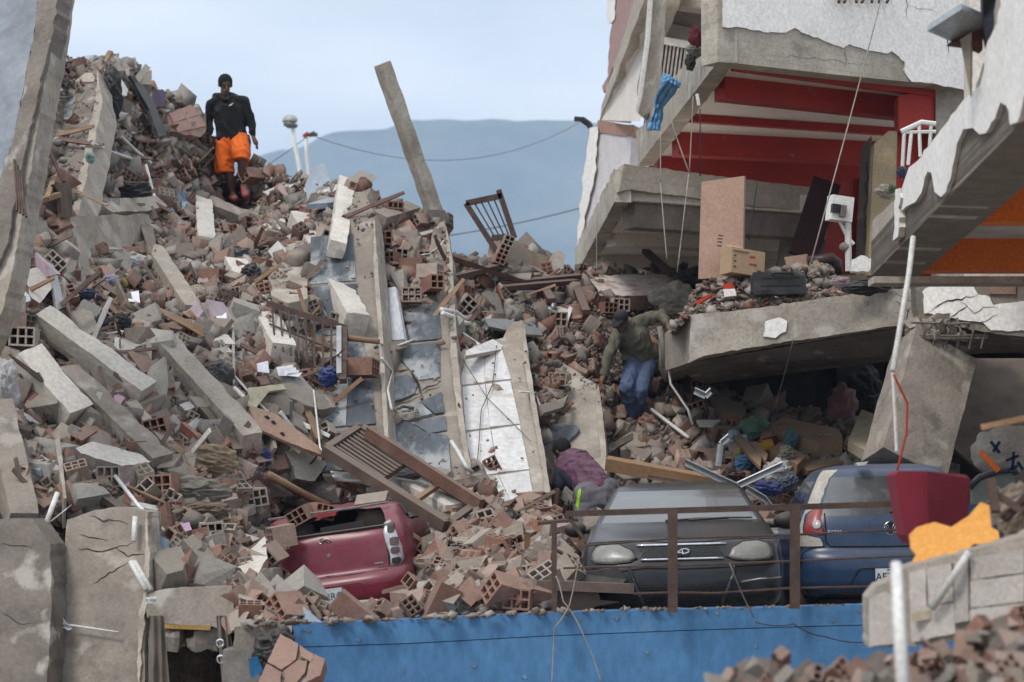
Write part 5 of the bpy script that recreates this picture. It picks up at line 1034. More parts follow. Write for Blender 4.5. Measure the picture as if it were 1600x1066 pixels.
lt = [(.545, 1.08), (.59, 1.10), (.64, 1.0), (.68, .85), (.685, .74), (.655, .70), (.57, .685), (.575, .80), (.55, .9), (.535, 1.0)]
silver = mat('lamp_silver', (.55, .55, .57), (.42, .42, .44), scale=6, rough=.25, bump=0, metal=.3)
for q in (lt, mir(lt)):
    h = qq.patch(q, .012, .02, .012).build('tail_light', silver, e, local=True, smooth=True); s_ = 1 if q is lt else -1
    for z, hh in ((1.03, .09), (.905, .075), (.825, .06), (.735, .055)): qq.patch(rrect((.605 if z > 1 else .625) * s_, z, .058 if z > 1 else .075, hh, .02), .027, .004, .0).build('lamp_cell', blacktrim if z > 1 or z < .76 else mat('smoky_lamp', (.15, .10, .09), scale=5, rough=.2, bump=0), h, local=True)
qq.line([(-.54, 1.04), (-.565, .80), (-.555, .70), (0, .675), (.555, .69), (.565, .80), (.54, 1.04)], .009, -.001).build('hatch_gap', dark_m, e, local=True)
qq.patch([(-.40, .672), (-.15, .668), (.25, .664), (.54, .668), (.54, .690), (.25, .684), (-.15, .690)], .002, 0, 0, skirt=False).build('bent_hatch_gap', dark_m, e, local=True)
qq.patch(rrect(.02, .50, .60, .16, .03), -.012, 0, 0, skirt=False).build('plate_recess', mat('maroon_recess', (.10, .012, .024), scale=4, rough=.3, bump=0, rnd=0, dust=.25), e, local=True)
qq.line(rrect(.02, .50, .62, .18, .04) + [rrect(.02, .50, .62, .18, .04)[0]], .006, .0).build('recess_rim', mp_, e, local=True)
pl_ = MB().box((-.03, qq.fy(0, .5) - .012, .50), (.32, .012, .145)).build('number_plate', platew, e, local=True)
text('7S0932RC'[2:], .088, pl_, (-.01, qq.fy(0, .5) - .0195, .50), m=mat('plate_grey_ink', (.12, .16, .24), scale=5, bump=0), sx=.95)
text('CHERY', .055, e, (-.42, qq.fy(-.42, .985) - .012, .985), m=white_p, sx=1.3); 
lg = MB(); yb = qq.fy(0, .99) - .012
for a in ([(-.035, -.018), (-.055, .0), (-.035, .02), (-.01, .026)], [(-.03, -.016), (0, .014), (.03, -.016)], [(.035, -.018), (.055, .0), (.035, .02), (.01, .026)]): lg.tube([Vector((x, yb, .99 + z)) for x, z in a], .0065, 5)
lg.build('badge', chrome, e, local=True)
MB().tube([(0.03, qq.fy(.03, .86) + .02, .86), (.03, qq.fy(.03, .86) - .012, .86)], .02, 12).build('lock', chrome, e, local=True)
MB().bar((.43, qq.fy(.45, .73) - .006, .735), (.51, qq.fy(.5, .73) - .006, .735), .004, .016).build('model_badge', chrome, e, local=True)
q_ = MB().tube([P(598, 790, 21.3), P(616, 792, 21.4), P(632, 818, 21.5), (P(646, 852, 21.6))], .035, 7); q_.build('door_frame', mat('maroon_dark', (.04, .014, .02), scale=4, rough=.4, dust=.4), label='bent dark door frame sticking up at the right of the maroon car', cat='door frame')
# ------------------------------------------------------------------ people: one continuous remeshed body each, clothes and hair as children
def capsule(mb, a, b, ra, rb, wx=1.0, xdir=None, n=12):
    """tapered limb with round ends; wx widens it along xdir"""
    a, b = Vector(a), Vector(b); d = (b - a); Lg = max(d.length, 1e-4); d = d.normalized() if d.length > 1e-4 else Vector((0, 0, 1))
    x = Vector(xdir) if xdir is not None else d.orthogonal(); x = (x - d * x.dot(d)); x = x.normalized() if x.length > 1e-3 else d.orthogonal().normalized(); y = d.cross(x); V = []; Fc = []; rows = []
    for k in range(5): t = math.pi / 2 * (1 - k / 4); rows.append((-ra * math.sin(t), ra * math.cos(t)))
    for k in range(1, 5): t = math.pi / 2 * k / 4; rows.append((Lg + rb * math.sin(t), rb * math.cos(t)))
    rows.insert(5, (Lg, rb))
    for h, r in rows:
        for k in range(n): t = 6.2832 * k / n; V.append(a + d * h + x * (max(r, 1e-4) * math.cos(t) * wx) + y * (max(r, 1e-4) * math.sin(t)))
    for i in range(len(rows) - 1):
        for k in range(n): Fc.append((i * n + k, i * n + (k + 1) % n, (i + 1) * n + (k + 1) % n, (i + 1) * n + k))
    Fc += [tuple(range(n - 1, -1, -1)), tuple(range((len(rows) - 1) * n, len(rows) * n))]; mb.add(V, Fc)
def remesh(name, mb, m, parent, vox=.009, smooth_it=6, fold=0., ffreq=9., seed=0, kink=None):
    me = mesh('tmp', mb.v, mb.f); o = bpy.data.objects.new('tmp', me); COL.objects.link(o); md = o.modifiers.new('r', 'REMESH'); md.mode = 'VOXEL'; md.voxel_size = vox
    s_ = o.modifiers.new('s', 'SMOOTH'); s_.iterations = smooth_it; s_.factor = .5
    dg = bpy.context.evaluated_depsgraph_get(); dg.update(); r = bpy.data.meshes.new_from_object(o.evaluated_get(dg)); bpy.data.objects.remove(o); bpy.data.meshes.remove(me)
    r.name = name; r.materials.clear()
    for mt in (m if isinstance(m, list) else [m]): r.materials.append(mt)
    if fold:
        so = Vector((seed, seed * 2, 0))
        for v in r.vertices:
            c = v.co; q = Vector((c.x * ffreq, c.y * ffreq, c.z * ffreq * .75 + c.x * ffreq * .5)) + so; q += noise.noise_vector(q * .6) * .7
            f = (1 - abs(noise.noise(q))) ** 3 - .45 + .4 * noise.noise(q * 2.2); v.co = c + v.normal * f * fold * .62
    r.polygons.foreach_set('use_smooth', [True] * len(r.polygons)); r.update()
    o = link(name, r, parent); return o
def hand(mb, wrist, d, palm_n, curl=.5, s=1.0, side=1):
    """palm, four bent fingers of different length and a thumb; d points to the fingers"""
    w_, d, pn = Vector(wrist), Vector(d).normalized(), Vector(palm_n); pn = (pn - d * pn.dot(d)).normalized(); x = d.cross(pn) * side
    pc = w_ + d * .055 * s; capsule(mb, w_, pc + d * .02 * s, .026 * s, .034 * s, 1.25, x)
    for k, (off, l) in enumerate(((-.030, .072), (-.010, .082), (.011, .076), (.030, .060))):
        p = pc + d * .032 * s + x * off * s; a = d; r = .0098 * s
        for j in range(3):
            a = (Matrix.Rotation(-curl * (.35 + .25 * j), 3, x) @ a) if j or curl else a; q = p + a * l * s * (.45, .32, .25)[j]; capsule(mb, p, q, r, r * .9, n=8); p = q; r *= .92
    p = pc - x * .028 * s - d * .02 * s; a = (d * .6 - x * .8 + pn * .25).normalized(); q = p + a * .035 * s; capsule(mb, p, q, .0125 * s, .0115 * s, n=8); a2 = (a + d * .7).normalized(); capsule(mb, q, q + a2 * .032 * s, .0115 * s, .0095 * s, n=8)
def head(mb, c, fwd, up, s=1.0):
    """skull, jaw, nose, brow, ears; returns the frame"""
    f, u_ = Vector(fwd).normalized(), Vector(up); u_ = (u_ - f * u_.dot(f)).normalized(); x = f.cross(u_); c = Vector(c); M = Matrix((x, f, u_)).transposed()
    mb.sphere(c + u_ * .03 * s - f * .008 * s, (.077 * s, .095 * s, .098 * s), 16, 12, M)
    capsule(mb, c + f * .03 * s - u_ * .055 * s, c + f * .062 * s - u_ * .085 * s, .052 * s, .030 * s, 1.15, x)
    capsule(mb, c + f * .088 * s + u_ * .012 * s, c + f * .108 * s - u_ * .028 * s, .010 * s, .017 * s)
    capsule(mb, c + f * .077 * s + u_ * .032 * s - x * .035 * s, c + f * .077 * s + u_ * .032 * s + x * .035 * s, .011 * s, .011 * s)
    capsule(mb, c + f * .082 * s - u_ * .055 * s - x * .018 * s, c + f * .082 * s - u_ * .055 * s + x * .018 * s, .011 * s, .011 * s)
    for k in (-1, 1): mb.sphere(c + x * .080 * s * k - f * .005 * s - u_ * .002 * s, (.012 * s, .022 * s, .033 * s), 8, 6, M)
    return c, f, u_, x, M
def eyes(parent, hd, s=1.0):
    c, f, u_, x, M = hd
    for k in (-1, 1):
        ey = MB().sphere(c + f * .079 * s + u_ * .010 * s + x * .031 * s * k, (.009 * s, .006 * s, .004 * s), 8, 6, M).build('eye', mat('eye_white', (.3, .28, .26), scale=5, bump=0, rough=.3), parent, local=True)
        MB().sphere(c + f * .086 * s + u_ * .008 * s + x * .031 * s * k, (.006 * s, .005 * s, .005 * s), 8, 6, M).build('iris', mat('eye_dark', (.012, .009, .008), scale=5, bump=0, rough=.2), ey, local=True)
    MB().sphere(c + f * .089 * s - u_ * .056 * s, (.020 * s, .004 * s, .005 * s), 8, 6, M).build('mouth', mat('lips', (.065, .03, .024), scale=5, bump=0), parent, local=True)
skin_d = mat('skin_dark', (.125, .066, .044), (.10, .053, .036), scale=6, fine=80, bump=.05, rough=.5, rnd=0)
skin_m = mat('skin_brown', (.17, .085, .055), (.14, .07, .046), scale=6, fine=80, bump=.05, rough=.5, rnd=0)
hair_m = mat('hair', (.012, .010, .010), scale=30, fine=120, bump=.6, rough=.8, rnd=0)
def frame(px, py, Y):
    o = P(px, py, Y); return lambda x, y, d=0.0: P(x, y, Y + d) - o, o
# ---- man in orange shorts on the crest
T, org = frame(366, 312, 30.7)
e = empty('person', org, 'man in black hooded sweatshirt and orange shorts stepping down the rubble crest', 'person')
b = MB(); hips = T(362, 222); chest = T(357, 168); neck = T(351, 148); hc = T(352, 133, -.04)
ls, rs = T(330, 163), T(382, 159, -.03); le, re = T(325, 192, .05), T(392, 190, 0); lw, rw = T(328, 212, -.06), T(396, 215, -.05)
lh, rh = T(350, 228), T(372, 226, -.05); lk, rk = T(357, 268, -.05), T(377, 246, -.28); la, ra_ = T(364, 304, .05), T(382, 287, -.16)
capsule(b, hips, chest, .115, .115, 1.25, (1, 0, 0)); capsule(b, chest, neck, .105, .056, 1.15, (1, 0, 0)); capsule(b, neck, T(351, 138, -.01), .056, .054); hd = head(b, hc, (.30, -.86, -.40), (.10, -.35, 1), 1.10)
for a, c, d in ((ls, le, lw), (rs, re, rw)): capsule(b, a, c, .055, .042); capsule(b, c, d, .042, .028)
hand(b, lw, T(329, 224, -.08) - lw, (1, .3, 0), .5, 1.05, 1); hand(b, rw, T(401, 226, -.06) - rw, (-1, .3, 0), .35, 1.05, -1)
for a, c, d in ((lh, lk, la), (rh, rk, ra_)): capsule(b, a, c, .092, .062); capsule(b, c, c.lerp(d, .35), .06, .066); capsule(b, c.lerp(d, .35), d, .066, .04)
capsule(b, la, T(366, 309, -.1), .042, .04); capsule(b, ra_, T(385, 303, -.28), .042, .038)
remesh('body', b, skin_d, e); eyes(e, hd, 1.02)
h = MB(); c, f_, u_, x, M = hd; h.sphere(c + u_ * .042 - f_ * .02, (.099, .112, .107), 16, 12, M); remesh('hair', h, hair_m, e, .008, 3, .004, 60)
blk = cloth('black_hoodie', (.008, .009, .011), (.006, .0065, .008), .06)
h = MB(); capsule(h, T(362, 214), T(358, 174), .142, .150, 1.45, (1, 0, 0)); capsule(h, T(358, 174), T(353, 154), .15, .085, 1.6, (1, 0, 0)); capsule(h, T(340, 161), T(375, 160), .066, .066)
for a, c, d in ((ls, le, T(327.5, 207, -.05)), (rs, re, T(395, 208, -.04))): capsule(h, T(353, 153), a, .07, .070); capsule(h, a, c, .070, .062); capsule(h, c, d, .062, .048)
capsule(h, T(337, 150, .06), T(366, 151, .06), .05, .05); capsule(h, T(340, 149, -.03), T(350, 156, -.12), .028, .028); capsule(h, T(364, 150, -.03), T(354, 157, -.12), .028, .028); h.tube([T(340, 216), T(380, 211)], [.115, .115], 14)
hood = remesh('hooded_sweatshirt', h, blk, e, .011, 4, .026, 8, 3)
sw = MB(); pl_ = [(358.0, 164.2), (360.2, 163.2), (362.3, 161.7), (364.4, 160.6), (362.6, 163.0), (360.2, 165.0), (358.3, 165.4)]; sw.prism([T(x_, y_, -.205) for x_, y_ in pl_], (0, .02, 0)); sw.build('logo', white_p, hood, local=True)
org_m = cloth('orange_cloth', (.72, .135, .012), (.60, .105, .01), .05)
h = MB(); capsule(h, T(353, 222), T(375, 219), .125, .12, 1.0); h.tube([T(351, 218), T(350, 244, -.01), T(351.5, 271, -.02)], [.122, .132, .138], 18); h.tube([T(374, 216), T(376, 230, -.13), T(377.5, 244, -.27), T(377, 251, -.29)], [.118, .128, .122, .114], 18); h.tube([T(362, 216), T(362, 240)], [.13, .10], 14)
so = remesh('shorts', h, org_m, e, .011, 3, .030, 9, 7)
MB().tube([T(337.2, 222, -.02), T(337.0, 240, -.02), T(338.5, 266, -.02)], .03, 8).build('side_stripe', blk, so, local=True, smooth=True); MB().tube([T(387, 212, -.02), T(389.5, 222, -.06), T(388, 240, -.12)], .026, 8).build('side_stripe', blk, so, local=True, smooth=True)
shoe_m = cloth('red_shoe', (.33, .03, .05), (.25, .02, .04), .3)
for p_, q_ in ((ra_, T(384, 306, -.3)), (la, T(367, 311, -.15))): h = MB(); capsule(h, p_ + Vector((0, 0, -.04)), q_, .052, .05, 1.1, (1, 0, 0)); capsule(h, q_, q_ + Vector((0, -.09, -.015)), .05, .036, 1.1, (1, 0, 0)); remesh('shoe', h, shoe_m, e, .01, 3)
# ---- man in green jumper and jeans
T, org = frame(985, 664, 27.0)
e = empty('person', org, 'man in dark cap, olive jumper and blue jeans climbing down beside the broken slab', 'person')
b = MB(); hips = T(999, 562, .05); chest = T(986, 523, -.12); neck = T(976, 507, -.2); hc = T(971, 502, -.32)
ls, rs = T(967, 522, -.18), T(1008, 500, -.1); le, re = T(952, 552, -.3), T(1034, 492, -.15); lw, rw = T(943, 586, -.42), T(1043, 506, -.3)
lh, rh = T(990, 570), T(1012, 566, .05); lk, rk = T(979, 606, -.28), T(1001, 612, -.22); la, ra_ = T(990, 655, -.06), T(996, 658, -.02)
capsule(b, hips, chest, .125, .13, 1.25, (1, 0, -.2)); capsule(b, chest, neck, .125, .06, 1.2, (1, 0, .3)); capsule(b, neck, hc, .056, .055); hd = head(b, hc, (-.42, -.62, -.62), (-.1, -.5, .8), 1.02)
for a, c, d in ((ls, le, lw), (rs, re, rw)): capsule(b, a, c, .055, .043); capsule(b, c, d, .043, .029)
hand(b, lw, T(938, 601, -.45) - lw, (1, .5, .2), .45, 1.08, 1); hand(b, rw, T(1046, 517, -.34) - rw, (-1, .2, .3), .5, 1.05, -1)
for a, c, d in ((lh, lk, la), (rh, rk, ra_)): capsule(b, a, c, .09, .06); capsule(b, c, d, .06, .042)
remesh('body', b, skin_m, e); eyes(e, hd, 1.02)
olive = cloth('olive_jumper', (.125, .117, .085), (.09, .084, .062), .1)
h = MB(); capsule(h, T(999, 556, .03), T(988, 526, -.1), .145, .155, 1.32, (1, 0, -.2)); capsule(h, T(988, 526, -.1), T(980, 512, -.16), .15, .10, 1.35, (1, 0, .4)); capsule(h, ls, rs, .085, .085)
for a, c, d in ((ls, le, lw.lerp(le, .06)), (rs, re, rw.lerp(re, .12))): capsule(h, a, c, .083, .064); capsule(h, c, d, .064, .046)
capsule(h, T(984, 557), T(1016, 550, .04), .115, .115); capsule(h, T(972, 508, -.2), T(981, 506, -.18), .07, .07)
remesh('jumper', h, olive, e, .011, 3, .042, 8, 13)
jean = cloth('blue_jeans', (.085, .13, .24), (.055, .085, .165), .1)
h = MB(); capsule(h, T(990, 566), T(1010, 562, .05), .118, .118)
for a, c, d in ((lh, lk, T(990, 652, -.06)), (rh, rk, T(996, 653, -.02))): capsule(h, a, c, .112, .088); capsule(h, c, d, .084, .064)
remesh('jeans', h, jean, e, .011, 3, .036, 9, 17)
bootm = cloth('dark_boot', (.025, .02, .018), d=.35)
for p_, q_ in ((la, T(981, 661, -.16)), (ra_, T(988, 664, -.16))): h = MB(); capsule(h, p_, q_, .055, .05, 1.05); capsule(h, q_, q_ + Vector((-.05, -.06, -.01)), .05, .042); remesh('boot', h, bootm, e, .01, 3)
h = MB(); c, f_, u_, x, M = hd; navy = cloth('navy_cap', (.014, .016, .028), d=.1)
h.sphere(c + u_ * .055 - f_ * .005, (.088, .104, .088), 16, 12, M); capsule(h, c + u_ * .05 + f_ * .08 - x * .035, c + u_ * .03 + f_ * .155 - x * .01, .03, .02, 1.4, x); capsule(h, c + u_ * .05 + f_ * .08 + x * .035, c + u_ * .03 + f_ * .155 + x * .01, .03, .02, 1.4, x)
remesh('cap', h, navy, e, .009, 3)
# ---- man bending over behind the sedan
T, org = frame(905, 885, 23.1)
e = empty('person', org, 'man in purple shirt and grey trousers with lime stripe bending over beside the dark sedan', 'person')
b = MB(); hips = T(934, 772, .0); mid = T(915, 742, .22); chest = T(894, 726, .42); neck = T(884, 715, .55); hc = T(878, 706, .62)
ls, rs = T(876, 736, .36), T(912, 722, .55); le, re = T(870, 768, .2), T(930, 752, .6); lw, rw = T(867, 798, .12), T(938, 788, .6)
lh, rh = T(918, 782, .0), T(948, 778, .05); lk, rk = T(906, 826, -.1), T(938, 828, .1); la, ra_ = T(912, 880, .12), T(940, 882, .25)
capsule(b, hips, mid, .115, .115, 1.15, (1, 0, .4)); capsule(b, mid, chest, .12, .14, 1.2, (1, 0, .4)); capsule(b, chest, neck, .125, .06, 1.2, (1, 0, .4)); capsule(b, neck, hc, .058, .055); hd = head(b, hc, (-.55, .55, -.45), (-.55, .55, .85), .98)
for a, c, d in ((ls, le, lw), (rs, re, rw)): capsule(b, a, c, .056, .044); capsule(b, c, d, .044, .03)
hand(b, lw, T(863, 812, .1) - lw, (1, .3, 0), .3, 1.0, 1); hand(b, rw, T(940, 800, .55) - rw, (-1, .3, 0), .4, 1.0, -1)
for a, c, d in ((lh, lk, la), (rh, rk, ra_)): capsule(b, a, c, .095, .062); capsule(b, c, d, .06, .042)
for p_ in (la, ra_): capsule(b, p_, p_ + Vector((-.06, .12, -.05)), .045, .038)
remesh('body', b, skin_m, e); eyes(e, hd, .98)
pur = mat('purple_shirt', (.155, .062, .115), (.085, .034, .065), scale=7, fine=60, bump=.25, rough=.95, streak=(.6, .6, 3.5), dust=.1, contrast=(.4, .6)); nav = cloth('navy_sleeve', (.012, .016, .034), d=.05)
h = MB(); capsule(h, T(930, 766, .04), mid, .148, .138, 1.3, (1, 0, .4)); capsule(h, mid, chest, .138, .158, 1.3, (1, 0, .4)); capsule(h, chest, T(888, 718, .5), .15, .09, 1.3, (1, 0, .4)); capsule(h, T(884, 730, .42), rs, .09, .09)
sh_ = remesh('shirt', h, pur, e, .011, 3, .034, 9, 23)
h = MB(); capsule(h, ls + Vector((.02, 0, .01)), le.lerp(ls, .22), .082, .068); capsule(h, T(880, 742, .28), T(897, 757, .2), .07, .07); remesh('sleeve', h, nav, sh_, .011, 4, .010, 8, 29)
h = MB(); capsule(h, rs, re.lerp(rs, .2), .08, .07); remesh('sleeve', h, nav, sh_, .011, 4, .010, 8, 31)
h = MB(); capsule(h, T(916, 768, .0), T(950, 760, .12), .10, .10, 1); remesh('shirt_hem', h, nav, sh_, .011, 4, .006, 8, 33)
gry = cloth('grey_trousers', (.165, .16, .18), (.125, .12, .135), .06)
h = MB(); capsule(h, T(918, 775), T(946, 768, .06), .150, .155); capsule(h, T(922, 784), T(940, 782), .14, .14)
for a, c, d in ((lh, lk, T(911, 872, .1)), (rh, rk, T(939, 872, .22))): capsule(h, a, c, .125, .090); capsule(h, c, d, .09, .07)
tr = remesh('trousers', h, gry, e, .011, 3, .030, 8, 37)
lime = mat('lime_stripe', (.38, .72, .03), scale=4, bump=.05); mb = MB(); dg_ = tr.data
def on_front(px, py):
    o_ = -org; d_ = P(px, py, 1.0).normalized(); r_ = tr.ray_cast(o_, d_); return (r_[1] - d_ * .006) if r_[0] else None
pts = [on_front(904 - (y_ - 760) * .145, y_) for y_ in range(764, 862, 5)]; pts2 = [on_front(909 - (y_ - 760) * .145, y_) for y_ in range(764, 862, 5)]
qs_ = [(a, c) for a, c in zip(pts, pts2) if a and c]
if len(qs_) > 2: mb.add([p for q in qs_ for p in q], [(2 * i, 2 * i + 1, 2 * i + 3, 2 * i + 2) for i in range(len(qs_) - 1)]); mb.build('stripe', lime, tr, local=True, smooth=True)
h = MB(); c, f_, u_, x, M = hd; h.sphere(c + u_ * .042 - f_ * .02, (.092, .106, .099), 16, 12, M); remesh('hair', h, mat('hair_soft', (.018, .016, .016), scale=30, fine=120, bump=.6, rnd=0), e, .008, 3, .004, 60)
# ------------------------------------------------------------------ single pieces of debris
tbl_beams = [('white topped concrete beam lying steeply on the upper slope', 466, 346, 556, 508, .26, plaster_g, 2), ('white concrete post standing at the right end of the crest', 540, 288, 526, 390, .20, plaster_g, 3),
 ('thick pale concrete beam in the middle of the left slope', 366, 420, 442, 556, .26, plaster_g, 4), ('long concrete beam with a whitewashed top at centre left', 62, 498, 228, 618, .24, plaster_g, 5),
 ('longest brown concrete beam lying above the cracked lower left wall', 106, 586, 252, 728, .22, concrete, 6), ('pale concrete beam running down to the slope above the maroon car', 256, 542, 394, 694, .24, concrete_l, 7),
 ('short whitewashed beam with pink stains near the left edge', 38, 560, 120, 655, .30, plaster_g, 8), ('concrete beam with a pinkish top below the flat grey panel', 236, 392, 302, 492, .20, concrete_l, 9),
 ('upright concrete beam at the left edge above the cracked wall', -6, 640, 36, 820, .26, concrete, 10), ('white painted block with red marks left of the flat grey beam', 316, 320, 320, 382, .22, plaster_g, 11),
 ('grey concrete beam lying at the feet of the man in orange shorts', 316, 316, 384, 346, .20, concrete, 12), ('white painted beam below the fallen wooden frame', 640, 768, 712, 806, .24, plaster_g, 13),
 ('grey concrete beam lying across the brick pile top', 590, 346, 642, 330, .20, concrete, 14)]
for lab, x1, y1, x2, y2, wd, m_, sd in tbl_beams: beam(lab, x1, y1, x2, y2, wd, m_, .34, .34, seed=sd)
for k, (x1, y1, x2, y2, wd, m_, lab) in enumerate([(176, 548, 238, 596, .12, concrete_l, 'thin concrete strip lying right of the long whitewashed beam'), (122, 652, 182, 704, .11, wood, 'light brown plank lying above the thin broken pale slab'), (318, 640, 372, 706, .10, wood_d, 'dark plank lying right of the sloping pale beam'), (12, 466, 62, 512, .14, concrete_l, 'short concrete strip at the upper left of the long whitewashed beam'),
  (204, 632, 262, 694, .12, concrete_l, 'thin concrete strip under the sloping pale beam'), (262, 692, 322, 738, .10, wood, 'light plank lying above the twisted grey cloth'), (430, 588, 500, 628, .12, concrete_l, 'narrow concrete strip beside the crumpled papers'), (150, 440, 196, 470, .10, wood_d, 'dark plank beside the lilac cloth'), (276, 470, 316, 520, .12, concrete_l, 'short concrete strip below the pinkish topped beam'), (380, 330, 440, 352, .14, concrete_l, 'concrete strip behind the rounded white lump'),
  (140, 760, 196, 800, .10, wood_d, 'dark plank just above the cracked left wall'), (468, 620, 500, 690, .09, wood, 'upright light plank left of the slate slab')]): beam(lab, x1, y1, x2, y2, wd, m_, .3, .3, h=.07, seed=60 + k, name='concrete_strip' if 'concrete' in lab else 'plank', cat='strip' if 'concrete' in lab else 'plank', chip=.03)
# leaning post against the sky
a, b_ = P(597, 99, 27.2), P(680, 336, 27.6); mb = MB(); mb.rough((a + b_) / 2, (.17, (b_ - a).length, .15), axes(b_ - a, (.6, -1, .2)), .08, .006, .008, seed=21)
mb.build('concrete_post', concrete_l, label='tall leaning concrete post standing out against the sky', cat='post'); MB().rough(P(683, 340, 27.5), (.22, .2, .16), Matrix.Identity(3), .06, .02, .04, seed=3).build('concrete_stub', concrete_d, label='broken concrete stub under the foot of the leaning post', cat='block')
# panels and plates on the left slope
plate('concrete_sheet', 'flat grey concrete panel facing out on the left slope', 'panel', [(110, 340), (170, 336), (228, 334), (232, 388), (200, 400), (108, 408), (104, 380)], .5, .18, concrete_l, concrete, gy=-.004, amp=2)
plate('concrete_slab', 'thin broken slab lying on top of the flat grey panel', 'slab', [(160, 320), (180, 310), (245, 307), (262, 322), (230, 330), (176, 332)], .7, .12, concrete_l, amp=2)
plate('roof_slab', 'white topped slab fragment at the very top of the heap', 'slab', [(126, 98), (160, 92), (212, 91), (215, 106), (190, 112), (150, 110)], .35, .3, concrete_l, amp=2)
plate('concrete_slab', 'pale broken slab lying below the longest brown beam', 'slab', [(118, 700), (145, 690), (215, 708), (236, 722), (190, 728), (126, 708)], .5, .12, plaster_g, concrete, amp=2)
plate('wall_piece', 'broken wall piece with light blue paint at the left edge', 'wall piece', [(-10, 420), (22, 420), (34, 440), (48, 470), (10, 480), (-12, 470)], .6, .15, mat('blue_white_paint', (.46, .53, .58), (.4, .37, .33), scale=4, bump=.3, contrast=(.42, .5)), brick_m, amp=3)
plate('wall_piece', 'broken brick wall piece with grey plaster beside the light blue one', 'wall piece', [(36, 426), (74, 412), (82, 450), (62, 474), (50, 466)], .55, .2, plaster_g, brick_m, amp=3)
plate('metal_sheet', 'curved grey metal sheet standing by the second slab', 'metal sheet', [(72, 408), (84, 414), (92, 440), (102, 478), (88, 486), (84, 450)], .6, .03, galv, amp=1)
plate('cupboard_board', 'dark brown cabinet door stuck between the two left slabs', 'door', [(84, 288), (112, 284), (113, 338), (96, 340), (94, 304)], .8, .04, wood_d, amp=0, gy=-.002)
plate('board', 'pale yellowish board leaning by the left slab edge', 'board', [(38, 270), (52, 284), (76, 300), (84, 280), (88, 306), (44, 320)], .8, .03, mat('pale_board', (.40, .33, .23), scale=3, bump=.05), amp=0, gy=-.004)
MB().bar(SP(40, 322, .9), SP(92, 304, .9), .06, .05).build('plank', wood, label='grey brown plank crossing below the pale yellowish board', cat='plank')
MB().bar(SP(73, 312, .9), SP(86, 274, .95), .05, .04).build('plank', wood, label='short orange brown plank standing beside the dark cabinet door', cat='plank')
T_ = empty('tiled_wall_piece', SP(290, 190, .3), 'piece of wall covered in dusty pink tiles left of the man', 'wall piece')
plT = fit([(262, 180), (318, 168), (320, 212), (264, 206)], .45); ptile = mat('pink_tile', (.47, .275, .235), (.40, .23, .195), scale=4, bump=.1, dust=.3)
MB().prism(poly(plT, jag([(262, 178), (296, 164), (322, 178), (322, 205), (314, 214), (264, 204)], 6, 2)), -plT.n * .15).build('backing', brick_m, T_)
tile_grid(T_, plT, [(262, 178), (298, 164), (322, 198), (276, 208)], 2, 2, ptile, gap=.012, name='wall_tile')
plate('purple_wall_piece', 'upright wall piece with purple paint near the top of the heap', 'wall piece', [(238, 142), (256, 140), (258, 166), (240, 168)], .5, .15, mat('purple_paint', (.13, .10, .15), scale=4, bump=.1), concrete, amp=2)
plate('dark_board', 'long dark board leaning diagonally by the black bag', 'board', [(203, 118), (211, 118), (240, 156), (262, 212), (248, 214), (234, 172)], .7, .04, black_p, amp=1)
plate('white_basin', 'white curved basin piece behind the black bag', 'basin', [(178, 122), (190, 124), (200, 140), (198, 150), (186, 148)], .45, .08, white_p, amp=1)
MB().tube([SP(155, 112, .5), SP(168, 92, .5), SP(172, 84, .5)], [.03, .03, .05], 6).build('stick', wood, label='short stick poking up from the top of the heap', cat='stick')
for k, (a, b_, lab) in enumerate([((76, 92), (112, 97), 'upper thin rod sticking out near the left slab'), ((78, 96), (104, 98), 'lower thin rod sticking out near the left slab'), ((74, 226), (100, 285), 'grey pipe leaning beside the blue lidded bag'), ((145, 224), (205, 248), 'pale pole lying under the black bag'),
        ((190, 214), (236, 255), 'thin cable draped above the man level on the left'), ((228, 258), (242, 310), 'pale strip hanging down left of the man')]):
    MB().tube([SP(*a, .6), SP((a[0] + b_[0]) / 2, (a[1] + b_[1]) / 2 + 2, .55), SP(*b_, .6)], .02, 6).build('rod', pipe_m if k > 2 else rust, label=lab, cat='rod')
# rebar bundle with pipe
e = empty('rebar_bundle', SP(235, 370, .5), 'bundle of grey bars and concrete ending in the pinkish beam', 'rebar')
mb = MB()
for k in range(5): mb.tube([SP(214 + 4 * k, 338, .8), SP(226 + 3 * k, 365, .8), SP(236 + 2 * k, 398, .6)], .022, 6)
mb.build('rebar', concrete_d, e)
for k, (a, b_, c, lab) in enumerate([((20, 560), (60, 590), (95, 588), 'rebar tangle at the upper end of the longest brown beam'), ((340, 470), (372, 452), (402, 424), 'pair of thin bars poking up beside the middle beam'), ((250, 486), (290, 505), (318, 520), 'bundle of thin wood strips below the pinkish beam')]):
    mb = MB()
    for j in range(5): d = (j - 2) * 3; mb.tube([SP(a[0] + d, a[1] + d, .5), SP(b_[0] + d * .5, b_[1] + d, .6), SP(c[0], c[1] + d, .55)], .011, 5)
    mb.build('rebar', rust if k != 2 else wood, label=lab, cat='rebar')
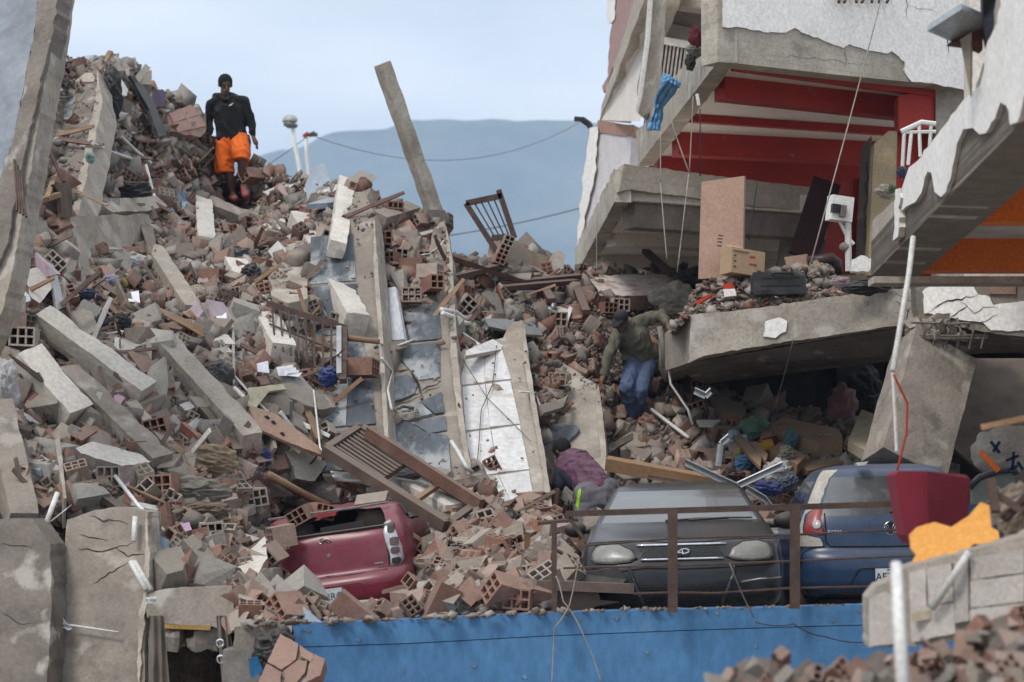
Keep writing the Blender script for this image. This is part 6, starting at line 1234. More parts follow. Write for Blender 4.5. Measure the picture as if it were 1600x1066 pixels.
# cloth and bags
def rag(name, label, cat, px, py, rx, ry, m, off=.25, seed=0, dep=.8, fold=.25, parent=None, p=None):
    """crumpled sheet: a ragged dome of folds that drapes over what lies below"""
    c = p or SP(px, py, off); k = c.y / F; rx, ry = rx * k * 1.15, ry * k * 1.15; D = min(rx, ry) * dep; so = Vector((seed * 3.1, seed * 5.7, 1)); nr_, na = 22, 54; V = []; Fc = []
    an = random.Random(seed).uniform(-.6, .6); fr = 1.5
    for i in range(nr_ + 1):
        t = i / nr_
        for j in range(na):
            a = 6.2832 * j / na; rad = 1 + .30 * noise.noise(Vector((math.cos(a) * 1.3, math.sin(a) * 1.3, seed * 2.3))) + .16 * noise.noise(Vector((math.cos(a) * 4, math.sin(a) * 4, seed)))
            x, z = math.cos(a) * t * rad, math.sin(a) * t * rad; q = Vector((x * math.cos(an) - z * math.sin(an), x * math.sin(an) + z * math.cos(an), 0)); q = Vector((q.x * fr, q.y * fr * 2.1, 0)) + so; q += noise.noise_vector(q * .8) * .55
            f = (1 - abs(noise.noise(q))) ** 2.5 * .75 + (1 - abs(noise.noise(q * 2.1))) ** 3 * .38 + .15 * noise.noise(q * 5)
            h = (1 - t ** 2.2) * .55 + f * fold * 3.0 * (1 - .55 * t) - .25; dz = (f - .5) * .12
            V.append(c + Vector((x * rx, -h * D - .25 * z * ry * .3, z * ry + dz * ry)))
    for i in range(nr_):
        for j in range(na): Fc.append((i * na + j, i * na + (j + 1) % na, (i + 1) * na + (j + 1) % na, (i + 1) * na + j))
    n0 = len(V)                                       # closed at the back so that it has body from the side
    V += [c + Vector(((v.x - c.x) * .8, D * .5, (v.z - c.z) * .8)) for v in V[nr_ * na:(nr_ + 1) * na]] + [c + Vector((0, D * .6, 0))]
    for j in range(na): Fc.append((nr_ * na + j, nr_ * na + (j + 1) % na, n0 + (j + 1) % na, n0 + j)); Fc.append((n0 + j, n0 + (j + 1) % na, n0 + na))
    return MB().add(V, Fc).build(name, m, parent, smooth=True, label=label, cat=cat)
navy_c = cloth('navy_cloth', (.03, .04, .09)); lil = cloth('lilac_cloth', (.33, .34, .48)); gcl = cloth('grey_cloth', (.20, .185, .16)); brn = cloth('brown_cloth', (.16, .115, .08)); teal = cloth('teal_cloth', (.10, .22, .24)); whc = cloth('white_cloth', (.55, .55, .56)); pnk = cloth('pink_cloth', (.40, .20, .20))
blu = cloth('blue_bag', (.03, .055, .22)); grn = cloth('green_bag', (.16, .33, .22)); drk = cloth('dark_cloth', (.03, .032, .038), d=.2); lbl = cloth('light_blue_cloth', (.16, .38, .62), (.12, .30, .52), .05); mar = cloth('maroon_cloth', (.13, .018, .03), d=.05)
for i, (nm, lab, cat, x, y, rx, ry, m_, off) in enumerate([
 ('black_bag', 'large black plastic sheet hanging near the top of the heap', 'bag', 174, 150, 18, 34, black_p, .7), ('plastic_bag', 'clear plastic bag below a blue lid between the left slabs', 'bag', 60, 264, 17, 24, gcl, 1.0), ('blue_piece', 'blue lid on top of the clear plastic bag', 'cloth', 56, 245, 17, 7, blu, 1.1),  # the blue one on the bag is its lid, shaped like draped cloth
 ('dark_clothes', 'heap of dark clothes left above the flat grey panel', 'clothes', 188, 296, 44, 15, drk, .5), ('purple_cloth', 'small purple cloth on the heap of dark clothes', 'cloth', 158, 278, 14, 8, cloth('purple_cloth', (.11, .05, .11)), .6), ('mint_cloth', 'small mint green cloth near the upper left slab', 'cloth', 140, 246, 7, 8, cloth('mint', (.25, .42, .38)), .6),
 ('plastic_sheet', 'crumpled clear plastic sheet below the flat grey panel', 'plastic sheet', 206, 410, 20, 10, whc, .4), ('lilac_cloth', 'crumpled lilac cloth below the clear plastic sheet', 'cloth', 174, 440, 12, 11, lil, .4), ('yellow_scrap', 'small yellow green scrap beside the lilac cloth', 'cloth', 192, 442, 7, 6, cloth('yellow_green', (.32, .30, .08)), .4),
 ('navy_cloth', 'navy blue cloth lying left of the lilac cloth', 'cloth', 125, 460, 24, 10, navy_c, .4), ('navy_cloth', 'small dark navy cloth above the long whitewashed beam', 'cloth', 186, 505, 18, 12, drk, .4), ('blue_piece', 'blue striped cloth left of the small dark navy cloth', 'cloth', 158, 503, 9, 12, navy_c, .4),
 ('dark_tarp', 'long dark grey tarp between the two pale beams', 'tarp', 352, 402, 38, 16, mat('dark_tarp', (.075, .08, .09), scale=5, fine=20, bump=.6, rough=.5, dust=.3), .5), ('dark_tarp', 'hanging end of grey tarp beside the middle beam', 'tarp', 392, 430, 14, 18, drk, .5), ('black_bag', 'grey black bag right of the sloping pale beam', 'bag', 342, 590, 19, 28, mat('grey_bag', (.055, .058, .065), scale=5, fine=20, bump=.5, rough=.5, dust=.3), .4),
 ('white_bag', 'white plastic bag at the left edge of the photograph', 'bag', 8, 600, 20, 38, whc, .5), ('blue_bag', 'small royal blue bag right of the white papers', 'bag', 514, 588, 14, 15, blu, .5), ('grey_cloth', 'twisted grey cloth left of the brown cloth', 'cloth', 305, 768, 46, 19, gcl, .4),
 ('brown_cloth', 'crumpled brown cloth above the pink plaster scrap', 'cloth', 322, 800, 36, 16, brn, .4), ('brown_cloth', 'torn brown sacking on the slope left of the pink tile', 'cloth', 330, 722, 38, 22, cloth('sacking', (.24, .18, .12)), .4), ('dark_clothes', 'dark clothes heap in the bottom left corner', 'clothes', 28, 1036, 36, 18, drk, .3),
 ('teal_cloth', 'teal cloth over the black plastic parts', 'cloth', 782, 816, 24, 7, teal, .35), ('blue_piece', 'small navy cloth above the brick left of the wooden frame', 'cloth', 416, 714, 8, 12, blu, .3), ('red_cloth', 'small red rag at the left of the wooden frame', 'cloth', 416, 748, 16, 7, pnk, .3),
 ('black_bag', 'black bin bag on the ridge above the man in green', 'bag', 1086, 444, 27, 22, black_p, 1.2), ('white_sack', 'beige sack beneath the black bin bag', 'sack', 1054, 468, 32, 22, cloth('beige_sack', (.45, .41, .35)), 1.1)]): rag(nm, lab, cat, x, y, rx, ry, m_, off, seed=i)
# papers
for i, (x, y, lab) in enumerate([(448, 580, 'crumpled white papers below the bed grille'), (98, 972, 'folded white paper on the lower left wall'), (412, 574, 'loose white sheet left of the crumpled papers'), (210, 464, 'pale blue white board below the lilac cloth'), (346, 490, 'white paper scrap hanging by the soil patch'), (12, 700, 'white paper near the upright left beam')]):
    mb = MB()
    for k in range(4 if i == 0 else 1):
        s_ = 16 if i == 0 else 11; c = [(x - s_ + 6 * k, y - 6 + 3 * k), (x + s_ * .6 + 5 * k, y - 10 + 4 * k), (x + s_ * .8 + 2 * k, y + 9), (x - s_ * .8 + 4 * k, y + 7)]
        q = [SP(*p_, (.5 if x != 98 else .5) + .03 * k + .04 * ((j + k) % 2)) for j, p_ in enumerate(c)] if y < 900 else [q2.at(*p_, .05 + .06 * (j % 2)) for j, p_ in enumerate([(89, 977), (93, 960), (113, 982), (108, 985)])]
        mb.prism(q, (0, .004, 0))
    mb.build('paper', mat('paper', (.72, .72, .76), (.64, .64, .68), scale=3, bump=.05), label=lab, cat='paper')
# painted plaster scraps that catch the eye
for i, (pts, c_, lab) in enumerate([([(176, 616), (186, 612), (196, 622), (188, 632), (178, 626)], (.52, .32, .42), 'bright pink plaster scrap right of the longest brown beam'), ([(270, 822), (296, 816), (300, 828), (285, 833)], (.50, .30, .45), 'lilac pink plaster scrap below the crumpled brown cloth'),
  ([(194, 752), (202, 752), (202, 760), (195, 760)], (.5, .3, .42), 'tiny pink plaster scrap on the lower left slope'), ([(804, 842), (838, 836), (846, 850), (828, 862), (814, 856)], (.56, .33, .40), 'pink painted block face left of the railing post'), ([(600, 370), (622, 362), (628, 378), (610, 386)], (.52, .34, .33), 'pink plaster piece in the brick pile'),
  ([(684, 398), (706, 396), (704, 416), (686, 414)], (.26, .20, .34), 'purple painted brick face at the right of the brick pile'), ([(266, 316), (300, 312), (304, 326), (280, 332), (262, 328)], (.34, .52, .62), 'light blue plaster piece right of the thin broken slab'), ([(278, 300), (298, 300), (296, 316), (282, 316)], (.12, .24, .36), 'darker blue scrap above the light blue plaster piece'),
  ([(312, 416), (344, 414), (344, 430), (314, 428)], (.42, .58, .68), 'brick face painted light blue below the tarp'), ([(840, 484), (868, 478), (896, 486), (880, 496), (846, 494)], (.74, .73, .71), 'white tile piece on the ridge under the planks'), ([(406, 342), (430, 336), (446, 344), (442, 360), (420, 364), (404, 356)], (.70, .69, .66), 'rounded white lump below the crest'),
  ([(410, 300), (432, 290), (460, 288), (440, 302), (420, 308)], (.72, .72, .71), 'white plastered slab on the crest left of the lamps'), ([(470, 292), (506, 296), (540, 284), (520, 300), (480, 304)], (.68, .68, .67), 'white plastered slab lying at the foot of the lamps'), ([(572, 762), (600, 750), (632, 760), (622, 790), (600, 802), (576, 786)], (.66, .66, .66), 'large white plaster chunk below the white sheet'),
  ([(360, 766), (382, 762), (378, 780), (366, 782)], (.66, .67, .70), 'white triangle of plaster on the lower slope'), ([(444, 706), (470, 702), (510, 724), (492, 752), (462, 748), (458, 730)], (.42, .41, .35), 'pale yellow stained stone left of the wooden frame'), ([(188, 530), (212, 526), (226, 540), (214, 558), (190, 548)], (.52, .48, .42), 'cream boulder above the whitewashed beam'),
  ([(722, 868), (752, 862), (762, 880), (742, 890), (724, 884)], (.64, .62, .54), 'cream painted brick face in the heap right of the maroon car'), ([(280, 632), (296, 626), (304, 636), (290, 642)], (.56, .55, .46), 'cream tile scrap beside the sloping beam'), ([(730, 506), (742, 502), (744, 516), (736, 520)], (.16, .48, .10), 'bright green scrap under the grey corrugated sheet')]):
    plate('plaster_piece', lab, 'plaster scrap', pts, .34, .14, mat('paint_%d' % i, c_, tuple(v * .85 for v in c_), scale=5, bump=.2, dust=.2, rnd=0), chunk_m, amp=1.5, step=5)
# bed grille
e = empty('bed_frame_grille', SP(485, 520, .5), 'fallen rusty bed frame grille lying on the middle of the slope', 'bed frame')
g = [SP(418, 474, .55), SP(538, 512, .55), SP(536, 596, .5), SP(424, 540, .5)]
MB().bar(g[0], g[1], .06, .06).bar(g[1], g[2], .07, .06, (0, 1, 0)).build('frame', rust, e)
MB().bar(SP(530, 512, .62), SP(530, 586, .55), .05, .05, (0, 1, 0)).build('frame', galv, e)
for k in range(9): t = (k + .5) / 9; MB().tube([g[0].lerp(g[1], t), g[3].lerp(g[2], t)], .011, 5).build('bar', rust, e)
MB().tube([g[0].lerp(g[3], .5), g[1].lerp(g[2], .5)], .012, 5).build('bar', rust, e)
# boards, concrete step and yellow sheet
plate('plywood_board', 'sloping pinkish plywood board with small holes left of the wooden frame', 'board', [(392, 634), (430, 646), (520, 714), (500, 710), (448, 690), (400, 668)], .6, .03, board_p, amp=1)
for x, y, w_ in ((428, 660, 'middle'), (442, 678, 'lowest'), (418, 652, 'topmost')): MB().prism([fit([(392, 634), (520, 714), (448, 690)], .62).at(x + a, y + b_) for a, b_ in ((-5, -2), (0, -3), (4, 2), (0, 3))], (0, .01, 0)).build('dark_scrap', dark_m, label=f'{w_} of three small dark scraps on the pinkish plywood board', cat='scrap')
plate('concrete_step', 'broken concrete step under the crumpled papers', 'step', [(398, 606), (450, 598), (522, 622), (524, 636), (500, 640), (430, 614)], .5, .22, concrete, amp=2)
plate('yellow_sheet', 'warped yellowish sheet left of the concrete step', 'sheet', [(388, 606), (440, 600), (448, 608), (420, 612), (398, 640), (388, 632)], .62, .02, mat('yellow_sheet', (.48, .44, .33), (.34, .30, .2), scale=4, bump=.2), amp=1.5)
# wooden frame with slats
e = empty('wooden_grille', SP(620, 740, .6), 'long fallen dark wooden door frame with slats above the maroon car', 'wooden frame')
pw = Plane((508, 702, 21.8), (564, 668, 22.7), (742, 800, 21.2)); A4 = [(510, 704), (562, 670), (748, 788), (700, 822)]
for k in range(4):
    a, b_ = A4[k], A4[(k + 1) % 4]; MB().bar(pw.at(*a), pw.at(*b_), .12 if k % 2 else .07, .10, pw.n).build('frame_rail', wood_d, e)
MB().bar(pw.at(574, 676, .09), pw.at(752, 790, .09), .06, .12, pw.n).build('frame_rail', mat('red_wood', (.17, .085, .06), scale=4, fine=40, bump=.3, dust=.3), e)
for k in range(9): t = (k + 1) / 10; a = (510 + 52 * t, 704 - 34 * t); b_ = (590 + 50 * t, 756 - 34 * t); MB().bar(pw.at(*a), pw.at(*b_), .035, .05, pw.n).build('slat', wood_d, e)
for t in (.42, .7): MB().bar(pw.at(510 + 190 * t, 704 + 118 * t, -.03), pw.at(562 + 186 * t, 670 + 118 * t, -.03), .05, .05, pw.n).build('cross_bar', wood, e)
# white sheets
pls = fit([(520, 740), (590, 744), (664, 776), (620, 760)], .55); mb = MB(); V = []; nu, nv = 24, 7
for i in range(nu + 1):
    for j in range(nv + 1):
        u_, v_ = i / nu, j / nv; x = 516 + 150 * u_ + 8 * v_; y = 738 - 6 * math.sin(u_ * 3) + 28 * v_ * (.5 + .5 * u_) + 18 * u_; V.append(pls.at(x, y, .10 * noise.noise(Vector((u_ * 5, v_ * 3, 2))) + .05 * math.sin(u_ * 14)))
mb.add(V, [(i * (nv + 1) + j, i * (nv + 1) + j + 1, (i + 1) * (nv + 1) + j + 1, (i + 1) * (nv + 1) + j) for i in range(nu) for j in range(nv)])
o = mb.build('white_sheet', white_p, label='wavy white metal sheet lying below the wooden frame', cat='sheet', smooth=True); md = o.modifiers.new('s', 'SOLIDIFY'); md.thickness = .012
# pipes and cables on the slope
for i, (pts, r, m_, lab) in enumerate([([(366, 606), (416, 656), (468, 708)], .022, pipe_m, 'white pipe lying above the pinkish board'), ([(180, 744), (216, 790), (258, 832)], .018, pipe_m, 'thin white pipe crossing the edge of the lower left wall'), ([(200, 760), (262, 788)], .014, wood, 'thin wooden stick touching the thin white pipe'),
   ([(364, 585), (395, 620), (424, 650)], .012, pipe_m, 'thin white tube above the thicker white pipe'), ([(420, 742), (470, 770), (528, 798)], .04, wood, 'brown pole left of the white sheet'), ([(545, 528), (592, 534)], .03, wood, 'wooden stick crossing below the white topped beam'), ([(490, 610), (500, 700), (505, 706)], .010, pipe_m, 'pale cable hanging left of the slate slab'),
   ([(690, 484), (712, 488), (722, 496), (736, 500)], .03, pipe_m, 'upper white flexible conduit on the slab edge'), ([(692, 490), (710, 496), (722, 504), (734, 506)], .03, pipe_m, 'lower white flexible conduit on the slab edge'), ([(705, 690), (716, 706), (728, 730), (738, 738)], .022, pipe_m, 'bent white tube hanging at the foot of the slab edge'),
   ([(596, 560), (612, 580), (606, 610), (612, 640)], .014, pipe_m, 'white wire hanging on the rough slab edge'), ([(1018, 640), (1044, 660), (1076, 684)], .022, pipe_m, 'white pipe lying right of the man in jeans'), ([(812, 612), (836, 614), (842, 630), (846, 640)], .012, pipe_m, 'white wire curling over the slab below the man in green'),
   ([(806, 456), (850, 454), (862, 460), (866, 472), (864, 480)], .03, galv, 'bent grey pipe end on the ridge'), ([(1030, 510), (1036, 540), (1038, 575)], .03, gcl, 'bundle of pale cables hanging beside the broken slab end'), ([(1040, 545), (1048, 600), (1075, 640), (1082, 664)], .014, pipe_m, 'thin pale cable drooping from the broken slab end')]):
    off = .55 if i != 14 else 2.2
    q = [SP(*p_, .5 if y_ else .5) if i not in (14, 15) else P(p_[0], p_[1], 24.5) for p_ in pts for y_ in (1,)]
    MB().tube(q, r, 7).build('pipe', m_, smooth=True, label=lab, cat='pipe' if r > .015 else 'cable')
for i, (pts, lab) in enumerate([([(776, 540), (770, 600), (752, 640), (748, 700), (742, 760)], 'thin black wire lying down the white tiled slab'), ([(722, 560), (760, 620), (800, 660), (830, 690)], 'thin grey wire crossing the white tiled slab')]):
    MB().tube([pC.at(*p_, .05) for p_ in pts], .005, 5).build('wire', black_p if i == 0 else concrete_d, label=lab, cat='wire')
cc = pB.at(634, 648, .05); u1 = (pB.at(644, 648) - pB.at(634, 648)).normalized(); v1 = pB.n.cross(u1); mb = MB(); pts = []
for k in range(110): t = k / 110 * 6.283 * 6; r = .105 + .012 * math.sin(k * 1.7) - .004 * (k // 18); pts.append(cc + u1 * r * math.cos(t) * 1.2 + v1 * r * math.sin(t) + pB.n * (.02 + .008 * (k // 18)))
mb.tube(pts, .010, 5).build('cable_coil', mat('beige_cable', (.42, .37, .30), scale=5, bump=.05), smooth=True, label='coil of beige cable lying on the cracked slate tiles', cat='cable coil')
# brick pile under the leaning post and other set bricks, cells towards the camera
def brick_at(x, y, rz, ry=0., rx=0., s_=.95, vi=0, off=.32, wh=None, Y=None):
    M = (Euler((R(rx), R(ry), R(rz))).to_matrix() @ Matrix.Diagonal((s_, s_, s_))).to_4x4(); w_ = wh or where(x, y)
    o = piece('hollow_brick', M, SP(x, y, off) if Y is None else P(x, y, Y), x, y, vi=vi, wh=w_, note=' showing its cells')
for x, y, rz, ry, rx, s_, vi in [(608, 328, 20, 90, -10, 1.1, 0), (655, 348, -30, 60, 10, 1.0, 4), (600, 374, 8, 0, 0, 1.1, 1), (656, 386, -35, 4, 5, 1.1, 1), (662, 404, 15, 92, 0, 1.0, 0), (672, 424, 70, 90, 0, 1.05, 4), (508, 370, 20, 20, 20, 1.1, 0), (640, 418, 65, 95, -8, 1.2, 0), (676, 444, 20, 0, -5, 1.1, 1), (626, 400, 10, 3, 0, 1.0, 5), (644, 462, 10, 90, 10, 1.1, 4), (612, 404, -20, 90, 0, .9, 0),
  (420, 898, 30, 25, 10, 1.1, 0), (531, 957, -15, 35, 10, 1.0, 1), (572, 953, 10, 85, 5, 1.0, 0), (668, 870, -20, 40, 0, 1.15, 0), (712, 894, -30, 85, 5, 1.1, 1), (742, 798, 0, 92, 0, 1.0, 0), (740, 880, 15, 5, 10, 1.15, 5), (572, 787, 25, 80, 0, 1.0, 4), (782, 856, 60, 95, 0, 1.2, 0), (676, 942, -35, 93, 5, 1.0, 4), (646, 938, 50, 80, 8, 1.1, 0), (826, 792, 0, 90, 0, .95, 0), (817, 935, -12, 94, 5, 1.1, 0), (872, 888, -55, 90, 10, 1.25, 4),
  (890, 856, -35, 70, 0, 1.1, 0), (800, 900, -50, 30, 20, 1.1, 4), (770, 930, 65, 92, 5, 1.2, 0), (700, 830, 70, 88, -5, 1.2, 4), (660, 900, 30, 20, 15, 1.1, 2), (38, 528, 10, 92, 5, 1.2, 0), (10, 500, -10, 94, 8, 1.1, 0), (30, 405, 20, 90, -10, 1.1, 0), (334, 434, 65, 95, 0, 1.1, 4), (274, 396, -30, 75, 20, 1.25, 1), (310, 388, 30, 70, 10, .9, 0), (378, 462, -40, 85, 0, 1.1, 4), (246, 666, 20, 75, 20, 1.1, 0), (394, 275, -30, 60, 5, 1.1, 1), 
  (184, 745, -40, 90, -15, 1.25, 4), (258, 760, -40, 85, -30, 1.25, 0), (390, 778, 30, 80, 0, 1.1, 0), (566, 575, 75, 95, 0, 1.2, 4), (330, 830, 20, 85, 10, 1.0, 0), (388, 935, -25, 60, 0, 1.15, 0), (716, 460, 60, 95, 0, 1.25, 4), (724, 478, 20, 40, 10, 1.2, 0), (966, 478, 12, 92, 0, 1.1, 0), (950, 482, 20, 92, 0, .95, 4), (866, 500, 20, 92, 0, 1.2, 4), (1088, 606, 10, 90, 0, 1.1, 0), (1094, 640, -20, 70, 0, 1.1, 0), (870, 594, 0, 92, 0, 1.0, 0), (1290, 690, 10, 92, 0, 1.1, 4)]: brick_at(x, y, rz, ry, rx, s_, vi)
for k, (x, y, Y_) in enumerate(((470, 806, 20.6), (500, 800, 20.8), (585, 790, 20.9), (440, 838, 20.2), (424, 868, 19.9))): brick_at(x, y, 40 * k, 60 + 40 * k, 10, .95, 4 * (k % 2), Y=Y_, wh='on the crushed roof of the maroon car')
plate('wall_piece', 'pale plaster slab leaning on the left rear corner of the maroon car', 'wall piece', [(358, 872), (392, 858), (414, 838), (418, 872), (404, 896), (388, 906)], 0, .08, plaster_g, brick_m, amp=2, pl=Plane((358, 872, 19.6), (418, 872, 19.5), (388, 840, 20.0)))
plate('wall_piece', 'brown broken mortar slab propped against the tailgate of the maroon car', 'wall piece', [(446, 928), (492, 898), (498, 904), (478, 928), (456, 938)], 0, .07, concrete_d, chunk_m, amp=2, pl=Plane((446, 928, 19.4), (498, 904, 19.5), (470, 900, 19.8)))
# skyline: rusty frame, wall pieces, planks
e = empty('rusty_frame', P(765, 390, 29), 'rusty metal frame with thin rods sticking up on the skyline', 'metal frame')
fp = lambda x, y: P(x, y, 29)
for a, b_ in (((728, 318), (788, 412)), ((779, 297), (804, 372)), ((728, 318), (784, 306)), ((768, 372), (792, 370))): MB().bar(fp(*a), fp(*b_), .07, .06, (0, 1, 0)).build('frame_bar', rust, e)
for k in range(4): t = (k + 1) / 5; MB().tube([fp(730 + 50 * t, 318 - 14 * t), fp(770 + 34 * t, 378 - 6 * t)], .010, 5).build('rod', rust, e)
plate('wall_piece', 'pale broken wall piece with hollow brick edge on the skyline', 'wall piece', [(786, 372), (804, 374), (830, 392), (858, 402), (850, 420), (838, 436), (790, 436), (776, 420)], .5, .2, mat('ochre_plaster', (.42, .36, .29), (.33, .27, .21), scale=4, bump=.3), brick_m, gy=-.003, amp=2.5)
for k, (x, y) in enumerate(((793, 378), (786, 392), (780, 406))): brick_at(x, y, 10, 20, 0, .9, 5, 1.0, wh='on the pale skyline wall piece')
plate('wall_piece', 'narrow broken hollow brick wall end standing right of the pale wall piece', 'wall piece', [(874, 390), (884, 400), (880, 420), (868, 432), (852, 432), (862, 410)], .6, .2, plaster_g, brick_m, gy=-.002, amp=2)
for k, (a, b_, lab) in enumerate([((706, 404), (832, 446), 'dark red plank sloping right under the rusty frame'), ((706, 434), (788, 414), 'dark red plank crossing the sloping one under the rusty frame'), ((780, 444), (904, 432), 'upper dark red plank on the skyline ridge'), ((786, 450), (900, 440), 'lower dark red plank on the skyline ridge'), ((842, 436), (862, 470), 'short dark red stick standing below the ridge planks'), ((900, 448), (916, 488), 'thin red stick left of the man in green'),
        ((1008, 392), (1052, 430), 'brown stick leaning before the lower ceiling')]):
    MB().bar(SP(*a, .7), SP(*b_, .7), .10, .06, (0, -.5, 1)).build('plank', mat('red_brown_wood', (.12, .055, .045), scale=4, fine=40, bump=.3, dust=.3), label=lab, cat='plank')
plate('corrugated_sheet', 'grey corrugated metal sheet right of the bright green scrap', 'metal sheet', [(757, 498), (790, 498), (846, 514), (848, 524), (820, 522), (764, 510)], .6, .03, galv, amp=0)
plate('flat_roof', 'pale flat slab covered in white tiles on the ridge behind the man in green', 'slab', [(912, 448), (930, 430), (1060, 428), (1090, 436), (1060, 452), (1000, 462), (940, 462)], .9, .2, mat('pale_roof', (.62, .57, .53), (.42, .30, .25), scale=5, bump=.4, contrast=(.38, .5)), brick_m, amp=2.5)
plate('concrete_block', 'twisted concrete fragment with bars at the feet of the man in jeans', 'concrete fragment', [(962, 690), (988, 674), (1000, 676), (1020, 706), (1006, 720), (984, 700), (970, 704)], .6, .15, concrete, concrete_l, amp=2)
mb = MB()
for k in range(5): mb.tube([SP(950, 696 + 3 * k, .6), SP(968, 688 + 2 * k, .62), SP(988, 678 + 2 * k, .62)], .012, 5)
mb.build('rebar', concrete_d, label='bundle of bars behind the bending man leading to the twisted concrete fragment', cat='rebar')

# splinters, wires and rags strewn over the heap
r3 = random.Random(33); SPL = [MB().rough((0, 0, 0), (.05, L_, .02), Matrix.Identity(3), .12, .006, .01, seed=k) for k, L_ in enumerate((.5, .7, .9, 1.1))]
SPM = [[mesh('wood_splinter', b_.v, b_.f, m_) for b_ in SPL] for m_ in (wood, wood_d, MATS['red_brown_wood'], pipe_m)]; WN = ('light brown', 'dark brown', 'red brown', 'white')
def rnd_spot():
    while True:
        x, y = r3.uniform(20, 900), r3.uniform(180, 930)
        if y < np.interp(x, sky_x, sky_y) + 14 or y > np.interp(x, bot_x, bot_y) - 14: continue
        if any(inside(np.array([x]), np.array([y]), pg)[0] for pg in EXCL): continue
        return x, y
for k in range(110):
    x, y = rnd_spot(); ti = r3.choice((0, 0, 1, 1, 2, 2, 2, 3)); li = r3.randrange(4); p_ = SP(x, y, .22); d = Vector((r3.uniform(-1, 1), r3.uniform(-.6, .6), r3.uniform(-.7, .7))).normalized()
    o = link('wood_splinter' if ti < 3 else 'white_strip', SPM[ti][li]); o.matrix_world = Matrix.Translation(p_) @ axes(d, (.2, -1, .6)).to_4x4(); s_ = f"{('short', 'medium', 'long', 'very long')[li]} {WN[ti]} {'splinter of wood' if ti < 3 else 'plastic strip'} {where(x, y)}"; tag(o, s_, 'splinter' if ti < 3 else 'strip', s_.replace('splinter of', 'splinters of').replace('strip ', 'strips '))
RC = [('navy', navy_c), ('grey', gcl), ('brown', brn), ('dark', drk), ('white', whc), ('lilac', lil), ('teal', teal), ('pink', pnk)]
for k in range(46):
    x, y = rnd_spot(); nm_, m_ = r3.choice(RC); l_ = f"small {nm_} rag {where(x, y)}"; o = rag('rag', l_, 'rag', x, y, r3.uniform(7, 15), r3.uniform(5, 10), m_, .2, seed=300 + k); o['group'] = l_.replace('rag', 'rags')
for k in range(40):
    x, y = rnd_spot(); a = r3.uniform(-1, 1); pts = [SP(x + t * 26 * r3.uniform(.6, 1.3) + 6 * math.sin(t * 2 + k), y + t * 18 * a + 5 * math.cos(t * 3 + k), .3 + .06 * math.sin(t * 4 + k)) for t in (-1, -.5, 0, .5, 1)]
    m_, nm_ = r3.choice(((pipe_m, 'white'), (black_p, 'black'), (rust, 'rusty'))); l_ = f"thin bent {nm_} wire {where(x, y)}"; MB().tube(pts, r3.choice((.007, .010, .013)), 5).build('bent_wire', m_, smooth=True, label=l_, cat='wire', group=l_.replace('wire', 'wires'))
# crumbs along the top of the blue wall
acc = [[], [], []]; nb = 0
for k in range(1200):
    x = r3.uniform(380, 1340)
    if noise.noise(Vector((x * .035, 3, 1))) + .5 * noise.noise(Vector((x * .11, 7, 2))) < r3.uniform(-.35, .3): continue
    yb = np.interp(x, [366, 520, 640, 760, 860, 1000, 1240, 1355], [979, 972, 968, 962, 958, 954, 949, 945]); Y_ = r3.uniform(17.1, 17.35); kd = r3.choice(['brick_shard', 'concrete_chunk']); V_, F_ = LIB[kd][r3.randrange(20)]; s_ = .012 + .10 * r3.random() ** 3 * (1 if x < 900 else .5)
    A = np.array([tuple(v) for v in V_]) @ (np.array(Euler((r3.uniform(-.6, .6), r3.uniform(-.6, .6), r3.random() * 6)).to_matrix()) * s_).T + np.array(P(x, yb - .5, Y_)) + np.array((0, 0, s_ * .1)); T = [(f[0], f[q], f[q + 1]) for f in F_ for q in range(1, len(f) - 1)]
    acc[0].append(A); acc[1].append(np.array(T) + nb); acc[2].append(np.tile(np.r_[PALS[kd][r3.randrange(5)] * r3.uniform(.7, 1.1), 1], (len(A), 1))); nb += len(A)
bulk('wall_top_rubble', *acc)
# ------------------------------------------------------------------ things on the broken slab and on the buildings
def PT(x, y, d=0.0): return P(x, y, 24.2 + d)
# rubble on top of the slab
def pile(x, Y_):
    s_ = min(1, max(0, (Y_ - 23.8) / .55)); return (.36 + .06 * noise.noise(Vector((x * .03, Y_ * 2, 0)))) * s_ * s_ * (3 - 2 * s_) * min(1, max(0, (x - 1062) / 40)) * min(1, max(0, (1345 - x) / 60))
def slab_z(x): return (HY - np.interp(x, [1050, 1085, 1160, 1260, 1360, 1440], [515, 490, 482, 468, 456, 446])) * 23.7 / F
V = []
for i in range(50):
    for j in range(16): x = 1050 + 320 * i / 49; Y_ = 23.72 + 2.6 * j / 15; V.append(Vector(((x - CX) * Y_ / F, Y_, slab_z(x) - .02 + pile(x, Y_))))
MB().add(V, [(i * 16 + j, (i + 1) * 16 + j, (i + 1) * 16 + j + 1, i * 16 + j + 1) for i in range(49) for j in range(15)]).build('slab_rubble_mound', mound_m, kind='structure')
for k in range(330):
    x = random.uniform(1060, 1330); y = random.uniform(452, 494) - (x - 1085) * .135; Y_ = 23.8 + random.random() * 1.4; q = Vector(((x - CX) * Y_ / F, Y_, slab_z(x) + pile(x, Y_) + .04))
    if k < 34: s_ = random.uniform(.10, .2); piece(random.choice(['brick_shard', 'concrete_chunk', 'brick_shard']), (Euler((random.uniform(-.6, .6), random.uniform(-.6, .6), random.random() * 6)).to_matrix() @ Matrix.Diagonal((s_, s_, s_))).to_4x4(), q, x, y, 'on the broken floor slab')
acc = [[], [], []]; base_ = 0
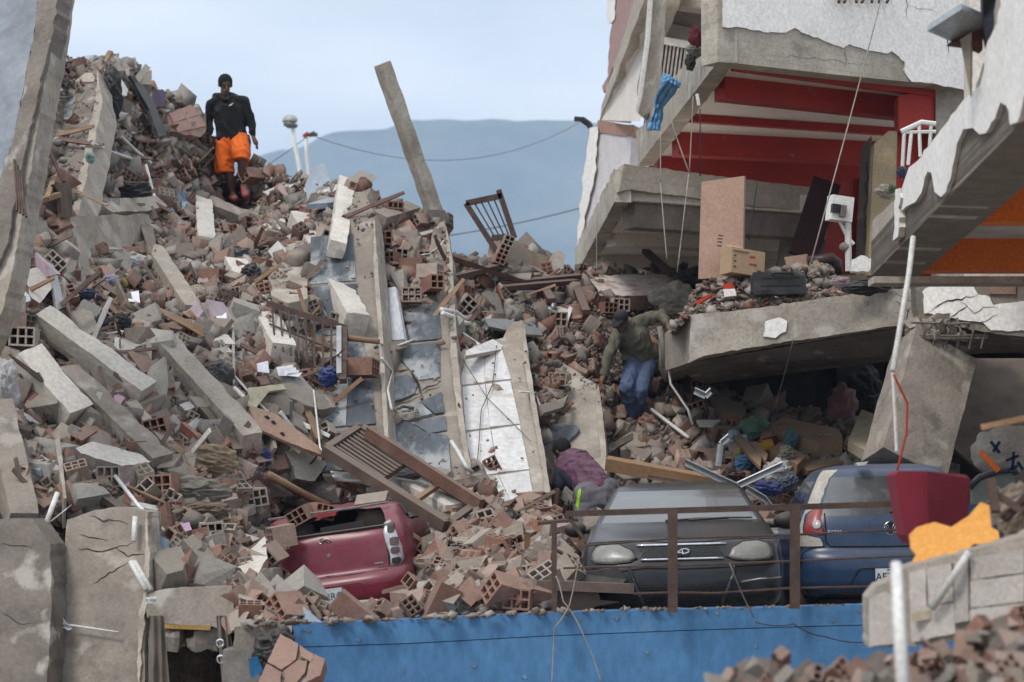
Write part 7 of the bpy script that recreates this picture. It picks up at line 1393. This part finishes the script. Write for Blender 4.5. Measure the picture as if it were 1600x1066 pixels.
for k in range(2600):
    x = random.uniform(1050, 1440); yb = np.interp(x, [1050, 1085, 1160, 1260, 1360, 1440], [515, 490, 482, 468, 456, 446]); Y_ = 23.7 + random.random() ** 1.5 * 3
    kd = random.choice(['brick_shard', 'concrete_chunk', 'brick_shard']); V_, F_ = LIB[kd][random.randrange(14)]; s_ = random.uniform(.04, .15) * (1 if x < 1320 else .6); zz = (HY - yb) * 23.7 / F + random.uniform(-.01, .05) + pile(x, Y_)
    Rm = np.array(Euler((random.uniform(-.8, .8), random.uniform(-.8, .8), random.random() * 6)).to_matrix()) * s_; A = np.array([tuple(v) for v in V_]) @ Rm.T + np.array(((x - CX) * Y_ / F, Y_, zz))
    T = [(f[0], f[q], f[q + 1]) for f in F_ for q in range(1, len(f) - 1)]; acc[0].append(A); acc[1].append(np.array(T) + base_); pc = PALS[kd][random.randrange(len(PALS[kd]))] * random.uniform(.7, 1.1); acc[2].append(np.tile(np.r_[pc, 1], (len(A), 1))); base_ += len(A)
bulk('slab_rubble', *acc)
pl_ = Plane((1092, 290, 24.6), (1163, 277, 24.7), (1092, 430, 24.3))
e = empty('leaning_board', P(1127, 425, 24.4), 'tall pinkish plywood board leaning upright on the broken slab', 'board')
MB().prism(poly(pl_, [(1096, 284), (1163, 275), (1160, 432), (1091, 436)]), (.02, .05, 0)).build('sheet', board_p, e)
mb = MB()
for y in (368, 373, 378, 384): mb.box(pl_.at(1124 + (y % 3), y, .004), (.05, .004, .012))
mb.build('print_mark', wood_d, e)
# cardboard box
e = empty('cardboard_box', P(1160, 438, 24.0), 'brown cardboard box with small red print beside the leaning board', 'box'); Mb = Euler((R(-3), R(5), R(28))).to_matrix(); cb = P(1160, 412, 24.2)
MB().box(cb, (.42, .22, .27), Mb).build('carton', card, e)
for k, (dx, dz, m_, wd_) in enumerate(((.05, .06, red_m, .07), (.06, -.02, red_m, .09), (-.17, .05, wood_d, .03), (-.17, -.01, wood_d, .03), (-.17, -.07, wood_d, .03), (.14, -.08, wood_d, .05))): MB().box(cb + Mb @ Vector((dx, -.113, dz)), (wd_, .003, .018), Mb).build('print_mark', m_, e)
MB().box(cb + Mb @ Vector((-.1, -.03, .145)), (.2, .2, .012), Mb @ Euler((R(25), 0, 0)).to_matrix()).build('flap', card, e)
# suitcase
e = empty('suitcase', P(1216, 462, 23.6), 'black suitcase lying on its side on the broken slab', 'suitcase'); Ms = Euler((0, R(-2), R(4))).to_matrix(); cs = P(1216, 444, 23.7)
mb = MB(); mb.rough(cs, (.56, .25, .24), Ms, .05, .006, .03, seed=3); mb.build('shell', mat('suitcase_black', (.022, .025, .03), scale=5, rough=.5, bump=.2, dust=.25), e)
for dz in (.06, -.02): MB().box(cs + Ms @ Vector((0, -.13, dz)), (.4, .01, .02), Ms).build('seam', black_p, e)
MB().tube([cs + Ms @ Vector((-.08, -.13, .09)), cs + Ms @ Vector((-.06, -.17, .1)), cs + Ms @ Vector((.1, -.17, .1)), cs + Ms @ Vector((.12, -.13, .09))], .012, 6).build('handle', black_p, e)
for x in (-.24, .24): MB().sphere(cs + Ms @ Vector((x, -.05, -.12)), .03, 8, 6).build('wheel', rubber, e)
# panels, headboard, white pots, meter box
def card_(nm, lab, cat, pts, Y_, th, m_): return MB().prism([P(x, y, Y_) for x, y in pts], (.02, th, 0)).build(nm, m_, label=lab, cat=cat)
card_('reddish_board', 'small reddish panel behind the black suitcase', 'panel', [(1225, 402), (1260, 397), (1262, 421), (1232, 424)], 24.6, .04, board_p)
card_('reddish_board', 'thin orange brown panel right of the black suitcase', 'panel', [(1258, 424), (1300, 417), (1304, 436), (1270, 444)], 24.4, .04, brick_m)
card_('dark_board', 'dark leaning board between the suitcase and the headboard', 'panel', [(1270, 424), (1282, 421), (1306, 442), (1290, 446)], 24.2, .05, wood_d)
MB().tube([P(1262, 410, 24.5), P(1300, 404, 24.5), P(1307, 410, 24.5), P(1310, 430, 24.5)], [.07, .07, .06, .05], 8).build('headboard', mat('dark_leather', (.05, .03, .028), scale=5, rough=.4, bump=.1), smooth=True, label='curved dark headboard at the foot of the red column', cat='headboard')
card_('white_block', 'white plaster block in the rubble on the slab edge', 'block', [(1130, 452), (1148, 451), (1151, 462), (1132, 464)], 23.8, .2, plaster)
card_('red_strip', 'bright red strip of plastic on the slab rubble', 'strip', [(1085, 472), (1110, 458), (1112, 462), (1090, 476)], 23.7, .05, mat('bright_red', (.55, .06, .03), scale=4))
card_('red_strip', 'small orange red scrap beside the cardboard box', 'strip', [(1128, 446), (1142, 440), (1146, 450), (1132, 452)], 23.8, .05, mat('bright_red', (.5, .05, .03), scale=4))
rag('black_cloth', 'black cloth hanging over the broken slab edge', 'cloth', 1352, 450, 34, 11, black_p, p=P(1352, 450, 23.0), seed=61); rag('pink_cloth', 'dusty pink cloth left of the black cloth', 'cloth', 1312, 442, 15, 8, cloth('dusty_pink', (.35, .26, .28)), p=P(1314, 441, 23.5), seed=62)
MB().prism([P(x, y, 23.5) for x, y in jag([(1331, 406), (1345, 399), (1362, 404), (1358, 424), (1330, 424)], 4, 2)], (.02, .2, 0)).build('broken_sink', white_p, label='broken white sink piece at the foot of the end wall', cat='sink')
e = empty('meter_box', P(1326, 425, 24.0), 'white electric meter box with a dark window on a bent post', 'meter box')
mb = MB().box(P(1312, 327, 24), (.24, .16, .26), (0, R(6), R(15))); mb.build('case', white_p, e); MB().box(P(1306, 326, 23.9), (.09, .06, .09), (0, R(6), R(15))).build('window', black_p, e); MB().box(P(1317, 330, 23.9), (.06, .05, .12), (0, R(6), R(15))).build('breaker', mat('grey_brown', (.2, .17, .15), scale=4), e)
MB().tube([P(1325, 346, 24), P(1326, 424, 24)], .035, 7).tube([P(1312, 346, 24), P(1325, 372, 24), P(1334, 382, 24)], .02, 6).build('post', pipe_m, e); MB().sphere(P(1320, 386, 24), (.06, .05, .05), 8, 6).build('concrete_lump', concrete, e)
# clothes on the balcony edge
V = []; cl = [(1052, 128, 26.2), (1040, 146, 26.6), (1031, 162, 26.9), (1026, 182, 27.0), (1022, 204, 27.0)]
for i in range(31):
    t = i / 30 * 4; k = min(3, int(t)); f = t - k; cx_, cy_, Y_ = [cl[k][m] * (1 - f) + cl[k + 1][m] * f for m in range(3)]
    for j in range(17): u_ = j / 16 - .5; wd_ = 17 + 5 * math.sin(t * 2) - 4 * (t > 3.4); V.append(P(cx_ + u_ * wd_ * (1 if t > 1.2 else .9), cy_ + u_ * (10 if t < 2 else 2), Y_ - .05 + .045 * math.sin(u_ * 17 + 2.2 * noise.noise(Vector((t * .9, u_ * 2, 1)))) + .05 * noise.noise(Vector((t * 2.5, u_ * 4, 4)))))
o = MB().add(V, [(a * 17 + b_, a * 17 + b_ + 1, (a + 1) * 17 + b_ + 1, (a + 1) * 17 + b_) for a in range(30) for b_ in range(16)]).build('light_blue_cloth', lbl, smooth=True, label='long light blue cloth draped over the upper edge beam', cat='cloth'); o.modifiers.new('s', 'SOLIDIFY').thickness = .02
rag('light_blue_cloth', 'smaller bundle of light blue cloth on top of the beam', 'cloth', 1046, 133, 13, 13, lbl, p=P(1046, 132, 26.6), seed=72)
rag('maroon_cloth', 'maroon cushion on the balcony edge', 'cushion', 1093, 55, 14, 15, mar, p=P(1092, 56, 25.2), seed=73, fold=.1); rag('black_clothes', 'black clothes bundled behind the maroon cushion', 'clothes', 1110, 48, 12, 20, drk, p=P(1109, 46, 25.1), seed=74); rag('grey_clothes', 'grey clothes below the maroon cushion', 'clothes', 1088, 76, 14, 10, gcl, p=P(1086, 78, 25.6), seed=75); rag('green_bag', 'dark green bag hanging at the beam edge below the clothes', 'bag', 1079, 98, 8, 12, cloth('dark_green', (.04, .05, .04)), p=P(1079, 98, 25.6), seed=76)
rag('rubble_lump', 'pink rubble lump behind the black clothes on the balcony', 'rubble lump', 1120, 40, 8, 14, brick_m, p=P(1121, 40, 24.9), seed=77)
rag('plant_scrap', 'small heap of rubbish with a green scrap on the white building edge', 'rubbish', 1385, 302, 14, 10, concrete, p=P(1384, 300, 20.2), seed=78); rag('dark_rag', 'dark rag at the end of the white flaking wall', 'rag', 1410, 268, 8, 9, navy_c, p=P(1409, 269, 19.4), seed=79); rag('green_scrap', 'small green scrap on the heap of rubbish by the white wall', 'cloth', 1394, 296, 6, 6, cloth('leaf_green', (.06, .16, .05)), p=P(1394, 295, 20.0), seed=80)
# black lamp on the building edge
e = empty('wall_lamp', P(905, 188, 36), 'small black street lamp arm on the left edge of the building', 'lamp'); MB().bar(P(897, 186, 36), P(912, 187, 36), .12, .06).build('lamp_head', black_p, e); MB().tube([P(910, 187, 36), P(920, 194, 36), P(923, 199, 36)], .05, 6).build('arm', black_p, e)
# ---- things around the cars, in the opening
MB().bar(P(948, 724, 22.9), P(1122, 756, 22.6), .12, .13, (0, -.3, 1)).build('wooden_beam', mat('orange_wood', (.26, .15, .075), (.19, .10, .05), scale=2, fine=40, bump=.2, dust=.15, streak=(.4, 1, 1)), label='long brown wooden beam lying behind the dark sedan', cat='beam')
MB().bar(P(960, 768, 22.5), P(1080, 752, 22.7), .14, .03).build('plank', wood, label='thin pale plank right behind the roof of the dark sedan', cat='plank'); MB().bar(P(1015, 744, 22.4), P(1150, 768, 22.2), .14, .03).build('plank', wood_d, label='dark plank crossing under the long brown wooden beam', cat='plank')
for i, (pts, lab) in enumerate([([(1071, 724), (1130, 752), (1152, 762)], 'bent steel channel sloping right behind the sedan roof'), ([(1152, 760), (1200, 738), (1222, 728)], 'steel channel rising right behind the sedan'), ([(1150, 758), (1162, 790), (1176, 798)], 'twisted steel channel end above the sedan mirror'), ([(1166, 764), (1196, 782), (1210, 800)], 'steel channel leaning toward the blue hatchback'), ([(1122, 728), (1126, 694), (1138, 684)], 'thin upright steel channel beside the colourful bag'), ([(1085, 612), (1102, 620), (1110, 612)], 'short steel profile at the mouth of the dark room')]):
    mb = MB()
    for a, b_ in zip(pts[:-1], pts[1:]): A, B_ = P(*a, 22.3 + .2 * i), P(*b_, 22.3 + .2 * i); mb.bar(A, B_, .06, .012, (0, -1, .5)).bar(A + Vector((0, -.02, .03)), B_ + Vector((0, -.02, .03)), .012, .05, (0, -1, .5))
    mb.build('steel_channel', galv, label=lab, cat='steel channel')
def PR_(x, y, off=.3): return P(x, y, float(Yf(x, y)) - off)
for i, (nm, lab, cat, x, y, rx, ry, m_) in enumerate([('green_bag', 'pale green cloth bag at the mouth of the dark room', 'bag', 1180, 668, 22, 17, grn), ('detergent_bag', 'colourful printed plastic bag below the pale green bag', 'bag', 1150, 694, 18, 17, mat('printed_bag', (.45, .48, .52), (.12, .24, .34), scale=9, bump=.2, rough=.4, stain=((.5, .07, .05), 7, .6))), ('blue_bin', 'small blue cloth below the wooden board', 'cloth', 1164, 726, 14, 13, cloth('mid_blue', (.05, .16, .30))), ('yellow_cloth', 'yellow plastic scrap left of the small blue cloth', 'cloth', 1156, 714, 8, 12, cloth('mustard', (.38, .30, .06))),
   ('dark_clothes', 'dark red and black clothes behind the sedan roof', 'clothes', 1144, 746, 17, 15, cloth('dark_red', (.06, .025, .03))), ('blue_cables', 'bundle of blue cloth strips beside the blue hatchback', 'cloth', 1200, 764, 20, 10, blu), ('patterned_cloth', 'white patterned clothes left of the blue hatchback roof', 'clothes', 1216, 738, 20, 20, whc), ('denim_cloth', 'grey blue denim lying beside the patterned clothes', 'cloth', 1232, 756, 14, 14, cloth('denim', (.10, .14, .19))),
   ('checked_cloth', 'dark checked cloth in the opening above the patterned clothes', 'cloth', 1236, 690, 10, 16, teal), ('pink_fabric', 'pink fabric hanging in the dark room', 'cloth', 1316, 636, 22, 34, cloth('rose', (.30, .16, .17))), ('padded_chair', 'dark padded seat back deep in the dark room', 'seat', 1352, 610, 24, 30, drk), ('red_cloth', 'small red cloth beside the drawer', 'cloth', 1206, 690, 12, 7, mar), ('shoe', 'grey shoe left of the drawer in the opening', 'shoe', 1222, 668, 10, 5, drk)]): rag(nm, lab, cat, x, y, rx, ry, m_, .5, seed=100 + i)
for i, (nm, lab, cat, pts, m_, off, th) in enumerate([('wall_piece', 'pinkish broken brick wall piece at the edge of the dark room', 'wall piece', [(1106, 622), (1124, 614), (1166, 636), (1160, 652), (1130, 644)], brick_m, .6, .2), ('mattress', 'long beige box lying in the opening left of the crushed column', 'box', [(1206, 662), (1222, 652), (1310, 670), (1316, 682), (1280, 690), (1210, 676)], card, .6, .25),
   ('paper_bag', 'crumpled beige paper bag against the crushed column', 'bag', [(1346, 640), (1376, 650), (1352, 704), (1325, 688)], mat('paper_bag', (.42, .36, .25), (.33, .28, .2), scale=4, bump=.3), 1.6, .12), ('wooden_board', 'short wooden board leaning over the colourful bag', 'board', [(1142, 678), (1152, 676), (1190, 712), (1188, 730), (1170, 712)], wood, .9, .04), ('wooden_board', 'second wooden board right of the leaning one', 'board', [(1170, 690), (1182, 690), (1200, 710), (1196, 720)], wood, .9, .04),
   ('drawer', 'open wooden drawer with a sack in it', 'drawer', [(1204, 704), (1218, 690), (1260, 712), (1246, 726)], wood, .9, .12), ('book', 'yellow and red booklet beside the pale green bag', 'booklet', [(1178, 690), (1206, 686), (1210, 696), (1184, 702)], mat('yellow_red', (.50, .30, .04), (.35, .04, .03), scale=5, contrast=(.48, .52)), .8, .04), ('plank', 'reddish plank lying in the opening behind the hatchback', 'plank', [(1246, 726), (1316, 712), (1318, 722), (1262, 736)], wood, .7, .05),
   ('plywood_piece', 'flat pale board on the red slope', 'board', [(1088, 656), (1126, 656), (1114, 664), (1092, 664)], plaster_g, .6, .03), ('slate_piece', 'grey slab piece in front of the mouth of the dark room', 'slab', [(1100, 662), (1160, 668), (1150, 680), (1106, 676)], concrete, .5, .08)]): plate(nm, lab, cat, pts, off, th, m_, amp=1 if 'wall' in nm else 0)
rag('sack_in_drawer', 'grey sack sitting in the open wooden drawer', 'sack', 1228, 712, 12, 14, gcl, 1.0, seed=140)
MB().prism([P(1500, 560, 25.5), P(1640, 560, 25.5), P(1640, 760, 24.0), P(1560, 760, 24.0), P(1490, 700, 24.4)], (0, .2, 0)).build('brown_tarp', cloth('brown_tarp', (.13, .10, .08)), label='crumpled brown tarp in the dark room right of the crushed column', cat='tarp')
e = empty('printed_sack', P(1560, 720, 20.5), 'pale printed sack with dark brush characters behind the heap on the right', 'sack')
rag('sack_body', None, None, 1568, 706, 42, 36, mat('printed_sack', (.42, .38, .34), (.36, .32, .28), scale=3, bump=.3), p=P(1572, 706, 20.5), seed=141, parent=e, fold=.12)
mb = MB()
for a, b_ in (((1548, 690), (1562, 708)), ((1562, 690), (1552, 706)), ((1572, 720), (1592, 712)), ((1584, 706), (1582, 734)), ((1574, 736), (1590, 728)), ((1590, 722), (1598, 734))): mb.bar(P(*a, 19.9), P(*b_, 19.9), .025, .02, (0, 1, 0))
mb.build('character', ink, e)
mb = MB().bar(P(1532, 706, 19.95), P(1560, 736, 19.95), .05, .02, (0, 1, 0)); mb.build('orange_band', orange_m, e)
# open dark blue car door behind the bucket
e = empty('car_door', P(1550, 800, 20.3), 'dark blue car door with glass standing open right of the hatchback', 'car door')
MB().tube([P(1514, 762, 20.3), P(1530, 746, 20.3), P(1560, 736, 20.3), P(1586, 734, 20.3), P(1588, 742, 20.3)], .032, 7).build('window_frame', mat('blue_dark', (.02, .03, .06), scale=4, rough=.3, bump=0, dust=.3), e, smooth=True)
MB().prism([P(1516, 762, 20.35), P(1532, 750, 20.35), P(1584, 740, 20.35), P(1590, 790, 20.35), P(1516, 790, 20.35)], (0, .02, 0)).build('door_glass', mat('green_glass', (.16, .20, .17), (.12, .15, .13), scale=2, rough=.1, bump=0, dust=.2), e); MB().prism([P(1510, 788, 20.3), P(1592, 788, 20.3), P(1594, 900, 20.3), P(1510, 900, 20.3)], (.0, .1, 0)).build('door_panel', bp_, e)
# black plastic parts between maroon car and railing
e = empty('plastic_parts', SP(790, 820, .4), 'tangle of black office chair parts with a caster wheel left of the railing', 'chair parts')
for k in range(7): a = (760 + 9 * k, 812 + (k % 3) * 10); MB().tube([SP(*a, .45), SP(a[0] + 20, a[1] - 10 + 6 * (k % 2), .55), SP(a[0] + 34, a[1] + 8 - 14 * (k % 2), .5)], [.045, .035, .02], 7).build('leg', black_p, e, smooth=True)
for x, y, r in ((822, 820, .085), (794, 806, .06)): c = SP(x, y, .65); MB().tube([c, c + Vector((.02, -.05, .01))], r, 16).build('caster', rubber, e); MB().tube([c + Vector((.02, -.05, .01)), c + Vector((.022, -.058, .01))], r * .45, 12).build('hub', mat('grey_hub', (.18, .18, .18), scale=4), e)
# boards before the sedan's bumper
e = empty('broken_cabinet', P(910, 955, 17.6), 'broken brown cabinet board standing in front of the sedan bumper', 'cabinet board')
MB().bar(P(838, 914, 17.55), P(990, 920, 17.55), .12, .075).build('top_rail', mat('rail_wood', (.14, .095, .075), scale=3, fine=40, bump=.2, dust=.3), e); MB().prism([P(840, 920, 17.6), P(935, 924, 17.6), P(938, 938, 17.6), P(968, 941, 17.6), P(930, 948, 17.6), P(918, 956, 17.6), P(840, 958, 17.6)], (0, .03, 0)).build('front_board', mat('brown_laminate', (.19, .125, .095), (.15, .10, .075), scale=2, bump=.05, dust=.15), e)
# ---- lower left: curtains, pipes, sign, brick wall piece
ctn = cloth('curtain', (.17, .145, .12), (.12, .10, .085))
for i, (x0, x1, xs, lab) in enumerate(((232, 264, 0, 'grey curtain hanging beside the cracked wall'), (338, 362, 14, 'grey curtain strip with metal eyelets hanging under the lintel'))):
    V = []; nu, nv = 26, 14
    for i_ in range(nu + 1):
        for j in range(nv + 1): u_, t = i_ / nu, j / nv; x = x0 + (x1 - x0) * u_ * (.75 + .45 * t) + xs * t; V.append(P(x, 962 + 170 * t, 17.75 + .022 * math.sin(u_ * 15 + t * 2 + 2 * noise.noise(Vector((u_ * 2, t * 1.5, 3)))) + .02 * noise.noise(Vector((u_ * 3, t * 4, i)))))
    e = empty('curtain', P((x0 + x1) / 2, 965, 17.8), lab, 'curtain'); MB().add(V, [(a * (nv + 1) + b_, a * (nv + 1) + b_ + 1, (a + 1) * (nv + 1) + b_ + 1, (a + 1) * (nv + 1) + b_) for a in range(nu) for b_ in range(nv)]).build('cloth', ctn, e, smooth=True)
    if i:
        for x, y in ((344, 1005), (345, 1030), (360, 1056)): c = P(x, y, 17.68); MB().tube([c + Vector((.028 * math.cos(a), 0, .028 * math.sin(a))) for a in [k / 12 * 6.283 for k in range(13)]], .009, 5).build('eyelet', chrome, e)
for a, b_, lab in (((211, 808), (209, 846), 'short white pipe set in the crack of the lower left wall'), ((204, 878), (228, 922), 'left one of two white pipes hanging from the cracked wall'), ((210, 878), (236, 922), 'right one of two white pipes hanging from the cracked wall'), ((90, 770), (72, 818), 'white pipe leaning above the gap of the lower left walls'), ((77, 972), (185, 988), 'thin white tube lying against the cracked grey wall'), ((66, 830), (78, 856), 'pale broken pipe at the top of the bottom left wall')): MB().tube([q2.at(*a, .08), q2.at(*b_, .08)], .022 if 'thin' not in lab else .009, 8).build('pipe', pipe_m, label=lab, cat='pipe', smooth=True)
e = empty('small_sign', P(236, 938, 18.1), 'tiny white sign with dark lettering hanging below the two white pipes', 'sign'); MB().box(P(236, 938, 18.1), (.085, .01, .05), (0, R(-4), 0)).build('sign_board', white_p, e)
t_ = text('D XED', .028, e, P(236, 938, 18.09) - WLOC[e.name] + Vector((0, -.005, 0)), m=ink)
e = empty('brick_wall_piece', P(455, 1066, 16.4), 'fallen chunk of brick wall with large clay blocks in front of the blue wall', 'wall piece')
pw_ = Plane((440, 990, 16.5), (508, 1030, 16.3), (400, 1066, 16.2)); clay = mat('clay_block_face', (.30, .165, .125), (.23, .12, .09), scale=4, fine=40, bump=.3, dust=.3, rnd=.15)
for k, q in enumerate([[(438, 990), (466, 1006), (462, 1030), (440, 1046), (418, 1034)], [(468, 1008), (490, 1022), (488, 1036), (470, 1026)], [(416, 1037), (440, 1050), (436, 1085), (396, 1085)], [(443, 1048), (465, 1032), (480, 1032), (476, 1052), (460, 1070), (446, 1068)], [(492, 1022), (508, 1030), (500, 1056), (478, 1066), (482, 1040)], [(440, 1072), (470, 1068), (470, 1090), (440, 1090)]]): MB().prism(poly(pw_, jag(q, 6, 1.5, seed=k), .01 * (k % 3)), -pw_.n * .12).build('brick', clay, e)
MB().prism(poly(pw_, jag([(440, 994), (504, 1032), (500, 1060), (440, 1090), (400, 1084)], 8, 2), -.03), -pw_.n * .12).build('mortar_back', concrete_d, e)
rag('black_bag', 'black bin bag squeezed behind the fallen chunk of brick wall', 'bag', 432, 1018, 34, 34, black_p, p=P(430, 1022, 16.85), seed=150); MB().prism([P(388, 1030, 16.8), P(402, 1024, 16.8), P(412, 1050, 16.8), P(392, 1060, 16.8)], (0, .02, 0)).build('blue_sign', mat('sign_blue', (.03, .16, .36), scale=3), label='blue sheet scrap left of the fallen brick wall chunk', cat='sheet')
# ---- near right foreground, out of focus
e = empty('broken_wall_block', P(1480, 1000, 11.2), 'pale broken wall block with square tile joints in the right foreground', 'wall block'); pf = Plane((1360, 950, 11.3), (1600, 870, 10.9), (1360, 1010, 11.3)); bcol = mat('beige_tile', (.50, .45, .41), (.43, .385, .345), scale=2, bump=.1, dust=.1)
MB().prism(poly(pf, jag([(1356, 935), (1372, 915), (1396, 905), (1416, 886), (1480, 870), (1560, 850), (1700, 800), (1700, 980), (1560, 990), (1430, 1010), (1357, 1012)], 8, 3), -.03), (.05, .5, 0)).build('core', concrete_l, e)
for q in ([(1358, 936), (1380, 925), (1398, 940), (1400, 1006), (1358, 1010)], [(1420, 895), (1446, 888), (1450, 1000), (1424, 1004)], [(1448, 888), (1486, 880), (1490, 940), (1450, 946)], [(1449, 948), (1490, 942), (1492, 990), (1450, 998)], [(1490, 878), (1512, 872), (1514, 970), (1492, 974)], [(1516, 872), (1600, 858), (1600, 895), (1516, 906)], [(1516, 908), (1600, 897), (1600, 940), (1516, 950)], [(1516, 952), (1600, 942), (1600, 980), (1516, 986)]): MB().prism(poly(pf, jag(q, 8, 1), .02), -pf.n * .05).build('tile', bcol, e)
MB().box(pf.at(1440, 962, .04), (.085, .02, .045), (0, R(-8), 0)).build('socket', mat('cream_socket', (.55, .47, .33), scale=4), e); MB().tube([pf.at(1514, 862, .06), pf.at(1490, 900, .08), pf.at(1456, 952, .06)], .018, 7).build('cable_duct', pipe_m, e, smooth=True)
rr2 = random.Random(11)
def heap_fg(pts, n, Y0, Y1, sz, label, kinds=('brick_shard', 'hollow_brick', 'brick_shard', 'hollow_brick', 'concrete_chunk')):
    for k in range(n):
        x = rr2.uniform(pts[0][0], pts[-1][0]); yt = np.interp(x, [p[0] for p in pts], [p[1] for p in pts]); t = rr2.random() ** .8; y = yt + t * 130; Y_ = Y0 + (Y1 - Y0) * t; kd = rr2.choice(kinds); s_ = rr2.uniform(*sz) * (3.2 if kd == 'hollow_brick' else 1)
        piece(kd, (Euler((rr2.uniform(-.9, .9), rr2.uniform(-.9, .9), rr2.random() * 6)).to_matrix() @ Matrix.Diagonal((s_, s_ * .8, s_ * rr2.uniform(.6, 1)))).to_4x4(), P(x, y, Y_), x, y, label if 'bottom' not in label else 'at the left tip of the foreground heap' if x < 1270 else 'left of the white foreground pole' if x < 1400 else 'right of the white foreground pole' if x < 1490 else 'at the right end of the foreground heap', tones=(0, 0, 1, 2, 4) if kd == 'brick_shard' else (0, 1, 2) if kd == 'hollow_brick' else (0, 2, 3))
fg = [(1085, 1070), (1130, 1052), (1165, 1022), (1205, 1012), (1238, 1036), (1262, 1020), (1290, 1046), (1330, 1036), (1370, 1012), (1430, 1022), (1480, 1010), (1530, 975), (1570, 950), (1640, 925)]
V = []; Fc = []
for i in range(60):
    x = 1080 + 560 * i / 59; yt = np.interp(x, [p[0] for p in fg], [p[1] for p in fg]) + 10
    for j in range(12): t = j / 11; p_ = P(x, yt + 190 * t, 9.4 - 1.6 * t); V.append(p_ + Vector((0, 0, .04 * noise.noise(p_ * 5))))
    V.append(P(x, yt + 30, 10.4) + Vector((0, 0, -.5)))
for i in range(59):
    for j in range(11): a = i * 13 + j; Fc.append((a, a + 1, a + 14, a + 13))
    Fc.append((i * 13 + 12, i * 13, i * 13 + 13, i * 13 + 25))
MB().add(V, Fc).build('foreground_mound', mound_m, kind='structure')
heap_fg(fg, 170, 9.3, 7.9, (.08, .19), 'in the bottom right foreground heap')
MB().tube([P(1400, 880, 8.6), P(1404, 960, 8.5), P(1412, 1090, 8.3)], [.02, .024, .027], 10).build('white_pole', pipe_m, smooth=True, label='blurred white pole standing in the right foreground', cat='pole')
e = empty('red_bucket_seat', P(1458, 830, 12.2), 'red fabric seat cushion standing on the right foreground heap', 'seat cushion'); rs_m = cloth('red_fabric', (.215, .022, .04), (.19, .018, .034), .05)
A = [(1398, 742), (1404, 736), (1448, 736), (1450, 834), (1424, 850), (1414, 836)]; Bq = [(1448, 736), (1508, 742), (1516, 748), (1512, 812), (1460, 828), (1450, 834)]
MB().prism([P(x, y, 12.1) for x, y in A], (.0, .28, 0)).build('side_face', rs_m, e); MB().prism([P(x, y, 12.06 + .25 * (x > 1455)) for x, y in Bq], (0, .3, 0)).build('front_face', rs_m, e)
plo = Plane((1422, 890, 11.5), (1560, 840, 11.4), (1440, 820, 11.8))
MB().prism(poly(plo, jag([(1421, 888), (1432, 868), (1424, 858), (1422, 836), (1434, 824), (1462, 816), (1488, 824), (1516, 806), (1534, 785), (1546, 790), (1549, 824), (1560, 830), (1562, 846), (1556, 852), (1522, 850), (1508, 862), (1490, 884), (1450, 890)], 12, 1)), (0, .035, 0)).build('orange_board', mat('orange_board', (.68, .32, .075), (.64, .29, .065), scale=3, bump=.03, rnd=0), label='torn bright orange board lying on the pale wall block', cat='board')
fg2 = [(1425, 850), (1450, 822), (1490, 812), (1520, 800), (1545, 780), (1575, 750), (1650, 720)]
heap_fg(fg2, 50, 12.2, 11.6, (.07, .16), 'around the torn orange board', ('brick_shard', 'concrete_chunk', 'brick_shard'))
rag('beige_cloth', 'beige cloth heap at the right edge behind the orange board', 'cloth', 1585, 800, 34, 40, cloth('beige_rag2', (.36, .28, .21)), p=P(1590, 802, 11.9), seed=160)
for a, b_, lab in (((1534, 668), (1610, 652), 'light brown stick in front of the printed sack'), ((1552, 770), (1600, 800), 'rusty bar in the right foreground heap'), ((1548, 750), (1556, 800), 'upright rusty bar beside the orange board'), ((1570, 812), (1610, 770), 'slanting rusty bar at the right edge')): MB().bar(P(*a, 11.7), P(*b_, 11.6), .045, .03).build('stick', wood if 'stick' in lab else rust, label=lab, cat='stick' if 'stick' in lab else 'bar')
